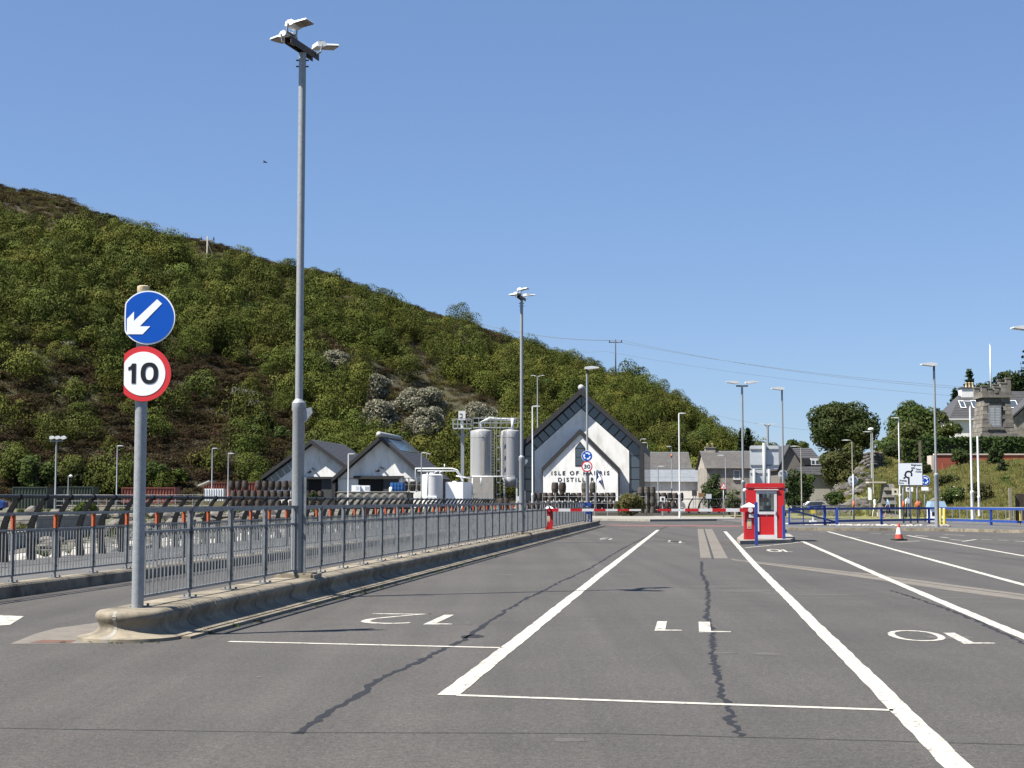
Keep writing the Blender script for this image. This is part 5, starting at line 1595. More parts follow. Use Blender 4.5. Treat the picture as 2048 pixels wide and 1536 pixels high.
# ---------------- scatter over the hill (uncountable scrub): geometry nodes instancing prototypes on points
def scatter(name, protos, P, S, mat_any, kind='stuff'):
    pc = bpy.data.collections.new(name + '_kinds')
    for i, me in enumerate(protos):
        o = bpy.data.objects.new('%s_kind' % name, me)
        pc.objects.link(o)
    me = bpy.data.meshes.new(name)
    me.from_pydata([tuple(p) for p in P], [], [])
    n = len(P)
    for nm, ty, arr in (('rot', 'FLOAT_VECTOR', np.stack([nr.uniform(-.12, .12, n), nr.uniform(-.12, .12, n), nr.uniform(0, 2 * pi, n)], 1)),
                        ('scl', 'FLOAT_VECTOR', S), ('idx', 'INT', nr.integers(0, len(protos), n))):
        a = me.attributes.new(nm, ty, 'POINT')
        if ty == 'INT': a.data.foreach_set('value', np.asarray(arr, dtype=np.int32))
        else: a.data.foreach_set('vector', np.asarray(arr, dtype=np.float32).ravel())
    o = bpy.data.objects.new(name, me); link(o)
    ng = bpy.data.node_groups.new(name, 'GeometryNodeTree')
    ng.interface.new_socket('Geometry', in_out='INPUT', socket_type='NodeSocketGeometry')
    ng.interface.new_socket('Geometry', in_out='OUTPUT', socket_type='NodeSocketGeometry')
    N, L = ng.nodes, ng.links
    gi, go = N.new('NodeGroupInput'), N.new('NodeGroupOutput')
    ip = N.new('GeometryNodeInstanceOnPoints')
    ci = N.new('GeometryNodeCollectionInfo'); ci.inputs['Collection'].default_value = pc
    ci.inputs['Separate Children'].default_value = True; ci.inputs['Reset Children'].default_value = True
    def attr(nm, ty):
        a = N.new('GeometryNodeInputNamedAttribute'); a.data_type = ty; a.inputs['Name'].default_value = nm
        return [s for s in a.outputs if s.name == 'Attribute' and s.enabled][0]
    L.new(gi.outputs[0], ip.inputs['Points']); L.new(ci.outputs[0], ip.inputs['Instance'])
    ip.inputs['Pick Instance'].default_value = True
    L.new(attr('idx', 'INT'), ip.inputs['Instance Index'])
    e = N.new('FunctionNodeEulerToRotation'); L.new(attr('rot', 'FLOAT_VECTOR'), e.inputs[0]); L.new(e.outputs[0], ip.inputs['Rotation'])
    L.new(attr('scl', 'FLOAT_VECTOR'), ip.inputs['Scale'])
    L.new(ip.outputs[0], go.inputs[0])
    md = o.modifiers.new('scatter', 'NODES'); md.node_group = ng
    o['kind'] = kind
    return o
def proto_bush(seed, leaf, n=9, per=800, size=.038, H=1.15, low=.1):
    r = np.random.default_rng(seed)
    bl = [((c[0], c[1], c[2] * H), q) for c, q in crown_blobs(1.0, 1.0, n, r, low, (.36, .6))]
    return cards_mesh('scrub', blob_cards(bl, per, size, r, (.88, 1.03), .5, .22), leaf)
def zone(px, py, v):
    """what grows on the hill at a photograph position; returns probabilities scrub, heather, grass"""
    n = mnoise.noise(Vector((px * .008, py * .012, 2.0)))
    n2 = mnoise.noise(Vector((px * .02, py * .03, 5.0)))
    band = interp(px, [(-900, .72), (0, .70), (250, .76), (600, .80), (1000, .85), (1250, .92), (1600, 1)])
    if v > band + n * .05: return (.02 + max(0, n2) * .18, .5, 1.0)
    # open heathery ground lower left and the dark brown scar on the right
    low = 0.0
    if px < 640: low = max(0, min(1, (py - interp(px, [(0, 690), (350, 690), (640, 790)])) / 60 + n * .8))
    scar = math.exp(-(((px - 985) / 75) ** 2 + ((py - 690 - (px - 985) * .45) / 42) ** 2))
    scar = max(scar, .8 * math.exp(-(((px - 1390) / 40) ** 2 + ((py - 815) / 30) ** 2)), .9 * math.exp(-(((px - 490) / 90) ** 2 + ((py - 770) / 45) ** 2)))
    k = min(1, low * .8 + scar)
    g = max(0, n2 - .25) * 1.3
    # pale grassy streaks
    for (x0, y0, x1, y1, w) in ((0, 700, 90, 745, 16), (420, 680, 500, 735, 8), (400, 800, 460, 850, 10), (850, 750, 905, 840, 14)):
        d = abs((px - x0) * (y1 - y0) - (py - y0) * (x1 - x0)) / hypot(x1 - x0, y1 - y0)
        if d < w and x0 - 10 < px < x1 + 10: return (.03, .1, 1.5)
    return (1 - k * .93 - g * .4, .35 + 1.3 * k, .3 + g)
FLP = ((672, 745, 700, 52), (758, 800, 750, 46), (762, 860, 802, 74), (840, 835, 772, 84), (852, 880, 808, 70), (960, 862, 808, 70))
scP, scS, heP, heS, grP, grS = [], [], [], [], [], []
for i in range(33000):
    px = nr.uniform(-880, 1575); v = nr.uniform(0.01, 1.02)
    Yf, Yr = interp(px, FOOT), interp(px, RIDY)
    if nr.uniform() > (Yr - Yf) / 190 : continue
    p = hill_pt(px, v)
    qx, qy = pix(p)
    if qy > 1000: continue
    a, b, c = zone(px, qy, v)
    k = nr.uniform()
    if k < a * .17:
        s = nr.choice([nr.uniform(1.2, 2.2), nr.uniform(2.0, 3.6), nr.uniform(2.2, 3.8)]) * (1 if v < .7 else .78 if v < .86 else .42)
        if any(abs(px - fx) < fw / 2 + 14 and ft - 4 < qy < fb + 26 for fx, fb, ft, fw in FLP): continue
        if v > interp(px, [(0, .74), (600, .86), (1250, .9)]): s *= .55
        scP.append(p - Vector((0, 0, s * .15))); scS.append((s * nr.uniform(.85, 1.25), s * nr.uniform(.85, 1.25), s * nr.uniform(1.0, 1.6)))
    elif k < a * .17 + b * .6:
        s = nr.uniform(.8, 1.7); heP.append(p - Vector((0, 0, s * .1))); heS.append((s * 1.3, s * 1.3, s * .75))
    elif k < a * .17 + b * .6 + c * .6:
        s = nr.uniform(.7, 1.3); grP.append(p); grS.append((s, s, s))
protos = [proto_bush(i, L_scrub) for i in range(6)]
scatter('hillside_scrub', protos, scP, np.array(scS), L_scrub)
def proto_heath(seed):
    r = np.random.default_rng(seed)
    bl = [((r.uniform(-.6, .6), r.uniform(-.6, .6), .3), (.5, .5, .5)) for k in range(5)]
    return cards_mesh('heather', blob_cards(bl, 330, .06, r, up=.8), L_heath)
scatter('heather', [proto_heath(40 + i) for i in range(4)], heP, np.array(heS), L_heath)
def proto_grass(seed, leaf, n=70, h=.7, w=.05, spread=.7):
    r = np.random.default_rng(seed)
    a = r.uniform(0, 2 * pi, n); d = np.sqrt(r.uniform(0, 1, n)) * spread
    b = np.stack([np.cos(a) * d, np.sin(a) * d, np.zeros(n) - .05], 1)
    tip = b + np.stack([r.normal(size=n) * .22, r.normal(size=n) * .22, r.uniform(.5, 1.1, n) * h], 1)
    q = r.uniform(0, pi, n); o = np.stack([np.cos(q) * w, np.sin(q) * w, np.zeros(n)], 1)
    mid = (b + tip) / 2 + np.stack([np.zeros(n), np.zeros(n), np.full(n, .05 * h)], 1)
    v = np.stack([b - o, b + o, tip + o * .3, tip - o * .3], 1).reshape(-1, 3)
    return cards_mesh('grass', v, leaf)
scatter('dry_grass', [proto_grass(60 + i, L_grass) for i in range(4)], grP, np.array(grS), L_grass)
print('scatter', len(scP), len(heP), len(grP))
# pale flowering shrubs and single larger trees on the slope
def on_hill(px, py):
    best, bt = 1e9, 0
    for t in np.linspace(0, 1, 120):
        q = pix(hill_pt(px, t))[1]
        if abs(q - py) < best: best, bt = abs(q - py), t
    return hill_pt(px, bt)
def hill_tree(name, label, px, pyb, pyt, wpx, leaf, group=None, seed=0, extra=None, **kw):
    p = on_hill(px, pyb)
    x, y = pix(p)
    return tree(name, label, x, y, pyt, wpx, p.y, leaf, 'shrub' if 'shrub' in name else 'tree', group, zb=p.z - .2, seed=seed, extra=extra, **kw)
FL = 'pale flowering shrubs on the slope'
for i, (px, yb, yt, w, lab) in enumerate(((672, 745, 700, 52, 'pale flowering shrub highest on the slope, just right of the tall mast'), (758, 800, 750, 46, 'small pale flowering shrub between the highest one and the big group'),
                                   (762, 860, 802, 74, 'pale flowering shrub low left, above the roof of the right shed'), (840, 835, 772, 84, 'broad pale flowering shrub at the top of the group left of the silos'),
                                   (852, 880, 808, 70, 'pale flowering shrub lowest right of the group, left of the white control box'), (960, 862, 808, 70, 'pale flowering shrub behind the silo platform'))):
    hill_tree('flowering_shrub', lab, px, yb + 6, yt - 6, w * 1.16, L_sage, FL, 70 + i, (L_flower, 2.6), nb=30, per=9, size=.36, trunk=.2, low=.1)
hill_tree('hill_tree', 'lone bushy tree breaking the ridge line at the upper left', 208, 452, 424, 62, L_dark, None, 81, nb=16, per=8, size=.4)
HB = [(75, 985, 905, 90), (30, 975, 900, 80), (160, 985, 925, 70), (310, 975, 915, 70), (355, 970, 930, 50), (240, 985, 935, 50), (730, 905, 845, 70), (690, 890, 835, 60), (880, 930, 890, 60), (845, 960, 905, 55),
      (1010, 880, 835, 50), (1340, 905, 860, 70), (1390, 905, 858, 80), (1440, 905, 858, 60), (1465, 915, 880, 50), (560, 885, 850, 50), (610, 850, 800, 60), (520, 870, 820, 60), (1090, 790, 750, 46), (1230, 830, 770, 70)]
HT = ['leafy tree right above the dark green container', 'tree at the far left edge above the green container', 'low tree behind the second dark container', 'tree above the shorter red container, right of the arrow sign post', 'small tree left of the long red container', 'small tree behind the left end of the shorter red container',
      'leafy tree rising between the two black sheds', 'tree just above the right end of the left shed roof', 'bush right of the right shed roof by the overhead pipes', 'dark tree between the right shed roof and the pale shrubs', 'bush right of the silo walkway, left of the large gable', 'tree behind the right roof slope of the large white gable',
      'tree above the white gable end of the slate roofed house', 'tree above the chimney of the stone house', 'small tree at the right end of the hill beside the conifers', 'tree left of the tall mast above the left shed', 'tree right of the tall mast above the left shed', 'bush left of the tall mast on the brown slope', 'bush on the slope under the hillside lamp', 'bush on the slope right of the apex of the large gable']
for i, (px, yb, yt, w) in enumerate(HB):
    hill_tree('hill_tree', HT[i], px, yb, yt, w, [L_mid, L_scrub, L_dark][i % 3], 'trees at the foot of the hill', 90 + i, nb=20, per=14, size=.3)
# rock outcrops
def rock_mesh(seed, mat, sub=2, amp=.35):
    bm = bmesh.new(); bmesh.ops.create_icosphere(bm, subdivisions=sub, radius=1)
    o = Vector((seed * 3.3, seed * 1.7, seed * .7))
    cuts = [Vector((random.Random(seed * 9 + k).gauss(0, 1), random.Random(seed * 9 + k + 50).gauss(0, 1), random.Random(seed * 9 + k + 99).gauss(0, 1))).normalized() for k in range(7)]
    for v in bm.verts:
        n = v.co.normalized()
        d = 1 + amp * mnoise.noise(n * 1.3 + o) + amp * .4 * mnoise.noise(n * 3 + o)
        for c in cuts:
            dd = n.dot(c)
            if dd > .55: d = min(d, .72 / max(dd, .3))
        v.co = n * d
    me = bpy.data.meshes.new('boulder'); bm.to_mesh(me); bm.free()
    me.materials.append(mat)
    return me
RL = ['in the brown slope between the 10 sign and the tall mast, largest', 'just right of the largest one left of the tall mast', 'just left of the largest one left of the tall mast', 'high above the blue arrow disc among the scrub', 'close below the one high above the arrow disc', 'on the slope right of the tall mast, above the highest pale shrub', 'near the ridge left of the second mast, upper one', 'near the ridge left of the second mast, lower one', 'on the brown scar just left of the second mast', 'in the scrub left of the blue arrow disc', 'at the steep right end of the hill above the houses']
RD = [rock_mesh(i + 30, rock_d, 3, .6) for i in range(3)]
for i, (px, py, s) in enumerate(((487, 795, 2.0), (505, 808, 1.6), (470, 790, 1.4), (252, 512, 1.6), (262, 520, 1.2), (790, 672, 1.3), (910, 655, 1.8), (935, 690, 1.8), (1000, 720, 1.8), (130, 694, 1.8), (1398, 800, 2.4))):
    p = on_hill(px, py)
    tag(inst(RD[i % 3], 'rock_outcrop', p, i * 1.3, None, (s, s * .8, s * .75)), 'dark rock outcrop ' + RL[i], 'rock', 'rock outcrops on the hill')

# ================================================================== SHORE, BOULDERS, CONTAINERS, YARD
RP = [rock_mesh(i, rock_p, 2) for i in range(5)]; RG = [rock_mesh(i + 10, rock_g, 2) for i in range(5)]
r = random.Random(4)
n1 = n2 = 0
for i in range(130):
    Y = 30.5 + 65 * (i / 130) ** 1.15
    d = r.uniform(.5, 2.6)
    s = r.uniform(.22, .55)
    x = K3 - .4 + .119 * Y - d
    z = shore_pt(x, Y).z
    tag(inst(RP[i % 5], 'boulder', (x, Y, max(z, .0 - d * .12) + s * .25), r.uniform(0, 6), None, (s * r.uniform(1, 1.5), s, s * r.uniform(.6, .9))), 'pale boulder on the near shore right behind the black railing', 'boulder', 'pale boulders along the near shore')
for i in range(170):
    px = r.uniform(195, 660) if i % 8 else r.uniform(60, 200)
    Y = r.uniform(66, 112)
    x = at(px, 1010, Y).x
    if x > K3 - .4 + .119 * Y - 2.5: continue
    s = r.uniform(.25, .6)
    tag(inst(RG[i % 5], 'boulder', (x, Y, shore_pt(x, Y).z + s * .3), r.uniform(0, 6), None, (s * r.uniform(1, 1.5), s, s * r.uniform(.6, .95))), 'grey boulder in the rough bank on the far side of the inlet', 'boulder', 'grey boulders of the far bank')
# slipway wall of concrete blocks
def wall_bar(name, label, a, b, h, th, mat, cat='wall'):
    mb = MB(); d = (b - a).normalized(); n = Vector((-d.y, d.x, 0))
    mb.frame_box(a - n * th / 2, b - a, n * th, (0, 0, h))
    return tag(mb.build(name, mat, org=a), label, cat)
a, b = at(66, 1040, 78), at(205, 1030, 84); a.z = b.z = -.7
wall_bar('slipway_wall', 'grey concrete wall of the slipway seen through the left guardrail', a, b, 1.45, .4, conc)
a, b = at(-80, 1040, 60), at(64, 1040, 76); a.z = b.z = -.75
mb = MB(); mb.prism([(a.x, a.y), (b.x, b.y), (b.x + 1, b.y + 40), (a.x - 6, a.y + 40)], (0, 0, -.9), (1, 0, 0), (0, 1, 0), (0, 0, .95)); tag(mb.build('slipway', conc), kind='structure')
def container(label, x0, x1, yt, yb, Y, mat, deep=2.4, doors=False, group=None):
    A, B = at(x0, yb, Y), at(x1, yt, Y)
    t = thing('shipping_container', label, 'container', (A.x, Y, A.z), group)
    w, h = B.x - A.x, B.z - A.z
    n = max(6, int(w / .28))
    vs, fs = [], []
    prof = []
    for k in range(n):
        x = w * k / n; q = w / n
        prof += [(x, 0), (x + q * .3, 0), (x + q * .45, .05), (x + q * .85, .05)]
    prof.append((w, 0))
    mb = MB()
    for k in range(len(prof) - 1):
        (xa, da), (xb, db) = prof[k], prof[k + 1]
        mb.add([(A.x + xa, Y + da, A.z + .12), (A.x + xb, Y + db, A.z + .12), (A.x + xb, Y + db, B.z - .1), (A.x + xa, Y + da, B.z - .1)], [(0, 1, 2, 3)])
    mb.build('corrugated_side', mat, t)
    mb = MB(); mb.frame_box((A.x, Y + .06, A.z + .02), (w, 0, 0), (0, deep - .12, 0), (0, 0, h - .05)); mb.build('body', mat, t)
    mb = MB()
    for z in (A.z, B.z - .1): mb.frame_box((A.x - .02, Y - .03, z), (w + .04, 0, 0), (0, deep + .06, 0), (0, 0, .12))
    for x in (A.x - .02, B.x - .08): mb.frame_box((x, Y - .028, A.z + .12), (.1, 0, 0), (0, .09, 0), (0, 0, h - .22))
    mb.build('frame', mat, t)
    if doors:
        for k in range(2):
            mb = MB(); mb.frame_box((A.x - .055, Y + .1 + k * deep * .47, A.z + .15), (.03, 0, 0), (0, deep * .44, 0), (0, 0, h - .3)); d = mb.build('door', s_grey, t)
            mb = MB(); mb.tube([(A.x - .07, Y + .3 + k * deep * .47, A.z + .2), (A.x - .07, Y + .3 + k * deep * .47, B.z - .3)], .025, 6); mb.build('locking_bar', galv, d)
    return t
container('dark green container at the far left with pale doors', 24, 94, 974, 1019, 150, cont_g, 5.0, True)
container('second dark container right of the green one, partly behind a fence', 116, 186, 973, 1010, 158, cont_g, 2.4)
container('shorter red container between the boulders and the hill', 243, 350, 975, 1006, 150, cont_r)
container('long red container at the foot of the hill left of the sheds', 407, 524, 965, 1000, 172, cont_r)
A = at(408, 990, 160)
t = thing('water_tank', 'white plastic tank cage standing before the long red container', 'tank', (A.x, 160, A.z - .6))
mb = MB(); mb.frame_box((A.x, 160, A.z - .6), (2.05, 0, 0), (0, 1, 0), (0, 0, 1.25)); mb.build('body', s_white, t)
mb = MB()
for k in range(9): mb.frame_box((A.x + k * .25, 159.95, A.z - .6), (.03, 0, 0), (0, .04, 0), (0, 0, 1.25))
mb.build('cage', galv, t)
mb = MB(); mb.prism([(0, 0), (1.2, .5), (1.2, .62), (0, .12)], at(396, 972, 168), (1, 0, 0), (0, 0, 1), (0, 3, 0)); tag(mb.build('lean_to_roof', white_p, org=at(396, 972, 168)), 'small white sloping roof left of the long red container', 'roof')
# wire mesh fence across the yard
t = thing('wire_fence', 'low wire mesh fence crossing the yard before the red containers', 'fence', at(115, 1018, 138))
a, b = at(110, 1018, 138), at(420, 1010, 138)
for k in range(19):
    p = a.lerp(b, k / 18); p.z = .6
    mb = MB(); mb.tube([p, p + Vector((0, 0, 1.5))], .035, 6); mb.build('post', galv, t)
for z in (.7, 1.1, 1.5, 2.05):
    mb = MB(); mb.tube([Vector((a.x, 138, z)), Vector((b.x, 138, z))], .012, 5); mb.build('wire', galv, t)
# parked dark blue car, only its rear quarter shows at the left edge
def car(label, px, Y, zb, mat, rz, s=1.0):
    c = at(px, 1010, Y); c.z = zb
    t = thing('parked_car', label, 'car', c)
    ex = Vector((cos(rz), sin(rz), 0)); ey = Vector((-sin(rz), cos(rz), 0))
    body = [(-2.1, .35), (-2.15, .75), (-2.0, .92), (-1.2, 1.0), (-.6, 1.42), (.7, 1.46), (1.6, .98), (2.1, .85), (2.15, .4), (1.8, .25), (-1.8, .25)]
    mb = MB(); mb.prism(body, c - ey * .85, ex, Zv, ey * 1.7); mb.build('body', mat, t, 30)
    win = [(-1.05, 1.0), (-.55, 1.36), (.6, 1.39), (1.3, 1.0)]
    for s2 in (-.853, .843):
        mb = MB(); mb.prism(win, c + ey * s2, ex, Zv, ey * .01); mb.build('side_window', wglass, t)
    for a2 in (-1.35, 1.35):
        for s2 in (-.86, .7):
            mb = MB(); o = c + ex * a2 + ey * s2 + Zv * .33
            mb.tube([o, o + ey * .16], .33, 18); w = mb.build('wheel', rubber, t, 40)
            mb = MB(); mb.tube([o - ey * .008, o + ey * .17], .2, 14); mb.build('rim', galv, w, 40)
    return t
car('dark blue parked car cut off by the left edge behind the railing', -37, 138, .55, M('car_blue', (.02, .06, .25, 1), rough=.3), .05)
car('white parked car with only its roof showing beside the grey house', 1626, 150, .05, M('car_white', (.75, .75, .75, 1), rough=.3), .15)

# ---------------- casks
def cask_mesh(mat, lying=False):
    mb = MB()
    prof = []
    H, R = .96, .34
    for k in range(9):
        z = H * k / 8
        prof.append((R * (.80 + .20 * sin(pi * k / 8)), z))
    mb.lathe([(R * .74, .04), (R * .74, .0), (R * .8, 0)] + prof[1:-1] + [(R * .8, H), (R * .74, H), (R * .74, H - .04)], 14)
    for z0 in (.03, .17, .29, .62, .74, .88):
        def rr(z): return R * (.80 + .20 * sin(pi * z / H)) + .008
        mb.lathe([(rr(z0), z0), (rr(z0 + .05), z0 + .05)], 14, (0, 0, 0), 1, close=False)
    me = mb.mesh('cask', [mat, hoop_m], 40)
    return me
CK, CG = cask_mesh(wood_b), cask_mesh(wood_g)
def cask(px, py, Y, me, label, group, lying=False, s=1.0, rz=None):
    p = at(px, py, Y)
    o = inst(me, 'cask', p, rz if rz is not None else r.uniform(0, 6), None, s)
    if lying: o.rotation_euler = (pi / 2, 0, r.uniform(-.15, .15)); o.location.z += .34 * s
    return tag(o, label, 'cask', group)
ORD = ['first', 'second', 'third', 'fourth', 'fifth', 'sixth', 'seventh', 'eighth', 'ninth', 'tenth', 'eleventh', 'twelfth', 'thirteenth', 'fourteenth'] + ['%dth' % k if k not in (21, 22, 23) else ('21st', '22nd', '23rd')[k - 21] for k in range(15, 30)]
for row in range(3):
    z = .62 + row * 1.0
    n = 14 if row < 2 else 12
    for k in range(n):
        if row == 2 and k in (3,): continue
        px = 463 + k * 13.4 + (row % 2) * 4
        p = at(px, 1000, 158 + row * .15)
        tag(inst(CK, 'cask', (p.x, p.y, z), r.uniform(0, 6), None, r.uniform(.95, 1.03)), 'dark cask, %s from left in the %s row of the left stack' % (ORD[k], ['bottom', 'middle', 'top'][row]), 'cask', 'casks stacked before the left shed')
# casks in front of the large white gable
for k, (px, kind) in enumerate(((1110, CK), (1125, CK), (1170, CG), (1186, CG))):
    p = at(px, 990, 150); 
    tag(inst(kind, 'cask', (p.x, 150, 2.3), r.uniform(0, 6), None, 1.05), ['brown cask standing on top of the row below the lettering, left one', 'brown cask standing on top of the row below the lettering, second from the left', 'pale banded cask on top of the row, left of the lamp column', 'pale banded cask on top of the row, right of the lamp column'][k], 'cask', 'large casks standing on top of the row')
for row in range(2):
    for k in range(29):
        px = 1040 + k * 11.3 + (row % 2) * 5
        if 1236 < px < 1262 and row == 1: continue
        if px < 1062 and row == 1: continue
        p = at(px, 1000, 150.6 + row * .2 + r.uniform(-.15, .15))
        tag(inst(CG if (k * 7 + row) % 3 == 0 else CK, 'cask', (p.x, p.y, .68 + row * .82), r.uniform(0, 6), None, r.uniform(.82, .86)), 'oak cask, %s from left in the %s row before the large gable' % (ORD[k], ['bottom', 'second'][row]), 'cask', 'casks stacked before the large white gable')
for row in range(3):
    for k in range(3):
        px = 1282 + k * 11.5
        p = at(px, 1000, 141)
        tag(inst(CG, 'cask', (p.x, 141, .12 + row * .9), r.uniform(0, 6), None, .9), 'grey cask, %s, %s one, small stack right of the large gable' % (['bottom row', 'middle row', 'top row'][row], ['left', 'middle', 'right'][k]), 'cask', 'grey casks at the right corner')
# concrete block wall: two rows
bm_ = MB(); bm_.frame_box((-.41, -.4, 0), (.82, 0, 0), (0, .8, 0), (0, 0, .62))
bm_.add([(-.41, -.4, 0), (.41, -.4, 0), (.41, -.4, .62), (-.41, -.4, .62), (0, -.47, .31)], [(0, 1, 4), (1, 2, 4), (2, 3, 4), (3, 0, 4)])
blk = bm_.mesh('concrete_block', conc)
for row in range(2):
    for k in range(8):
        p = at(683.5 + k * 17.3, 1000, 146)
        tag(inst(blk, 'concrete_block', (p.x, 146, 1.1 + row * .68), 0, None), 'pale concrete block, %s from left in the %s row of the ramp wall' % (ORD[k], ['lower', 'upper'][row]), 'concrete block', 'concrete blocks of the loading ramp wall')
mb = MB(); a, b = at(674, 980, 146.5), at(815, 980, 146.5); mb.frame_box((a.x, 146.45, .6), (b.x - a.x, 0, 0), (0, 9, 0), (0, 0, 1.7)); mb.frame_box((a.x - .1, 145.55, 2.26), (b.x - a.x + .2, 0, 0), (0, 10, 0), (0, 0, .09))
tag(mb.build('loading_ramp', M('dark_ramp', (.06, .06, .06, 1), (.09, .088, .085, 1), 3, .9), org=(a.x, 146, .6)), 'dark raised loading ramp behind the row of concrete blocks', 'ramp')
zr = 2.36
def crate(label, x0, x1, y0, y1, Y, mat, nslat=6):
    A, B = at(x0, y1, Y), at(x1, y0, Y)
    t = thing('wrapped_pallet', label, 'pallet', (A.x, Y, zr))
    mb = MB(); mb.frame_box((A.x, Y, zr), (B.x - A.x, 0, 0), (0, 1.0, 0), (0, 0, B.z - zr)); mb.build('load', mat, t)
    mb = MB()
    for k in range(nslat): mb.frame_box((A.x + (B.x - A.x) * (.5 + .45 * k / nslat), Y - .012, zr + .2), (.05, 0, 0), (0, .01, 0), (0, 0, (B.z - zr) * .55))
    mb.build('label_strip', s_grey, t)
crate('white wrapped load on the ramp, left one before the open shed', 703, 720, 970.5, 980, 150, s_white, 3)
crate('white wrapped load with grey bars on the ramp, right one before the open shed', 720.5, 739, 971, 980, 150.4, s_white)
for k in range(4):
    p = at(786 + k * 6.2, 980, 150); p.z = zr
    tag(MB().lathe([(.27, 0), (.29, .03), (.27, .3), (.29, .32), (.27, .6), (.29, .62), (.26, .92), (.1, .93)], 14, p).build('drum', drum_b, None, 40, org=p), 'blue plastic drum on the ramp, %s from the left of four' % ORD[k], 'drum', 'blue drums on the ramp')
p = at(781.5, 980, 149.6); p.z = zr
tag(MB().lathe([(.16, 0), (.17, .05), (.16, .4), (.05, .5)], 10, p).build('jerrycan', s_white, None, True, org=p), 'small white canister left of the blue drums', 'canister')
for k in range(3):
    p = at(802 + k * 15.5, 980, 152); p.z = zr
    t = thing('cage_pallet', ['steel cage on the ramp, left of three', 'steel cage on the ramp, middle of three', 'steel cage on the ramp, right of three beside the white tank'][k], 'cage', p)
    mb = MB()
    for x in (0, .72):
        for y in (0, .8): mb.bar(p + Vector((x, y, 0)), p + Vector((x, y, 1.45)), .04, .04, up=(0, 1, 0))
    for z in (.1, .75, 1.42):
        for y in (0, .8): mb.bar(p + Vector((0, y, z)), p + Vector((.72, y, z)), .03, .03)
    mb.build('frame', galv, t)
    tag(inst(CK, 'cask', p + Vector((.36, .4, .12)), 1, None, 1.0), 'dark cask inside the %s steel cage on the ramp' % ['left', 'middle', 'right'][k], 'cask', 'casks inside the steel cages')

# ---------------- tanks, silos, pipes
def tank(label, px, py0, py1, wpx, Y, mat=white_p, name='white_tank'):
    b = at(px, py1, Y); b.z = .68; zt = at(px, py0, Y).z; R = wpx * Y / F / 2
    t = thing(name, label, 'tank', b)
    mb = MB(); mb.lathe([(R, 0), (R, zt - b.z - .18), (R * 1.02, zt - b.z - .17), (R * 1.02, zt - b.z - .12), (R * .8, zt - b.z - .03), (.05, zt - b.z)], 28, b); mb.build('shell', mat, t, 35)
    mb = MB(); mb.lathe([(.25, zt - b.z - .02), (.25, zt - b.z + .12), (.02, zt - b.z + .15)], 12, b); mb.build('hatch', mat, t, 40)
    mb = MB(); mb.tube([b + Vector((-R * .4, -R * .95, .1)), b + Vector((-R * .4, -R * .95, zt - b.z + .1)), b + Vector((-R * .4, -R * .3, zt - b.z + .1))], .05, 8); mb.build('pipe', s_grey, t, True)
    mb = MB(); mb.frame_box(b + Vector((-.45, -R - .015, .75)), (.95, 0, 0), (0, .1, 0), (0, 0, .55)); pl = mb.build('label_plate', s_white, t)
    mb = MB()
    for k in range(4): mb.frame_box(b + Vector((-.2, -R - .02, .82 + k * .11)), (.6, 0, 0), (0, .004, 0), (0, 0, .035))
    mb.frame_box(b + Vector((-.42, -R - .02, .8)), (.14, 0, 0), (0, .004, 0), (0, 0, .42)); mb.build('print_line', s_grey, pl)
tank('short round white tank with a label, right of the open shed', 864, 948, 992, 43, 152)
A, B = at(891, 993, 152), at(926, 964, 152)
t = thing('white_tank', 'square white box tank left of the silos', 'tank', (A.x, 152, .68))
mb = MB(); mb.frame_box((A.x, 152, .68), (B.x - A.x, 0, 0), (.9, 2.2, 0), (0, 0, B.z - .68)); mb.build('body', s_white, t)
mb = MB(); mb.lathe([(.22, 0), (.22, .1), (.02, .12)], 12, ((A.x + B.x) / 2, 153, B.z)); mb.build('hatch', white_p, t, 40)
def silo(label, px, wpx, pyt, Y):
    b = at(px, 990, Y); b.z = .68; zt = at(px, pyt, Y).z; R = wpx * Y / F / 2
    t = thing('silo', label, 'silo', b)
    z0 = at(px, 953, Y).z
    mb = MB(); H = zt - b.z
    mb.lathe([(R, z0 - b.z), (R, H - .7), (R * 1.012, H - .69), (R * 1.012, H - .64), (R, H - .63), (R, H - .08), (R * .96, H), (.3, H + .28), (.02, H + .3)], 32, b); mb.build('shell', silver, t, 35)
    mb = MB(); mb.lathe([(.45, z0 - b.z - 1.1), (R * .98, z0 - b.z)], 24, b); mb.build('cone', silver, t, True)
    for k in range(4):
        a2 = pi / 4 + k * pi / 2
        mb = MB(); q = b + Vector((cos(a2) * R * .85, sin(a2) * R * .85, 0)); mb.bar(q, q + Zv * (z0 - b.z), .16, .16, up=(0, 1, 0)); mb.build('leg', s_grey, t)
    mb = MB(); mb.bar((b.x - R * .1, b.y - R - .02, zt - .25), (b.x + R * .1, b.y - R - .06, zt - .6), .06, .06); mb.build('lug', s_grey, t)
    return b, zt, R
Ysi = 160
b1, zs, R1 = silo('left tall stainless silo with a rusty streak', 963, 45, 862, Ysi)
b2, _, R2 = silo('right tall stainless silo next to the large white gable', 1021, 41, 862, Ysi)
mb = MB(); mb.box((b1.x - .05, b1.y - .7, .66), (2.6, 1.4, at(0, 953, Ysi).z - .66))
tag(mb.build('plant_room', harl_l, org=(b1.x, b1.y, .66)), 'pale square block under the left silo with a dark doorway frame', 'building')
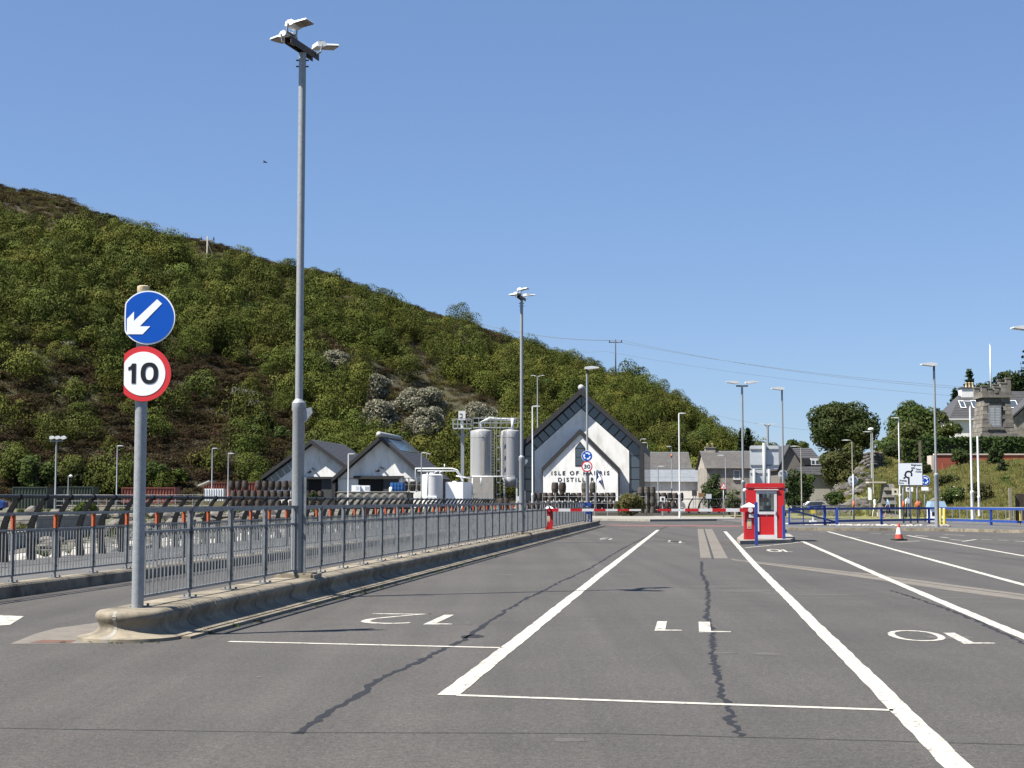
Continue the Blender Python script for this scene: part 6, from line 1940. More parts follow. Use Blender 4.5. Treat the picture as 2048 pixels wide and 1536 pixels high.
# rust streak on the left silo: a stain with a shape of its own
mb = MB(); 
for k in range(6):
    q = -pi / 2 + .02 + k * .045
    q2 = q + .045
    mb.add([(b1.x + cos(q) * (R1 + .008), b1.y + sin(q) * (R1 + .008), z) for z in (at(0, 950, Ysi).z, zs - 1.1)] + [(b1.x + cos(q2) * (R1 + .008), b1.y + sin(q2) * (R1 + .008), z) for z in (zs - 1.1, at(0, 950, Ysi).z)], [(0, 3, 2, 1)])
sil = [o for o in bpy.data.objects if o.name == 'silo'][0]
mb.build('rust_streak', M('rust_streak', (.5, .42, .26, 1), (.54, .53, .5, 1), 2.0, .5, .2, stretch=(4, 4, .25)), sil)
t = thing('silo_walkway', 'railed walkway with ladder and pipes bridging the tops of both silos', 'walkway', (b1.x, Ysi, zs + .3))
xa, xb = at(946, 850, Ysi).x, at(1036, 850, Ysi).x
mb = MB(); mb.frame_box((xa, Ysi - .5, zs + .3), (xb - xa, 0, 0), (0, 1.0, 0), (0, 0, .06)); mb.build('deck', s_grey, t)
for y in (-.5, .5):
    for z in (.55, 1.05):
        mb = MB(); mb.bar((xa, Ysi + y, zs + .3 + z), (xb, Ysi + y, zs + .3 + z), .05, .05); mb.build('handrail', galv, t)
    for k in range(9):
        x = xa + (xb - xa) * k / 8
        mb = MB(); mb.bar((x, Ysi + y, zs + .36), (x, Ysi + y, zs + 1.33), .045, .045, up=(0, 1, 0)); mb.build('post', galv, t)
mb = MB(); mb.tube([(b1.x, Ysi - .2, zs + .1), (b1.x - .1, Ysi - .25, zs + .8), (b1.x + .8, Ysi - .25, zs + 1.3), (b2.x + .6, Ysi - .3, zs + 1.1)], .16, 10); mb.build('pipe', lampwhite, t, True)
mb = MB(); x = at(1025, 850, Ysi).x; mb.tube([(x, Ysi - .6, zs), (x, Ysi - .6, at(0, 837, Ysi).z)], .15, 10); mb.build('vent', lampwhite, t, True)
lx = at(986, 850, Ysi).x
for dx in (-.2, .15, .4, .75):
    mb = MB(); mb.bar((lx + dx, Ysi - 1.2, .7), (lx + dx, Ysi - 1.2, zs + 1.4), .05, .05, up=(0, 1, 0)); mb.build('ladder_stile', galv, t)
for k in range(28):
    mb = MB(); z = 1 + k * .3; mb.bar((lx - .2, Ysi - 1.2, z), (lx + .15, Ysi - 1.2, z), .03, .03)
    if k % 4 == 0: mb.bar((lx + .4, Ysi - 1.2, z), (lx + .75, Ysi - 1.2, z), .1, .1)
    mb.build('rung', galv, t)
t = thing('conveyor_tower', 'grey steel column carrying a railed platform with a white box, left of the silos', 'tower', (at(925, 990, 156).x, 156, .68))
cx = at(925, 900, 156).x
mb = MB(); zp = at(0, 858, 156).z; mb.bar((cx, 156, .68), (cx, 156, zp), .34, .34, up=(0, 1, 0)); mb.build('column', galv, t)
mb = MB()
for s in (-1, 1): mb.bar((cx, 156, zp - 1.1), (cx + s * .95, 156, zp), .1, .1)
mb.build('brace', galv, t)
xa, xb = at(906, 858, 156).x, at(943, 858, 156).x
mb = MB(); mb.frame_box((xa, 155.2, zp), (xb - xa, 0, 0), (0, 1.6, 0), (0, 0, .07)); mb.build('platform', s_grey, t)
for y in (155.2, 156.8):
    for z in (.5, 1.0):
        mb = MB(); mb.bar((xa, y, zp + z), (xb, y, zp + z), .05, .05); mb.build('handrail', galv, t)
    for k in range(5):
        x = xa + (xb - xa) * k / 4; mb = MB(); mb.bar((x, y, zp + .07), (x, y, zp + 1.02), .05, .05, up=(0, 1, 0)); mb.build('post', galv, t)
A, B = at(917, 840, 156), at(931, 822, 156)
mb = MB(); mb.frame_box((A.x, 155.8, A.z), (B.x - A.x, 0, 0), (0, .7, 0), (0, 0, B.z - A.z)); bxo = mb.build('control_box', white_p, t)
mb = MB()
for q in ((A.x + .12, B.z - .35), (A.x + .12, A.z + .2)): mb.frame_box((q[0], 155.78, q[1]), (.25, 0, 0), (0, .019, 0), (0, 0, .07))
mb.frame_box((A.x + .33, 155.78, A.z + .2), (.06, 0, 0), (0, .019, 0), (0, 0, B.z - A.z - .5)); mb.build('marking', s_black, bxo)
mb = MB(); mb.bar(((A.x + B.x) / 2, 156.1, zp), ((A.x + B.x) / 2, 156.1, A.z), .26, .26, up=(0, 1, 0)); mb.build('pedestal', lampwhite, t)
t = thing('pipe_run', 'white overhead pipe run from the shed over the white tank to the silos', 'pipework', (at(832, 990, 154).x, 154, .7))
def pp(pts, rad, Y=154):
    mb = MB(); mb.tube([at(x, y, Y) for x, y in pts], rad, 8); mb.build('pipe', lampwhite, t, True)
pp([(831, 975), (831, 937), (905, 937), (914, 940), (925, 955)], .075); pp([(835, 942), (912, 942), (926, 962)], .05); pp([(889, 937), (889, 928)], .05); pp([(912, 952), (940, 956)], .06)
pp([(944, 953), (1030, 953)], .06); pp([(945, 956), (945, 990)], .05); pp([(962, 955), (962, 972)], .05)
for x in (870, 880): pp([(x, 950), (x, 944), (x + 5, 943)], .06)
# clutter of drums and cages under the right silo
for i, (x, lab) in enumerate(((972, 'dark cask left of the clutter under the silos'), (1003, 'dark cask in the clutter under the right silo'), (1012, 'dark cask right of the clutter under the right silo'))):
    p = at(x, 1000, 156); tag(inst(CK, 'cask', (p.x, 156, .68), i, None, 1.15), lab, 'cask')
A = at(947, 992, 153.5)
t = thing('steel_cage', 'long low steel cage in front of the plant room', 'cage', (A.x, 153.5, .68))
mb = MB()
for k in range(5): mb.bar((A.x + k * .45, 153.5, .68), (A.x + k * .45, 153.5, 2.2), .05, .05, up=(0, 1, 0))
for z in (.9, 1.3, 1.75, 2.2): mb.bar((A.x, 153.5, z), (A.x + 1.8, 153.5, z), .05, .05)
mb.build('bars', galv, t)
p = at(1030, 985, 154); p.z = .68
tag(MB().prism([(0, 0), (.55, 0), (.55, 1.0), (.4, 1.3), (.15, 1.3)], p, (1, 0, 0), (0, 0, 1), (0, .6, 0)).build('white_crate', white_p, None, org=p), 'white slanted bin at the left corner of the large gable', 'bin')
# ================================================================== WHITE GABLED BUILDINGS
def gabled(label, o, half, eave, apex, depth, over, name='gabled_building'):
    return thing(name, label, 'building', o)
def loc(o):
    return lambda a, b, c: o + LN * a + LD * b + Zv * c
def lprism(poly, q, y0, dep, mb=None, mi=0):
    mb = mb or MB()
    mb.prism(poly, q(0, y0, 0), LN, Zv, LD * dep, mi)
    return mb
def slates(q, e0, e1, y0, y1, course, wid, mat, t, sgn=1, lift=.03, rows=None, name='slate'):
    """courses of slates on a roof slope from eave point e0 to ridge point e1 (2-D, local x,z)"""
    v0, v1 = Vector(e0), Vector(e1)
    L = (v1 - v0).length
    n = max(1, int(L / course))
    d = (v1 - v0) / L
    nn = Vector((-d.y, d.x))
    if nn.y < 0: nn = -nn
    for k in range(n):
        a = v0 + d * (L * k / n) + nn * (lift + .012); b = v0 + d * (L * (k + 1) / n + .03) + nn * (lift * .3)
        ap = a - nn * .05; bp_ = b - nn * .02
        mb = MB()
        P = [q(a.x, y0, a.y), q(a.x, y1, a.y), q(b.x, y1, b.y), q(b.x, y0, b.y)]
        Q = [q(ap.x, y0, ap.y), q(ap.x, y1, ap.y), q(bp_.x, y1, bp_.y), q(bp_.x, y0, bp_.y)]
        f = [(0, 1, 2, 3), (7, 6, 5, 4), (0, 4, 5, 1), (1, 5, 6, 2), (2, 6, 7, 3), (3, 7, 4, 0)]
        if sgn < 0: f = [x[::-1] for x in f]
        mb.add(P + Q, f)
        mb.build('slate_course', mat, t)

# --- the large white gable with the lettering
O = Vector((at(1163, 900, 160).x, 160.0, .6))
q = loc(O)
half, eave, apex = 6.45, 6.75, 13.15 - .6
t = thing('distillery_hall', 'large white gabled hall with dark lettering, black roof edges and a glazed band', 'building', O)
D = 22.0
ov = 1.5                # roof overhang to the front
# body walls
wallp = [(-half + .35, 0), (half - .35, 0), (half - .35, eave - .2), (0, apex - .55), (-half + .35, eave - .2)]
lprism(wallp, q, .35, D - .35).build('body', clad, t)
# black roof and side frame, thick, standing proud in front
def edge_ring(ho, eo, ao, hi, ei, ai, y0, dep):
    mb = MB()
    L = [(-ho, 0), (-ho, eo), (0, ao)]; Li = [(-hi, 0), (-hi, ei), (0, ai)]
    lprism([(-ho, 0), (-hi, 0), (-hi, ei), (-ho, eo)], q, y0, dep, mb)
    lprism([(-ho, eo), (-hi, ei), (0, ai), (0, ao)], q, y0, dep, mb)
    lprism([(0, ao), (0, ai), (hi, ei), (ho, eo)], q, y0, dep, mb)
    lprism([(ho, eo), (hi, ei), (hi, 0), (ho, 0)], q, y0, dep, mb)
    return mb
edge_ring(half, eave, apex, half - .42, eave - .22, apex - .62, -ov * .55, D + ov).build('roof', clad, t)
# glazed band
gi, go = half - .42, half - .42 - 1.35
mb = MB()
s45 = (apex - .62 - (eave - .22)) / (half - .42)
zi = lambda x: apex - .62 - s45 * abs(x)          # inner line of the black edge
bw = 1.42                                          # band depth measured vertically
for sgn in (-1, 1):
    n = 9
    for k in range(n):
        xa, xb = (half - .42) * k / n, (half - .42) * (k + 1) / n
        xa, xb = xa + .05, xb - .05
        # panels perpendicular to the slope
        h = bw / 2
        pts = []
        f = 1 / sqrt(1 + s45 * s45)
        def P(u, dpt): # u along slope from the apex, dpt inward perpendicular
            x = u * f + -dpt * s45 * f; z = apex - .62 - u * s45 * f - dpt * f
            return (x, z)
        Ls = (half - .42) / f
        ua, ub = Ls * k / n + .06, Ls * (k + 1) / n - .06
        pl = [P(ua, .06), P(ub, .06), P(ub, .98), P(ua, .98)]
        pl = [(max(x, .03), z) for x, z in pl]
        pl = [(min(x, half - .46), z) for x, z in pl]
        pl = [(sgn * x, z) for x, z in pl]
        m = MB(); lprism(pl, q, .22, .03, m); m.build('window', wglass, t)
# window strips below the eaves
for sgn in (-1, 1):
    for k in range(5):
        z0, z1 = 5.6 - k * 1.22, 6.75 - k * 1.22
        x0, x1 = sgn * (half - .47), sgn * (half - 1.45)
        z1 = min(z1, 6.4)
        z0 = max(z0, .2)
        m = MB(); lprism([(x0, z0), (x1, z0), (x1, z1), (x0, z1)], q, .24, .03, m); m.build('window', wglass, t)
# white wall
wx = half - .47 - 1.05
wa = apex - .62 - .98 * sqrt(1 + s45 * s45) - .12
wl = [(-wx, 0), (wx, 0), (wx, wa - s45 * wx), (0, wa), (-wx, wa - s45 * wx)]
lprism(wl, q, .1, .25).build('front_wall', render_w, t)
# projecting porch gable
ph, pe, pa = 3.86, at(0, 940, 158).z - .6, at(0, 861, 158).z - .6
pj = -1.9
lprism([(-ph, 0), (ph, 0), (ph, pe), (0, pe + ph * 1.0), (-ph, pe)], q, pj, 2.0).build('porch_wall', render_w, t)
mb = MB()
e = .12
lprism([(-ph - e, pe - .30), (-ph - e, pe + .22), (0, pe + ph + .36), (0, pe + ph - .16)], q, pj - .16, 2.2, mb)
lprism([(ph + e, pe + .22), (ph + e, pe - .30), (0, pe + ph - .16), (0, pe + ph + .36)], q, pj - .16, 2.2, mb)
mb.build('porch_roof', clad, t)
mb = MB()
for s in (-1, 1): lprism([(s * (ph + .07), 0), (s * (ph + .002), 0), (s * (ph + .002), pe - .1), (s * (ph + .07), pe - .1)], q, pj - .02, 2.0, mb)
mb.build('downpipe', clad, t)
# arched window of the porch
win = [(-.42, 4.55), (.42, 4.55), (.42, 6.3), (0, 6.85), (-.42, 6.3)]
mb = MB(); lprism([(-.52, 4.45), (.52, 4.45), (.52, 6.35), (0, 7.02), (-.52, 6.35)], q, pj - .03, .03, mb); fo = mb.build('window', clad, t)
for a2, b2 in ((4.55, 5.35), (5.42, 6.24)):
    mb = MB(); lprism([(-.42, a2), (.42, a2), (.42, b2), (-.42, b2)], q, pj - .045, .014, mb); mb.build('pane', wglass, fo)
mb = MB(); lprism([(-.4, 6.32), (.4, 6.32), (0, 6.84)], q, pj - .045, .014, mb); mb.build('pane', wglass, fo)
for body, xc, zc, w, h in (('ISLE OF HARRIS', 1160.5, 946, 116, 8.4), ('DISTILLERY', 1157, 959, 82, 8.4)):
    Yw = (O + LD * (pj - .03)).y
    sc2 = Yw / F
    me = text_mesh(body, s_black, w=w * sc2, h=h * sc2, depth=.012, spacing=1.5, name='lettering', bold=.028)
    p = at(xc, zc, Yw)
    lx_ = (p - (O + LD * (pj - .012))).dot(LN)
    place_text(me, 'lettering', q(lx_, pj - .012, p.z - O.z), LN, Zv, t)
# ridge vent and right side wall panels
mb = MB(); mb.tube([q(0, -.3, apex + .12), q(0, 6, apex + .12)], .34, 10); mb.build('ridge_vent', lead, t, True)
for k in range(5):
    mb = MB(); mb.frame_box(q(half + .002, 1.5 + k * 4, .4), LD * 2.6, LN * .03, Zv * (eave - 1.2)); mb.build('side_window', wglass, t)

# --- two sheds on the left
def shed(label, apx, apy, exl, exr, ey, Y, D, wall_open, vent, split=False):
    O = Vector((at(apx, 950, Y).x, Y, .7))
    q = loc(O)
    ap = at(apx, apy, Y).z - .7
    half = (exr - exl) / 2 * Y / F
    ev = at(apx, ey, Y).z - .7
    t = thing('shed', label, 'building', O)
    thk = .42
    for s in (-1, 1):
        mb = MB(); lprism([(s * half, ev), (s * half, ev - thk), (0, ap - thk), (0, ap)], q, -.85, D + .85, mb); mb.build('roof', clad, t)
    mb = MB(); lprism([(-half + .35, 0), (half - .35, 0), (half - .35, ev - .1), (0, ap - thk - .05), (-half + .35, ev - .1)], q, .12, D - .3, mb); mb.build('body', clad, t)
    for s in (-1, 1):
        mb = MB(); lprism([(s * half, 0), (s * (half - .36), 0), (s * (half - .36), ev - thk), (s * half, ev - thk)], q, -.75, D * .98, mb); mb.build('end_frame', clad, t)
    # wall above the opening
    dh = wall_open[2]
    x0, x1 = wall_open[0], wall_open[1]
    sl = (ap - ev) / half
    wh = half - .5
    za = ap - thk - .12
    mb = MB(); lprism([(-wh, za - sl * wh), (-wh, dh), (wh, dh), (wh, za - sl * wh), (0, za)], q, -.02, .13, mb)
    lprism([(-wh, 0), (x0, 0), (x0, dh), (-wh, dh)], q, -.02, .13, mb); lprism([(x1, 0), (wh, 0), (wh, dh), (x1, dh)], q, -.02, .13, mb); mb.build('front_wall', render_w, t)
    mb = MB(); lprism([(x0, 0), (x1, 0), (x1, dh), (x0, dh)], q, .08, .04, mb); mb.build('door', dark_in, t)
    mb = MB(); lprism([(x0 + (x1 - x0) * .62, 0), (x1, 0), (x1, dh - .1), (x0 + (x1 - x0) * .62, dh - .1)], q, -.0, .06, mb); mb.build('sliding_panel', M('dark_panel', (.05, .052, .056, 1), (.06, .062, .066, 1), 2, .6) if 'dark_panel' not in MATS else MATS['dark_panel'], t)
    mb = MB(); lprism([(x0 - .45, dh - .05), (x1 + .5, dh - .05), (x1 + .5, dh + .2), (x0 - .45, dh + .2)], q, -.38, .36, mb); mb.build('lintel', clad, t)
    slates(q, (half + .02, ev + .02), (0.02, ap + .02), -.8, D - .1, .28, .4, slate, t, 1, .015)
    mb = MB(); mb.bar(q(.35, -.3, dh + .95), q(-.05, -.02, dh + 1.1), .12, .1); mb.build('bracket', clad, t)
    mb = MB(); mb.lathe([(.01, -.12), (.2, -.1), (.22, .08), (.01, .14)], 10, q(-.35, -.12, dh + .75)); mb.build('wall_light', clad, t, True)
    if vent:
        mb = MB(); mb.tube([q(.02, -1.3, ap + .12), q(.02, D * .72, ap + .12)], .3, 10); mb.build('ridge_vent', lead, t, True)
        mb = MB(); a0, a1 = .35, 1.75
        P = [q(a0, 1.5, ap - sl * a0 + .09), q(a0, D * .8, ap - sl * a0 + .09), q(a1, D * .8, ap - sl * a1 + .09), q(a1, 1.5, ap - sl * a1 + .09)]
        mb.add(P + [p - Zv * .06 for p in P], [(3, 2, 1, 0), (4, 5, 6, 7), (0, 1, 5, 4), (1, 2, 6, 5), (2, 3, 7, 6), (3, 0, 4, 7)]); mb.build('solar_panel', wglass, t)
    if split:
        for k in range(5):
            f = 1 / sqrt(1 + sl * sl)
            L = half / f
            ua, ub = L * (.42 + .115 * k), L * (.42 + .115 * k) + L * .1
            pl = [(-(u * f - dd * sl * f), ap - thk - .02 - u * sl * f - dd * f) for u, dd in ((ua, .1), (ub, .1), (ub, .95), (ua, .95))]
            mb = MB(); lprism(pl, q, -.05, .03, mb); mb.build('window', wglass, t)
    return t
shed('black roofed white shed on the left, partly hidden by the tall mast', 625, 880, 521, 722, 952, 166, 15.5, (-1.6, 2.6, 3.2), False, True)
shed('black roofed white shed with a pale ridge vent, right of the other shed', 762, 872, 674, 868, 956, 160, 14, (-2.4, 1.9, 3.2), True)

# ================================================================== HOUSES IN THE MIDDLE DISTANCE
def house(label, px0, px1, pyb, pye, pyr, Y, D, wall, roofm, name='house', gable='end', course=.3, zb=.1, win=(), inset=.0, chim=(), hip=0.0):
    """ridge runs across the picture; front slope faces the camera"""
    A, B = at(px0, pyb, Y), at(px1, pyb, Y)
    ze, zr = at(px0, pye, Y).z, at(px0, pyr, Y + D / 2).z
    t = thing(name, label, 'building', ((A.x + B.x) / 2, Y, zb))
    x0, x1 = A.x, B.x
    mb = MB(); mb.frame_box((x0, Y, zb), (x1 - x0, 0, 0), (0, D, 0), (0, 0, ze - zb)); mb.build('wall', wall, t)
    mb = MB(); mb.prism([(0, ze), (D, ze), (D / 2, zr - .05)], (x0 + hip, Y, 0), (0, 1, 0), (0, 0, 1), (x1 - x0 - 2 * hip, 0, 0)); mb.build('gable_wall', wall, t)
    n = max(2, int(sqrt((D / 2) ** 2 + (zr - ze) ** 2) / course))
    ov = .25
    for k in range(n):
        for s in (0, 1):
            if s and k: continue
            y0, y1 = Y - .3 + (D / 2 + .3) * k / n, Y - .3 + (D / 2 + .3) * (k + 1) / n + .05
            z0 = ze - .12 + (zr - ze + .12) * k / n; z1 = ze - .12 + (zr - ze + .12) * (k + 1) / n
            if s: 
                y0, y1 = Y + D + .3, Y + D / 2; z0, z1 = ze - .12, zr
            mb = MB(); h0 = hip * k / n
            mb.add([(x0 - ov + h0, y0, z0 + .045), (x1 + ov - h0, y0, z0 + .045), (x1 + ov - h0, y1, z1 + .05), (x0 - ov + h0, y1, z1 + .05), (x0 - ov + h0, y0, z0 + .0), (x1 + ov - h0, y0, z0 + .0)], [(0, 1, 2, 3), (4, 5, 1, 0)])
            mb.build('slate_course' if not s else 'rear_roof', roofm, t)
    mb = MB(); mb.bar((x0 - ov, Y + D / 2, zr + .06), (x1 + ov, Y + D / 2, zr + .06), .2, .14); mb.build('ridge', lead if roofm is not metalroof else metalroof, t)
    for (wx0, wx1, wy0, wy1) in win:
        P, Q = at(wx0, wy1, Y - .02), at(wx1, wy0, Y - .02)
        mb = MB(); mb.frame_box((P.x, Y - .03, P.z), (Q.x - P.x, 0, 0), (0, .035, 0), (0, 0, Q.z - P.z)); w = mb.build('window', white_p, t)
        mb = MB(); c = .12 * (Q.x - P.x); mz = (Q.z + P.z) / 2
        mb.frame_box((P.x + c, Y - .04, P.z + c), (Q.x - P.x - 2 * c, 0, 0), (0, .012, 0), (0, 0, mz - P.z - c * 1.2)); mb.build('pane', wglass, w)
        mb = MB(); mb.frame_box((P.x + c, Y - .04, mz + .2 * c), (Q.x - P.x - 2 * c, 0, 0), (0, .012, 0), (0, 0, Q.z - mz - c * 1.2)); mb.build('pane', wglass, w)
        mb = MB(); mb.frame_box((P.x - .08, Y - .14, P.z - .1), (Q.x - P.x + .16, 0, 0), (0, .12, 0), (0, 0, .09)); mb.build('sill', white_p, w)
    for (cx, cy0, w) in chim:
        c = at(cx, cy0, Y + D / 2)
        mb = MB(); mb.box((c.x, Y + D / 2, zr - .5), (w, .6, c.z - zr + .5)); ch = mb.build('chimney', wall, t)
        mb = MB(); mb.box((c.x, Y + D / 2, c.z), (w + .15, .75, .1)); mb.build('chimney_cap', conc, ch)
        for k in range(2):
            mb = MB(); mb.lathe([(.12, .1), (.1, .5), (.12, .55)], 10, (c.x - w * .25 + k * w * .5, Y + D / 2, c.z)); mb.build('chimney_pot', cream_cap, ch, True)
    return t
house('dark slate roofed house with a white gable end behind the low white building', 1296, 1381, 1000, 938, 906, 206, 8, render_w, slate_br, course=.32)
t_low = house('long low white building with a grey metal roof and two rooflights', 1297, 1421, 1000, 962, 939, 192, 7, render_w, metalroof, 'low_building', course=1.2)
for k, x in enumerate((1308, 1367)):
    P, Q = at(x, 957, 193.2), at(x + 15, 948, 193.2)
    mb = MB(); mb.add([P + Vector((0, .0, .15)), Vector((Q.x, P.y, P.z + .15)), Vector((Q.x, P.y + 1.5, Q.z + .22)), Vector((P.x - .1, P.y + 1.5, Q.z + .22))], [(0, 1, 2, 3)]); mb.build('rooflight', wglass, t_low)
house('stone house with a mossy brown slate roof and chimney left of the booth', 1414, 1512, 1000, 935, 904, 182, 9, stone_h, slate_br, 'stone_house', course=.32, win=((1467, 1480, 940, 958),), chim=((1420, 896, 1.2),))
# grey harled house: gable facing the camera with a long slate roof behind
Y = 172
A, B = at(1560, 1000, Y), at(1608, 1000, Y)
t = thing('harled_house', 'grey harled house with steep gables and a white dormer right of the booth', 'building', ((A.x + B.x) / 2, Y, .1))
zE, zA = at(0, 938, Y).z, at(0, 891, Y).z
w = B.x - A.x
mb = MB(); mb.prism([(0, .1), (w, .1), (w, zE), (w * .42, zA), (0, zE)], (A.x, Y, 0), (1, 0, 0), (0, 0, 1), (0, 9, 0)); mb.build('gable_wall', harl, t)
for (xa, za, xb, zb_) in ((w * .42, zA, w + .3, zE - .1), (w * .42, zA, -.3, zE - .1)):
    mb = MB(); mb.prism([(xa, za + .12), (xb, zb_ + .12), (xb, zb_ - .08), (xa, za - .08)], (A.x, Y - .25, 0), (1, 0, 0), (0, 0, 1), (0, 9.5, 0)); mb.build('roof', slate, t)
C = at(1652, 1000, Y)
zR, zM = at(0, 896, Y + 4).z, at(0, 928, Y).z
for k in range(8):
    mb = MB(); y0, y1 = Y + .6 + 3.5 * k / 8, Y + .6 + 3.5 * (k + 1) / 8; z0, z1 = zM + (zR - zM) * k / 8, zM + (zR - zM) * (k + 1) / 8
    mb.add([(B.x - 1.6, y0, z0 + .06), (C.x - k * .1, y0, z0 + .06), (C.x - k * .1, y1 + .05, z1), (B.x - 1.6, y1 + .05, z1), (B.x - 1.6, y0, z0 - .02), (C.x - k * .1, y0, z0 - .02)], [(0, 1, 2, 3), (4, 5, 1, 0)]); mb.build('slate_course', slate, t)
mb = MB(); mb.frame_box((B.x - .2, Y + .7, .1), (C.x - B.x, 0, 0), (0, 7, 0), (0, 0, zM - .1)); mb.build('wall', harl, t)
# lower roof and pale wall below it
z2, z3 = at(0, 950, Y - 3).z, at(0, 930, Y).z
for k in range(6):
    mb = MB(); y0, y1 = Y - 3.4 + 4.0 * k / 6, Y - 3.4 + 4.0 * (k + 1) / 6; za, zb_ = z2 + (z3 - z2) * k / 6, z2 + (z3 - z2) * (k + 1) / 6
    mb.add([(B.x - 1.0, y0, za + .06), (C.x + .6, y0, za + .06), (C.x + .6, y1 + .05, zb_), (B.x - 1.0, y1 + .05, zb_), (B.x - 1.0, y0, za - .02), (C.x + .6, y0, za - .02)], [(0, 1, 2, 3), (4, 5, 1, 0)]); mb.build('slate_course', slate, t)
mb = MB(); mb.frame_box((B.x - .6, Y - 3, .1), (C.x - B.x + .9, 0, 0), (0, 3.6, 0), (0, 0, z2 - .15)); mb.build('porch_wall', harl_l, t)
P, Q = at(1622, 930, Y), at(1646, 916.5, Y)
mb = MB(); mb.frame_box((P.x, Y - .1, P.z), (Q.x - P.x, 0, 0), (0, 2, 0), (0, 0, Q.z - P.z)); dm = mb.build('dormer', white_p, t)
for k in range(3):
    mb = MB(); ww = (Q.x - P.x) / 3; mb.frame_box((P.x + ww * k + .08, Y - .115, P.z + .12), (ww - .16, 0, 0), (0, .012, 0), (0, 0, (Q.z - P.z) * .5)); mb.build('pane', wglass, dm)
mb = MB(); mb.frame_box((P.x - 1.0, Y - .08, P.z), (.9, 0, 0), (0, 1.5, 0), (0, 0, .75)); mb.build('dormer_cheek', clad, t)

# ================================================================== RIGHT HAND BANK: WALLS, MEMORIAL, HOUSE
# red wall with pale coping
Yw = 158
A = at(1868, 918, Yw)
t = thing('red_wall', 'terracotta painted garden wall with a cream coping across the top of the bank', 'wall', (A.x, Yw, at(0, 925, Yw).z))
zt = at(0, 910, Yw).z
for k in range(9):
    x0 = A.x + k * 2.2
    mb = MB(); mb.frame_box((x0 + .004, Yw, zt - 2.6), (2.192, 0, 0), (0, .3, 0), (0, 0, 2.6)); mb.build('wall_panel', brick_r, t)
    mb = MB(); mb.frame_box((x0 + .006, Yw - .08, zt + .002), (2.188, 0, 0), (0, .46, 0), (0, 0, .14)); mb.build('coping_stone', cope, t)
mb = MB(); mb.frame_box((A.x - .3, Yw - .1, zt - 2.8), (.3, 0, 0), (0, 1.6, 0), (0, 0, 2.75)); mb.build('pier', cope, t)
mb = MB(); mb.frame_box((A.x + .8, Yw - .25, zt - 1.6), (3.2, 0, 0), (0, .24, 0), (0, 0, .75)); mb.build('plinth', brick_r, t)
# hedge
def hedge(label, px0, px1, pyt, Y, zb, dep, leaf=L_hedge, cat='hedge', size=.16, dens=75, seed=0):
    A, B = at(px0, pyt, Y), at(px1, pyt, Y)
    r2 = np.random.default_rng(seed + 300)
    W_, H = B.x - A.x, A.z - zb
    t = thing('hedge', label, cat, ((A.x + B.x) / 2, Y, zb))
    n = int(dens * W_ * H)
    p1 = np.stack([r2.uniform(0, W_, n), r2.normal(size=n) * .1, r2.uniform(0, H, n)], 1); n1 = np.tile([0, -1, .2], (n, 1))
    m = int(dens * W_ * dep)
    p2 = np.stack([r2.uniform(0, W_, m), r2.uniform(0, dep, m), H + r2.normal(size=m) * .07], 1); n2 = np.tile([0, 0, 1.0], (m, 1))
    p = np.concatenate([p1, p2]); nn = np.concatenate([n1, n2]) + r2.normal(size=(n + m, 3)) * .6
    p[:, 1] += np.array([.25 * mnoise.noise(Vector((x * .5, z * .8, seed))) for x, _, z in p]); p[:, 2] += np.array([.18 * mnoise.noise(Vector((x * .7, y, seed + 4))) for x, y, _ in p])
    nn /= np.linalg.norm(nn, axis=1)[:, None]
    v = quads(p, nn, size, r2) + np.array([0, -dep / 2, 0])
    off = Vector((A.x, Y, zb)) - OFF[t.name]
    v += np.array(off)
    o = bpy.data.objects.new('foliage', cards_mesh('foliage', v, leaf)); link(o); o.parent = t
    mb = MB(); mb.frame_box((A.x + .1, Y - dep / 2 + .15, zb), (W_ - .2, 0, 0), (0, dep - .3, 0), (0, 0, H - .2)); mb.build('core', bark, t)
    return t
zh = at(0, 912, 161).z
hedge('long clipped green hedge along the top of the red wall', 1838, 2110, 877, 161, zh - 1.0, 1.6, seed=1)
hedge('lighter green end of the hedge at its left', 1800, 1840, 882, 163, zh - 1.6, 1.4, L_mid, seed=2)
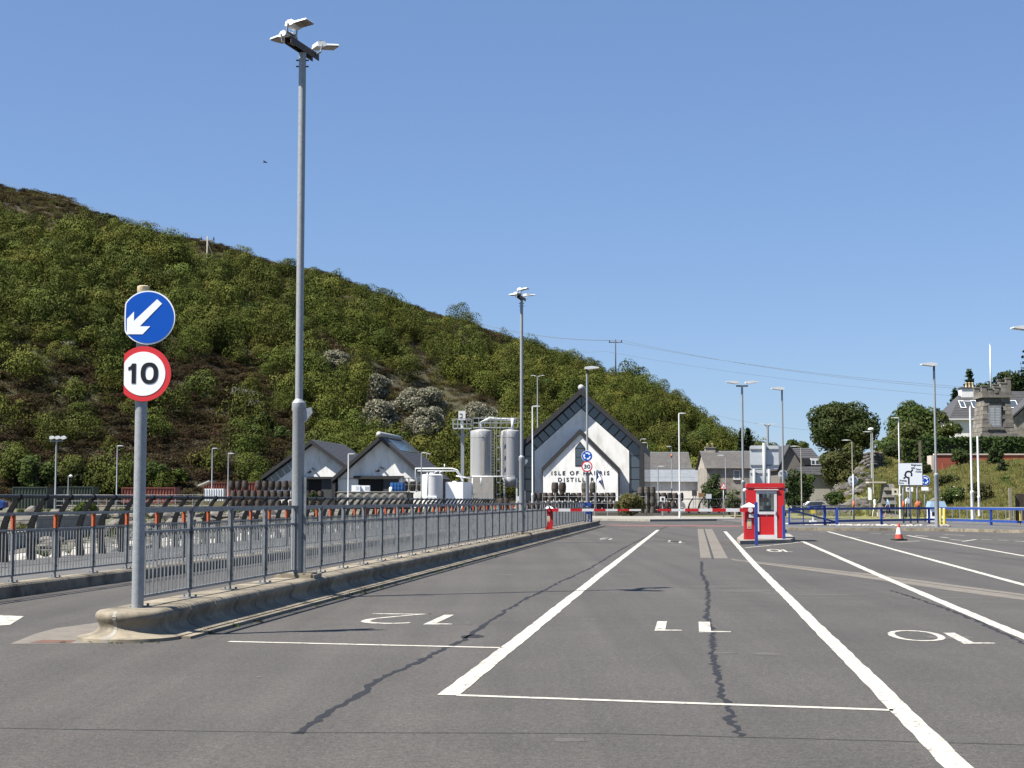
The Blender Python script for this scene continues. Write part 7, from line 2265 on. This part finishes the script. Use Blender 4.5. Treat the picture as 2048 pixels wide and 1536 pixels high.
# memorial tower
Ym = 168
c = at(1987, 870, Ym)
zbm = at(0, 873, Ym).z
t = thing('war_memorial', 'tapered grey granite memorial tower with a battlemented top and a grey plaque', 'memorial', Vector((c.x, Ym, zbm)))
s = Ym / F
zt = at(0, 797, Ym).z
wb, wt = 68 * s / 2, 52 * s / 2
rows = 9
for k in range(rows):
    z0, z1 = zbm + (zt - zbm) * k / rows, zbm + (zt - zbm) * (k + 1) / rows - .03
    w0, w1 = wb + (wt - wb) * k / rows, wb + (wt - wb) * (k + 1) / rows
    ncol = 3 + (k % 2)
    cuts = [-1] + sorted([(-1 + 2 * (j + (.0 if k % 2 else .0)) / ncol) + rng.uniform(-.08, .08) for j in range(1, ncol)]) + [1]
    for j in range(ncol):
        for face in range(2):
            a, b = cuts[j] + .01, cuts[j + 1] - .01
            jz = rng.uniform(-.02, .03)
            mb = MB()
            if face == 0:
                if z0 > at(0, 852, Ym).z - .3 and z1 < at(0, 808, Ym).z + .3 and abs((a + b) / 2) < .34 : continue
                vs = [(c.x + a * w0, Ym - w0 - jz, z0), (c.x + b * w0, Ym - w0 - jz, z0), (c.x + b * w1, Ym - w1 - jz, z1), (c.x + a * w1, Ym - w1 - jz, z1)]
                vs += [(x, y + .4, z) for x, y, z in vs]
            else:
                vs = [(c.x - w0 - jz, Ym - a * w0, z0), (c.x - w0 - jz, Ym - b * w0, z0), (c.x - w1 - jz, Ym - b * w1, z1), (c.x - w1 - jz, Ym - a * w1, z1)]
                vs = [vs[0], vs[1], vs[2], vs[3]]
                vs += [(x + .4, y, z) for x, y, z in vs]
                if j in (0, ncol - 1) and False: continue
            fs = [(0, 1, 2, 3), (7, 6, 5, 4), (0, 4, 5, 1), (1, 5, 6, 2), (2, 6, 7, 3), (3, 7, 4, 0)]
            mb.add(vs, fs if face == 0 else [f[::-1] for f in fs]); mb.build('stone', mem_st, t)
mb = MB(); e = .1
vs = [(c.x + sx * (w_ - e), Ym + sy * (w_ - e), z) for z, w_ in ((zbm, wb), (zt, wt)) for sx, sy in ((-1, -1), (1, -1), (1, 1), (-1, 1))]
mb.add(vs, [(3, 2, 1, 0), (4, 5, 6, 7), (0, 1, 5, 4), (1, 2, 6, 5), (2, 3, 7, 6), (3, 0, 4, 7)]); mb.build('core', mem_st, t)
mb = MB(); mb.box((c.x, Ym, zbm - 1.5), (wb * 2 + .35, wb * 2 + .35, 1.75)); mb.build('base', mem_st, t)
P, Q = at(1979, 854, Ym - wb), at(2003, 811, Ym - wb)
mb = MB(); mb.frame_box((P.x - .12, Ym - wb - .02 + .25, P.z - .1), (Q.x - P.x + .24, 0, 0), (0, .3, 0), (0, 0, Q.z - P.z + .2)); mb.build('plaque_frame', rock_d, t)
mb = MB(); mb.frame_box((P.x, Ym - wb - .05 + .2, P.z), (Q.x - P.x, 0, 0), (0, .06, 0), (0, 0, Q.z - P.z)); pq = mb.build('plaque', plaque_m, t)
mb = MB(); mb.frame_box((P.x - .25, Ym - wb - .1, P.z - .3), (Q.x - P.x + .5, 0, 0), (0, .4, 0), (0, 0, .16)); mb.build('sill', mem_st, t)
mb = MB()
for k in range(11):
    for x0, x1 in ((.12, .45), (.55, .88)):
        mb.frame_box((P.x + (Q.x - P.x) * x0, Ym - wb - .053 + .2, P.z + (Q.z - P.z) * (.1 + k * .075)), ((Q.x - P.x) * (x1 - x0), 0, 0), (0, .003, 0), (0, 0, .05))
mb.build('engraved_line', s_grey, pq)
zc = at(0, 781, Ym).z
mb = MB(); mb.box((c.x, Ym, zt), (wt * 2 + .5, wt * 2 + .5, .28)); mb.build('cornice', mem_st, t)
mb = MB(); mb.box((c.x, Ym, zt + .28), (wt * 2 + .35, wt * 2 + .35, zc - zt - .5)); mb.build('parapet', mem_st, t)
for k, (dx, hh, wd) in enumerate(((-1.45, .55, .55), (-.75, .3, .5), (0, .45, .55), (.75, .9, .6), (1.35, 1.4, .5))):
    for sy in (-1, 1):
        mb = MB(); mb.box((c.x + dx * wt / 1.5, Ym + sy * (wt - .1), zc - .22), (wd, .45, hh)); mb.box((c.x + dx * wt / 1.5, Ym + sy * (wt - .1), zc - .22 + hh), (wd + .1, .55, .12)); mb.build('merlon', mem_st, t)
mb = MB(); mb.box((c.x - .1, Ym - wt - .2, zt + .5), (.3, .1, .3)); mb.build('crest', rock_g, t)
p = at(1984, 772, Ym); tp = at(1985, 690, Ym)
t = thing('flagpole', 'white flagpole without a flag rising behind the top of the memorial tower', 'flagpole', Vector((p.x, Ym + .4, zt)))
mb = MB(); mb.tube([(p.x, Ym + .4, zt), (p.x, Ym + .4, tp.z)], [.1, .06], 10); mb.build('pole', white_p, t, True)
mb = MB(); mb.lathe([(.01, 0), (.09, .08), (.01, .16)], 8, (p.x, Ym + .4, tp.z)); mb.build('finial', white_p, t, True)
# white house behind the memorial
Y = 182
zb_ = at(0, 880, Y).z
A, Bq = at(1897, 880, Y), at(2100, 880, Y)
ze, zr = at(0, 838, Y).z, at(0, 783, Y + 4).z
t = thing('white_house', 'white house with a dark slate roof and a three pot chimney behind the memorial', 'house', ((A.x + Bq.x) / 2, Y, zb_))
mb = MB(); mb.frame_box((A.x + .4, Y, zb_ - 2), (Bq.x - A.x, 0, 0), (0, 8, 0), (0, 0, ze - zb_ + 2)); mb.build('wall', render_w, t)
n = 17
xl = at(1897, 838, Y).x; xt = at(1944, 783, Y).x
for k in range(n):
    f0, f1 = k / n, (k + 1) / n
    y0, y1 = Y - .3 + 4.3 * f0, Y - .3 + 4.3 * f1 + .06
    z0, z1 = ze + (zr - ze) * f0, ze + (zr - ze) * f1
    mb = MB(); a0, a1 = xl + (xt - xl) * f0, xl + (xt - xl) * f1
    mb.add([(a0, y0, z0 + .05), (Bq.x, y0, z0 + .05), (Bq.x, y1, z1 + .03), (a1, y1, z1 + .03), (a0, y0, z0), (Bq.x, y0, z0)], [(0, 1, 2, 3), (4, 5, 1, 0)]); mb.build('slate_course', slate, t)
mb = MB(); mb.add([(xl, Y + 8.3, ze), (Bq.x, Y + 8.3, ze), (Bq.x, Y + 4, zr), (xt, Y + 4, zr), (xl, Y - .3, ze)], [(0, 3, 2, 1), (4, 3, 0)]); mb.build('rear_roof', slate, t)
mb = MB(); mb.frame_box((xl - .05, Y - .42, ze - .12), (Bq.x - xl, 0, 0), (0, .14, 0), (0, 0, .16)); mb.build('gutter', white_p, t)
cxa, cxb = at(1923, 800, Y + 3).x, at(1956, 800, Y + 3).x
zc1 = at(0, 777, Y + 3).z
mb = MB(); mb.frame_box((cxa, Y + 3, ze), (cxb - cxa, 0, 0), (0, 1.2, 0), (0, 0, zc1 - ze)); ch = mb.build('chimney', render_w, t)
mb = MB(); mb.frame_box((cxa - .1, Y + 2.9, zc1), (cxb - cxa + .2, 0, 0), (0, 1.4, 0), (0, 0, .15)); mb.build('chimney_cap', slate, ch)
for px in (1933, 1939.5, 1946):
    x = at(px, 770, Y + 3.5).x
    mb = MB(); mb.lathe([(.16, .15), (.14, .2), (.13, .65), (.16, .7), (.14, .78)], 12, (x, Y + 3.6, zc1)); mb.build('chimney_pot', cream_cap, ch, 40)
for x0, x1, yy0, yy1 in ((1919, 1926, 805, 814), (1943, 1950, 803, 811), (2013, 2030, 794, 810)):
    P = at(x0, yy1, Y + 1.8); Qq = at(x1, yy0, Y + 2.6)
    kz = lambda y: ze + (zr - ze) * (y - (Y - .3)) / 4.3 + .16
    ya, yb2 = Y + 1.2, Y + 2.4
    mb = MB(); mb.add([(P.x, ya, kz(ya)), (Qq.x, ya, kz(ya)), (Qq.x, yb2, kz(yb2)), (P.x, yb2, kz(yb2))], [(0, 1, 2, 3)]); fo = mb.build('rooflight', white_p, t)
    mb = MB(); mb.add([(P.x + .09, ya + .1, kz(ya + .1) + .02), (Qq.x - .09, ya + .1, kz(ya + .1) + .02), (Qq.x - .09, yb2 - .1, kz(yb2 - .1) + .02), (P.x + .09, yb2 - .1, kz(yb2 - .1) + .02)], [(0, 1, 2, 3)]); mb.build('pane', wglass, fo)
# stone gable wing at the right edge
G = at(2030, 870, Y - 3)
mb = MB(); xg = G.x; zg0, zg1 = at(0, 835, Y - 3).z, at(0, 812, Y - 3).z
mb.prism([(0, zb_ - 2), (4, zb_ - 2), (4, zg1 + 2.2), (.0, zg0)], (xg, Y - 3, 0), (1, 0, 0), (0, 0, 1), (0, 3.2, 0)); mb.build('stone_wing', stone_h, t)
mb = MB(); mb.prism([(-.4, zg0 - .1), (4, zg1 + 2.4), (4, zg1 + 2.65), (-.4, zg0 + .15)], (xg, Y - 3.3, 0), (1, 0, 0), (0, 0, 1), (0, 3.5, 0)); mb.build('wing_roof', slate, t)
# stone ramp wall, tapered pier, rubble slope
Yp = 130
A = at(1745, 1018, Yp)
zt = at(0, 967, Yp).z
t = thing('stone_pier', 'tapered rough stone pier at the foot of the bank, left of the notice board', 'pier', (A.x + .8, Yp, .1))
s = Yp / F
k0, k1 = (1741, 1778), (1752, 1770)
for k in range(5):
    f0, f1 = k / 5, (k + 1) / 5
    xa0, xb0 = at(k0[0] + (k1[0] - k0[0]) * f0, 0, Yp).x, at(k0[1] + (k1[1] - k0[1]) * f0, 0, Yp).x
    xa1, xb1 = at(k0[0] + (k1[0] - k0[0]) * f1, 0, Yp).x, at(k0[1] + (k1[1] - k0[1]) * f1, 0, Yp).x
    z0, z1 = .1 + (zt - .1) * f0, .1 + (zt - .1) * f1 - .025
    mid0, mid1 = xa0 + (xb0 - xa0) * (.45 + .2 * (k % 2)), xa1 + (xb1 - xa1) * (.45 + .2 * (k % 2))
    for (u0, u1, v0, v1) in ((xa0, mid0 - .01, xa1, mid1 - .01), (mid0 + .01, xb0, mid1 + .01, xb1)):
        mb = MB(); j = rng.uniform(-.03, .03)
        vs = [(u0, Yp + j, z0), (u1, Yp + j, z0), (v1, Yp + .15 + j, z1), (v0, Yp + .15 + j, z1), (u0, Yp + 1.3, z0), (u1, Yp + 1.3, z0), (v1, Yp + 1.2, z1), (v0, Yp + 1.2, z1)]
        mb.add(vs, [(0, 1, 2, 3), (5, 4, 7, 6), (4, 0, 3, 7), (1, 5, 6, 2), (3, 2, 6, 7)]); mb.build('stone', mem_st, t)
mb = MB(); a = at(1738, 966, Yp); b = at(1772, 963, Yp); mb.frame_box((a.x, Yp - .05, a.z), (b.x - a.x, 0, 0), (0, 1.3, 0), (0, 0, .12)); mb.build('lintel', cope, t)
board('narrow white board on a leg at the left of the stone pier', 1736.5, 1743, 975, 1000, Yp + 3, s_white, 1, zb=.3)
def drystone(label, pts, top, Y0, n, rows, seed):
    r2 = random.Random(seed)
    P = [at(x, yb, Y) for x, yb, Y in pts]
    t = thing('stone_wall', label, 'wall', P[0])
    L = sum((b - a).length for a, b in zip(P[:-1], P[1:]))
    cum = [0]
    for a, b in zip(P[:-1], P[1:]): cum.append(cum[-1] + (b - a).length)
    def pos(s):
        for i in range(len(P) - 1):
            if s <= cum[i + 1] + 1e-6: return P[i].lerp(P[i + 1], (s - cum[i]) / (cum[i + 1] - cum[i])), i
        return P[-1], len(P) - 2
    core = MB()
    for a, b, ta, tb in zip(P[:-1], P[1:], top[:-1], top[1:]):
        d = (b - a).normalized(); nn = Vector((d.y, -d.x, 0)).normalized()
        core.add([a + Zv * -2, b + Zv * -2, Vector((b.x, b.y, tb - .1)), Vector((a.x, a.y, ta - .1)), a - nn * .5 + Zv * -2, b - nn * .5 + Zv * -2, Vector((b.x, b.y, tb - .1)) - nn * .5, Vector((a.x, a.y, ta - .1)) - nn * .5], [(0, 1, 2, 3), (5, 4, 7, 6), (3, 2, 6, 7), (4, 0, 3, 7), (1, 5, 6, 2)])
    core.build('core', rock_d, t)
    for k in range(rows):
        s = r2.uniform(0, .3)
        while s < L - .2:
            w = r2.uniform(.35, .75)
            p, i = pos(min(L, s + w / 2))
            f = (s + w / 2 - cum[i]) / (cum[i + 1] - cum[i]); f = min(1, max(0, f))
            zt_ = top[i] + (top[i + 1] - top[i]) * f
            z = p.z - .3 + (zt_ - p.z + .3) * (k + .5) / rows
            h = (zt_ - p.z + .3) / rows * .95
            o = inst(RG[r2.randrange(5)], 'stone', Vector((p.x, p.y, z)), r2.uniform(-.2, .2) + (pi if r2.random() < .5 else 0), t, (w * .56, .22, max(.08, h * .6)))
            s += w
    return t
drystone('curved drystone wall at the top of the rubble slope under the lamp with a round head', [(1731, 935, 158), (1738, 928, 156), (1748, 925, 155), (1764, 926, 156)], [at(0, 906, 157).z, at(0, 903, 156).z, at(0, 902, 155).z, at(0, 905, 156).z], 156, 10, 5, 3)
rr_ = random.Random(12)
for i in range(230):
    px = rr_.uniform(1635, 1745); tt = rr_.uniform(.08, .98)
    p = bank_pt(px, tt)
    s = rr_.uniform(.2, .6)
    tag(inst((RG + RD)[i % 8], 'rubble_stone', p + Zv * s * .2, rr_.uniform(0, 6), None, (s * 1.3, s, s * .8)), 'grey stone lying in the rubble slope between the grey house and the stone pier', 'stone', 'stones of the rubble slope')
for i in range(11):
    px = rr_.uniform(1848, 1880); tt = rr_.uniform(.2, .5)
    p = bank_pt(px, tt); s = rr_.uniform(.2, .55)
    tag(inst(RG[i % 5], 'bank_rock', p + Zv * s * .2, rr_.uniform(0, 6), None, (s * 1.2, s, s)), 'grey rock cropping out of the bank beside the blue roundabout disc', 'rock', 'grey rocks in the bank')
# cobble edging along the right kerb and the roundabout verge
def cobbles(label, pts, n, s0, z, mats=RP, wid=.5):
    P = [gp(x, y) for x, y in pts]
    mb = MB(); r2 = random.Random(len(pts) + n)
    Ls = [(b - a).length for a, b in zip(P[:-1], P[1:])]
    for i in range(n):
        s = r2.uniform(0, sum(Ls)); j = 0
        while s > Ls[j] and j < len(Ls) - 1: s -= Ls[j]; j += 1
        p = P[j].lerp(P[j + 1], s / Ls[j]) + Vector((r2.uniform(-wid, wid), r2.uniform(-wid, wid), z))
        src = mats[r2.randrange(len(mats))]
        q = r2.uniform(.6, 1.3) * s0; a = r2.uniform(0, 6)
        vs = [(p.x + q * (v.co.x * cos(a) - v.co.y * sin(a)) * 1.3, p.y + q * (v.co.x * sin(a) + v.co.y * cos(a)), p.z + q * v.co.z * .8) for v in src.vertices]
        mb.add(vs, [tuple(pl.vertices) for pl in src.polygons])
    o = mb.build('cobble_edging', rock_p); o['kind'] = 'stuff'
RS = [rock_mesh(i + 60, rock_p, 1) for i in range(4)]
cobbles('', [(1582, 1052), (1700, 1055), (1860, 1056)], 170, .13, .1, RS, .7)
cobbles('', [(1235, 1032.5), (1350, 1032.5), (1490, 1032)], 150, .17, .2, RS, .7)
cobbles('', [(1862, 1056), (1900, 1058)], 16, .15, .12, RS, .3)
# dark low wall behind the verge
a, b = at(1190, 1034, 140), at(1450, 1031, 140); a.z = b.z = .0
wall_bar('low_wall', 'low dark kerb wall behind the pale cobbles across the roundabout', a, b, .42, .4, rock_d)
# thin wire fence in front of the casks
t = thing('wire_fence', 'thin wire fence in front of the casks below the large gable', 'fence', at(1080, 1020, 139))
for k in range(9):
    p = at(1085 + k * 26, 1030, 139); p.z = .15
    mb = MB(); mb.bar(p, p + Zv * 2.0, .06, .06, up=(0, 1, 0)); mb.build('post', galv, t)
for z in (.7, 1.3, 1.9):
    mb = MB(); p, q2 = at(1085, 1030, 139), at(1293, 1030, 139); mb.tube([(p.x, 139, z), (q2.x, 139, z)], .018, 5); mb.build('wire', galv, t)
# saltire flag on a short pole
Yf = 137
p = at(1192, 1025, Yf); zt = at(0, 938, Yf).z
t = thing('flag', 'blue flag with a white diagonal cross on a thin pole before the large gable', 'flag', Vector((p.x, Yf, .15)))
mb = MB(); mb.tube([(p.x, Yf, .15), (p.x, Yf, zt)], .04, 8); mb.build('pole', galv, t, True)
mb = MB(); mb.bar((p.x, Yf, 1.2), (p.x - .5, Yf, .2), .04, .04); mb.build('stay', galv, t)
def flagpt(u, v):
    x = p.x + .06 + .5 * u + .28 * v * u; z = zt - .1 - 1.1 * v - .55 * u * 1.0 + .15 * sin(u * 5)
    return Vector((x * 1.0, Yf - .05 + .16 * sin(u * 6 + v * 2.5), z))
mb = MB(); n = 14
vs = [flagpt(i / n, j / n) for i in range(n + 1) for j in range(n + 1)]
mb.add(vs, [(i * (n + 1) + j, i * (n + 1) + j + 1, (i + 1) * (n + 1) + j + 1, (i + 1) * (n + 1) + j) for i in range(n) for j in range(n)])
for i in range(n):
    for j in range(n):
        u, v = (i + .5) / n, (j + .5) / n
        if min(abs(u - v), abs(u + v - 1)) < .1: mb.m[i * n + j] = 1
mb.build('cloth', [navy, s_white], t, True)
# notice boxes by the far verge
t = thing('meter_box', 'small white box on a grey post in front of the stacked grey casks', 'box', at(1325, 1028, 132))
p = at(1325, 1030, 132); p.z = .15
mb = MB(); mb.bar(p, p + Zv * 1.6, .1, .1, up=(0, 1, 0)); mb.build('post', galv, t)
mb = MB(); mb.box((p.x, 131.9, at(0, 1003, 132).z), (.42, .2, .42)); bo = mb.build('box', white_p, t)
mb = MB(); mb.box((p.x, 131.79, at(0, 1000.5, 132).z), (.2, .02, .2)); mb.build('dial', s_black, bo)
board('brown information board beside the low white building', 1397, 1409, 986, 994, 142, M('brown_board', (.25, .14, .06, 1), rough=.6), 2, zb=.2)
board('dark notice board on the grass left of the brown board', 1384, 1394, 980, 992, 143, rock_d, 2, zb=.2)
board('grey board at the right end of the low white building', 1412, 1423, 988, 998, 146, s_grey, 2, zb=.2)

# ================================================================== TREES ON THE RIGHT AND BY THE HOUSES
tree('broad_tree', 'large dark round tree standing against the sky left of the green one', 1686, 905, 803, 138, 235, L_dark, nb=64, per=9, size=.42, trunk=.35, br=(.3, .48), seed=1, low=.1)
tree('broad_tree', 'big mid green tree against the sky right of the dark round tree', 1838, 912, 800, 128, 190, L_mid, nb=60, per=13, size=.34, trunk=.18, br=(.3, .48), seed=2, low=.1)
tree('bushy_tree', 'olive green bushy tree on the rubble slope below the dark round tree', 1688, 975, 884, 104, 168, L_olive, nb=34, per=20, size=.28, trunk=.3, seed=3, low=.12)
tree('bushy_tree', 'dark green shrub mass on the bank right of the round headed lamp', 1775, 955, 868, 84, 172, L_mid, nb=30, per=20, size=.28, trunk=.3, seed=4, low=.1)
tree('bushy_tree', 'green tree behind the left end of the hedge', 1812, 900, 830, 70, 176, L_olive, nb=24, per=18, size=.28, trunk=.3, seed=5, low=.1)
tree('bushy_tree', 'green tree between the hedge and the slate roof of the white house', 1893, 895, 815, 60, 176, L_mid, nb=24, per=18, size=.26, trunk=.25, seed=6, low=.1)
tree('garden_tree', 'round leafy tree in front of the low white building', 1427, 1008, 935, 58, 150, L_dark, nb=26, per=30, size=.2, trunk=.18, zb=.1, seed=7, low=.18)
tree('garden_tree', 'dark leafy tree right beside the booth before the grey house', 1592, 1030, 935, 70, 145, L_dark, nb=30, per=28, size=.22, trunk=.2, zb=.1, seed=8, low=.15)
tree('garden_tree', 'small green tree in front of the lower roof of the grey house', 1616, 1000, 935, 42, 150, L_mid, nb=20, per=26, size=.2, trunk=.15, seed=9, low=.12)
tree('garden_shrub', 'low green shrub left of the warning triangle', 1468, 1006, 968, 34, 146, L_mid, nb=16, per=26, size=.2, trunk=.1, zb=.1, seed=10, cat='shrub', low=.1)
tree('garden_shrub', 'dense green shrub among the casks at the right of the large gable', 1262, 1034, 982, 62, 138, L_olive, nb=30, per=34, size=.16, trunk=.12, zb=.15, seed=11, cat='shrub', low=.1)
tree('garden_shrub', 'dark grey green shrub below the left shed beside the tall mast', 628, 1006, 984, 30, 140, L_dark, nb=14, per=26, size=.18, trunk=.1, seed=12, cat='shrub', low=.1)
tree('garden_shrub', 'leafy shrub on the slipway wall behind the black railing', 172, 1032, 1000, 54, 90, L_mid, nb=22, per=60, size=.12, trunk=.08, seed=13, cat='shrub', low=.1)
tree('broad_tree', 'pale green round tree above the roofs behind the slim lamp by the booth', 1592, 905, 878, 50, 250, L_mid, nb=18, per=9, size=.4, trunk=.3, seed=14, low=.1)
tree('broad_tree', 'small dark tree above the sign back', 1543, 915, 886, 34, 250, L_dark, nb=14, per=10, size=.4, trunk=.3, seed=15, low=.1)
conifer('dark conifer left of a matching one at the right end of the hill', 1483, 912, 862, 26, 255, 1)
conifer('dark conifer right of a matching one at the right end of the hill', 1497, 912, 858, 30, 255, 2)
conifer('tall dark conifer behind the chimney of the white house', 1940, 830, 737, 44, 212, 3, tiers=9)
conifer('low dark conifer left of the chimney, above the roof slope', 1912, 850, 780, 44, 205, 4)
tree('bushy_tree', 'dark tree clump behind the top of the memorial', 1968, 830, 745, 44, 215, L_dark, nb=16, per=14, size=.35, trunk=.3, seed=16, low=.1)
tree('broad_tree', 'dense dark tree behind the slate roof at the right edge', 2020, 830, 722, 76, 220, L_dark, nb=26, per=12, size=.38, trunk=.4, seed=17, low=.1)
tree('broad_tree', 'olive tree at the right edge beside the tall conifer', 2052, 830, 735, 60, 225, L_olive, nb=22, per=12, size=.36, trunk=.4, seed=18, low=.1)
conifer('tall dark conifer cut off by the right edge below the lamp head', 2062, 830, 668, 80, 218, 5, tiers=12)
def bank_bush(label, px, pyt, wpx, tt, leaf, seed, name='bank_shrub', extra=None, size=.18, per=34):
    p = bank_pt(px, tt)
    x, y = pix(p)
    tree(name, label, x, y, pyt, wpx, p.y, leaf, 'shrub', nb=18, per=per, size=size, trunk=.1, zb=p.z - .1, seed=seed, low=.12, extra=extra)
bank_bush('dark leafy shrub against the red wall, left of the white lamp column', 1925, 888, 44, .9, L_dark, 30)
bank_bush('dark leafy shrub against the red wall, right of the memorial', 1992, 890, 46, .88, L_dark, 31)
bank_bush('small dark shrub hanging below the right wall shrub', 2006, 918, 28, .72, L_dark, 32)
bank_bush('green shrub covered in white blossom left of the white columns', 1906, 968, 62, .18, L_mid, 33, 'flowering_shrub', (L_white, .22))
bank_bush('olive brown shrub between the white columns at the foot of the bank', 1962, 958, 56, .2, L_olive, 34)
bank_bush('brownish shrub above the white blossom on the bank', 1893, 945, 50, .5, L_olive, 35)
bank_bush('small loose green shrub in the grass right of the white columns', 2012, 952, 30, .5, L_mid, 36)
bank_bush('dark bush on the crest of the bank behind the direction sign', 1850, 925, 44, .85, L_dark, 37)
bank_bush('green bush covering the rubble slope under the curved wall', 1760, 905, 50, .7, L_mid, 38)
bank_bush('bushy ivy at the foot of the rubble slope', 1727, 960, 40, .4, L_dark, 39)
bank_bush('green mass of shrubs at the left end of the hedge above the bank', 1812, 880, 66, .95, L_mid, 40)
bank_bush('olive scrub in the middle of the rubble slope', 1700, 935, 48, .6, L_olive, 43)
bank_bush('low green scrub at the lower left of the rubble slope', 1670, 975, 40, .3, L_mid, 44)
bank_bush('dark shrub behind the narrow white board', 1742, 945, 44, .55, L_dark, 41)
bank_bush('ivy covered mound right of the curved drystone wall', 1790, 888, 70, .9, L_dark, 42)
wP, wS = [], []
for i in range(66):
    p = nose_c + LD * nr.uniform(-.3, 26) + LN * nr.uniform(.6, .78) if i < 55 else nose_c + Vector((nr.uniform(-.6, .6), 0, 0)) - LD * nr.uniform(.46, .64)
    s = nr.uniform(.04, .11) if i < 55 else nr.uniform(.02, .05); wP.append(p); wS.append((s, s, s))
scatter('weeds', [proto_grass(95 + i, L_mid, 26, .5, .06, .6) for i in range(3)], wP, np.array(wS), L_mid)
# bank grass tufts
gP, gS = [], []
for i in range(5200):
    px = nr.uniform(1740, 2110); tt = nr.uniform(.0, 1.0) ** .85
    p = bank_pt(px, tt)
    s = nr.uniform(.35, .75); gP.append(p); gS.append((s, s, s * nr.uniform(.7, 1.3)))
for i in range(450):
    px = nr.uniform(1600, 1745); tt = nr.uniform(.0, .9); p = bank_pt(px, tt); s = nr.uniform(.35, .75); gP.append(p); gS.append((s, s, s * nr.uniform(.7, 1.3)))
scatter('bank_grass', [proto_grass(80 + i, L_bgrass, 60, .55, .035, .6) for i in range(4)], gP, np.array(gS), L_bgrass)
gP, gS = [], []
for i in range(1500):
    px = nr.uniform(40, 660); Y = nr.uniform(64, 140); x = at(px, 1000, Y).x
    if x > K3 - .4 + .119 * Y - 3: continue
    p = shore_pt(x, Y)
    if mnoise.noise(Vector((x * .15, Y * .15, 4))) < .05: continue
    s = nr.uniform(.25, .5); gP.append(p); gS.append((s, s, s))
scatter('shore_grass', [proto_grass(90 + i, L_scrub, 50, .7, .04, .6) for i in range(3)], gP, np.array(gS), L_scrub)
mb = MB(); pl = [at(1395, 1024, 134), at(1500, 1024, 134)]
mb.poly([(pl[0].x, 134, .18), (pl[1].x + 1, 134, .18), (pl[1].x + 6, 166, .3), (pl[0].x - 8, 166, .3)]); tag(mb.build('verge', grassm), kind='structure')
mb = MB(); pl = [at(1640, 1036, 116), at(2100, 1034, 112)]
mb.poly([(pl[0].x, 117, .13), (pl[1].x + 6, 112, .13), (pl[1].x + 10, 140, .2), (pl[0].x - 2, 140, .2)]); tag(mb.build('verge', grassm), kind='structure')

# ================================================================== POWER LINES, BIRD
def pole(label, px, pyb, pyt, Y, mat, arm, zb=None):
    p = on_hill(px, pyb); 
    top = at(px, pyt, Y)
    b = Vector((top.x, Y, min(p.z, at(px, pyb, Y).z) - 1.0))
    t = thing('utility_pole', label, 'utility pole', b)
    mb = MB(); mb.tube([b, Vector((top.x, Y, top.z))], [.2, .15], 10); mb.build('pole', mat, t, True)
    mb = MB(); mb.bar((top.x - arm, Y, top.z - .75), (top.x + arm, Y, top.z - .75), .16, .2); mb.build('crossarm', mat, t)
    for k in (-1, 0, 1):
        mb = MB(); mb.lathe([(.1, 0), (.16, .15), (.1, .3), (.14, .45), (.02, .6)], 8, (top.x + k * arm * .85, Y, top.z - .65)); mb.build('insulator', poledark, t, True)
    return Vector((top.x, Y, top.z))
T1 = pole('pale power pole with a cross arm on the upper left of the hill', 415, 562, 473, 292, polewood, 1.4)
T2 = pole('dark power pole with a cross arm standing on the right part of the ridge', 1231, 748, 679, 400, poledark, 1.8)
def wire(label, pts, rad, sag=0.0):
    P = []
    for a, b in zip(pts[:-1], pts[1:]):
        for k in range(16):
            f = k / 16; v = a.lerp(b, f); v.z -= sag * 4 * f * (1 - f); P.append(v)
    P.append(pts[-1])
    mb = MB(); mb.tube(P, rad, 5)
    tag(mb.build('power_line', wire_m, org=P[0]), label, 'cable')
wire('faint power line from the left edge over the ridge to the pale pole', [at(-60, 338, 330), T1 + Vector((-.9, 0, -.2))], .022, .6)
wire('second faint power line just below it, ending at the pale pole', [at(-60, 345, 331), T1 + Vector((0, 0, -.1))], .022, .6)
wire('upper power line crossing the sky through the dark pole', [at(930, 638, 430), T2 + Vector((-1.6, 0, -.2)), at(1960, 776, 330)], .034, 1.5)
wire('middle power line crossing the sky just under the upper one', [at(930, 641, 431), T2 + Vector((1.6, 0, -.2)), at(1960, 780, 331)], .034, 1.7)
wire('lower single power line crossing the sky below the pair', [at(1040, 680, 410), at(1213, 703, 400), at(1960, 796, 320)], .026, 1.2)
wire('lowest faint power line from the hill end towards the dark tree', [at(1415, 826, 370), at(1640, 862, 300)], .022, .6)
wire('stay wire dropping from the pale pole to the right', [T1 + Vector((.1, 0, -1.2)), on_hill(446, 580)], .03, 0)
bp0 = at(530, 325, 60)
t = thing('bird', 'tiny dark bird flying in the open sky left of the tall mast', 'bird', bp0)
mb = MB(); mb.tube([bp0 + Vector((-.09, 0, .0)), bp0 + Vector((-.03, 0, .02)), bp0 + Vector((.04, 0, .015)), bp0 + Vector((.1, 0, -.01))], [.008, .03, .028, .006], 8); mb.build('body', poledark, t, True)
for s in (-1, 1):
    mb = MB(); mb.add([bp0 + Vector((.03, s * .01, .02)), bp0 + Vector((-.03, s * .01, .02)), bp0 + Vector((-.05, s * .16, .05)), bp0 + Vector((-.01, s * .17, .05))], [(0, 1, 2, 3)]); mb.build('wing', poledark, t)
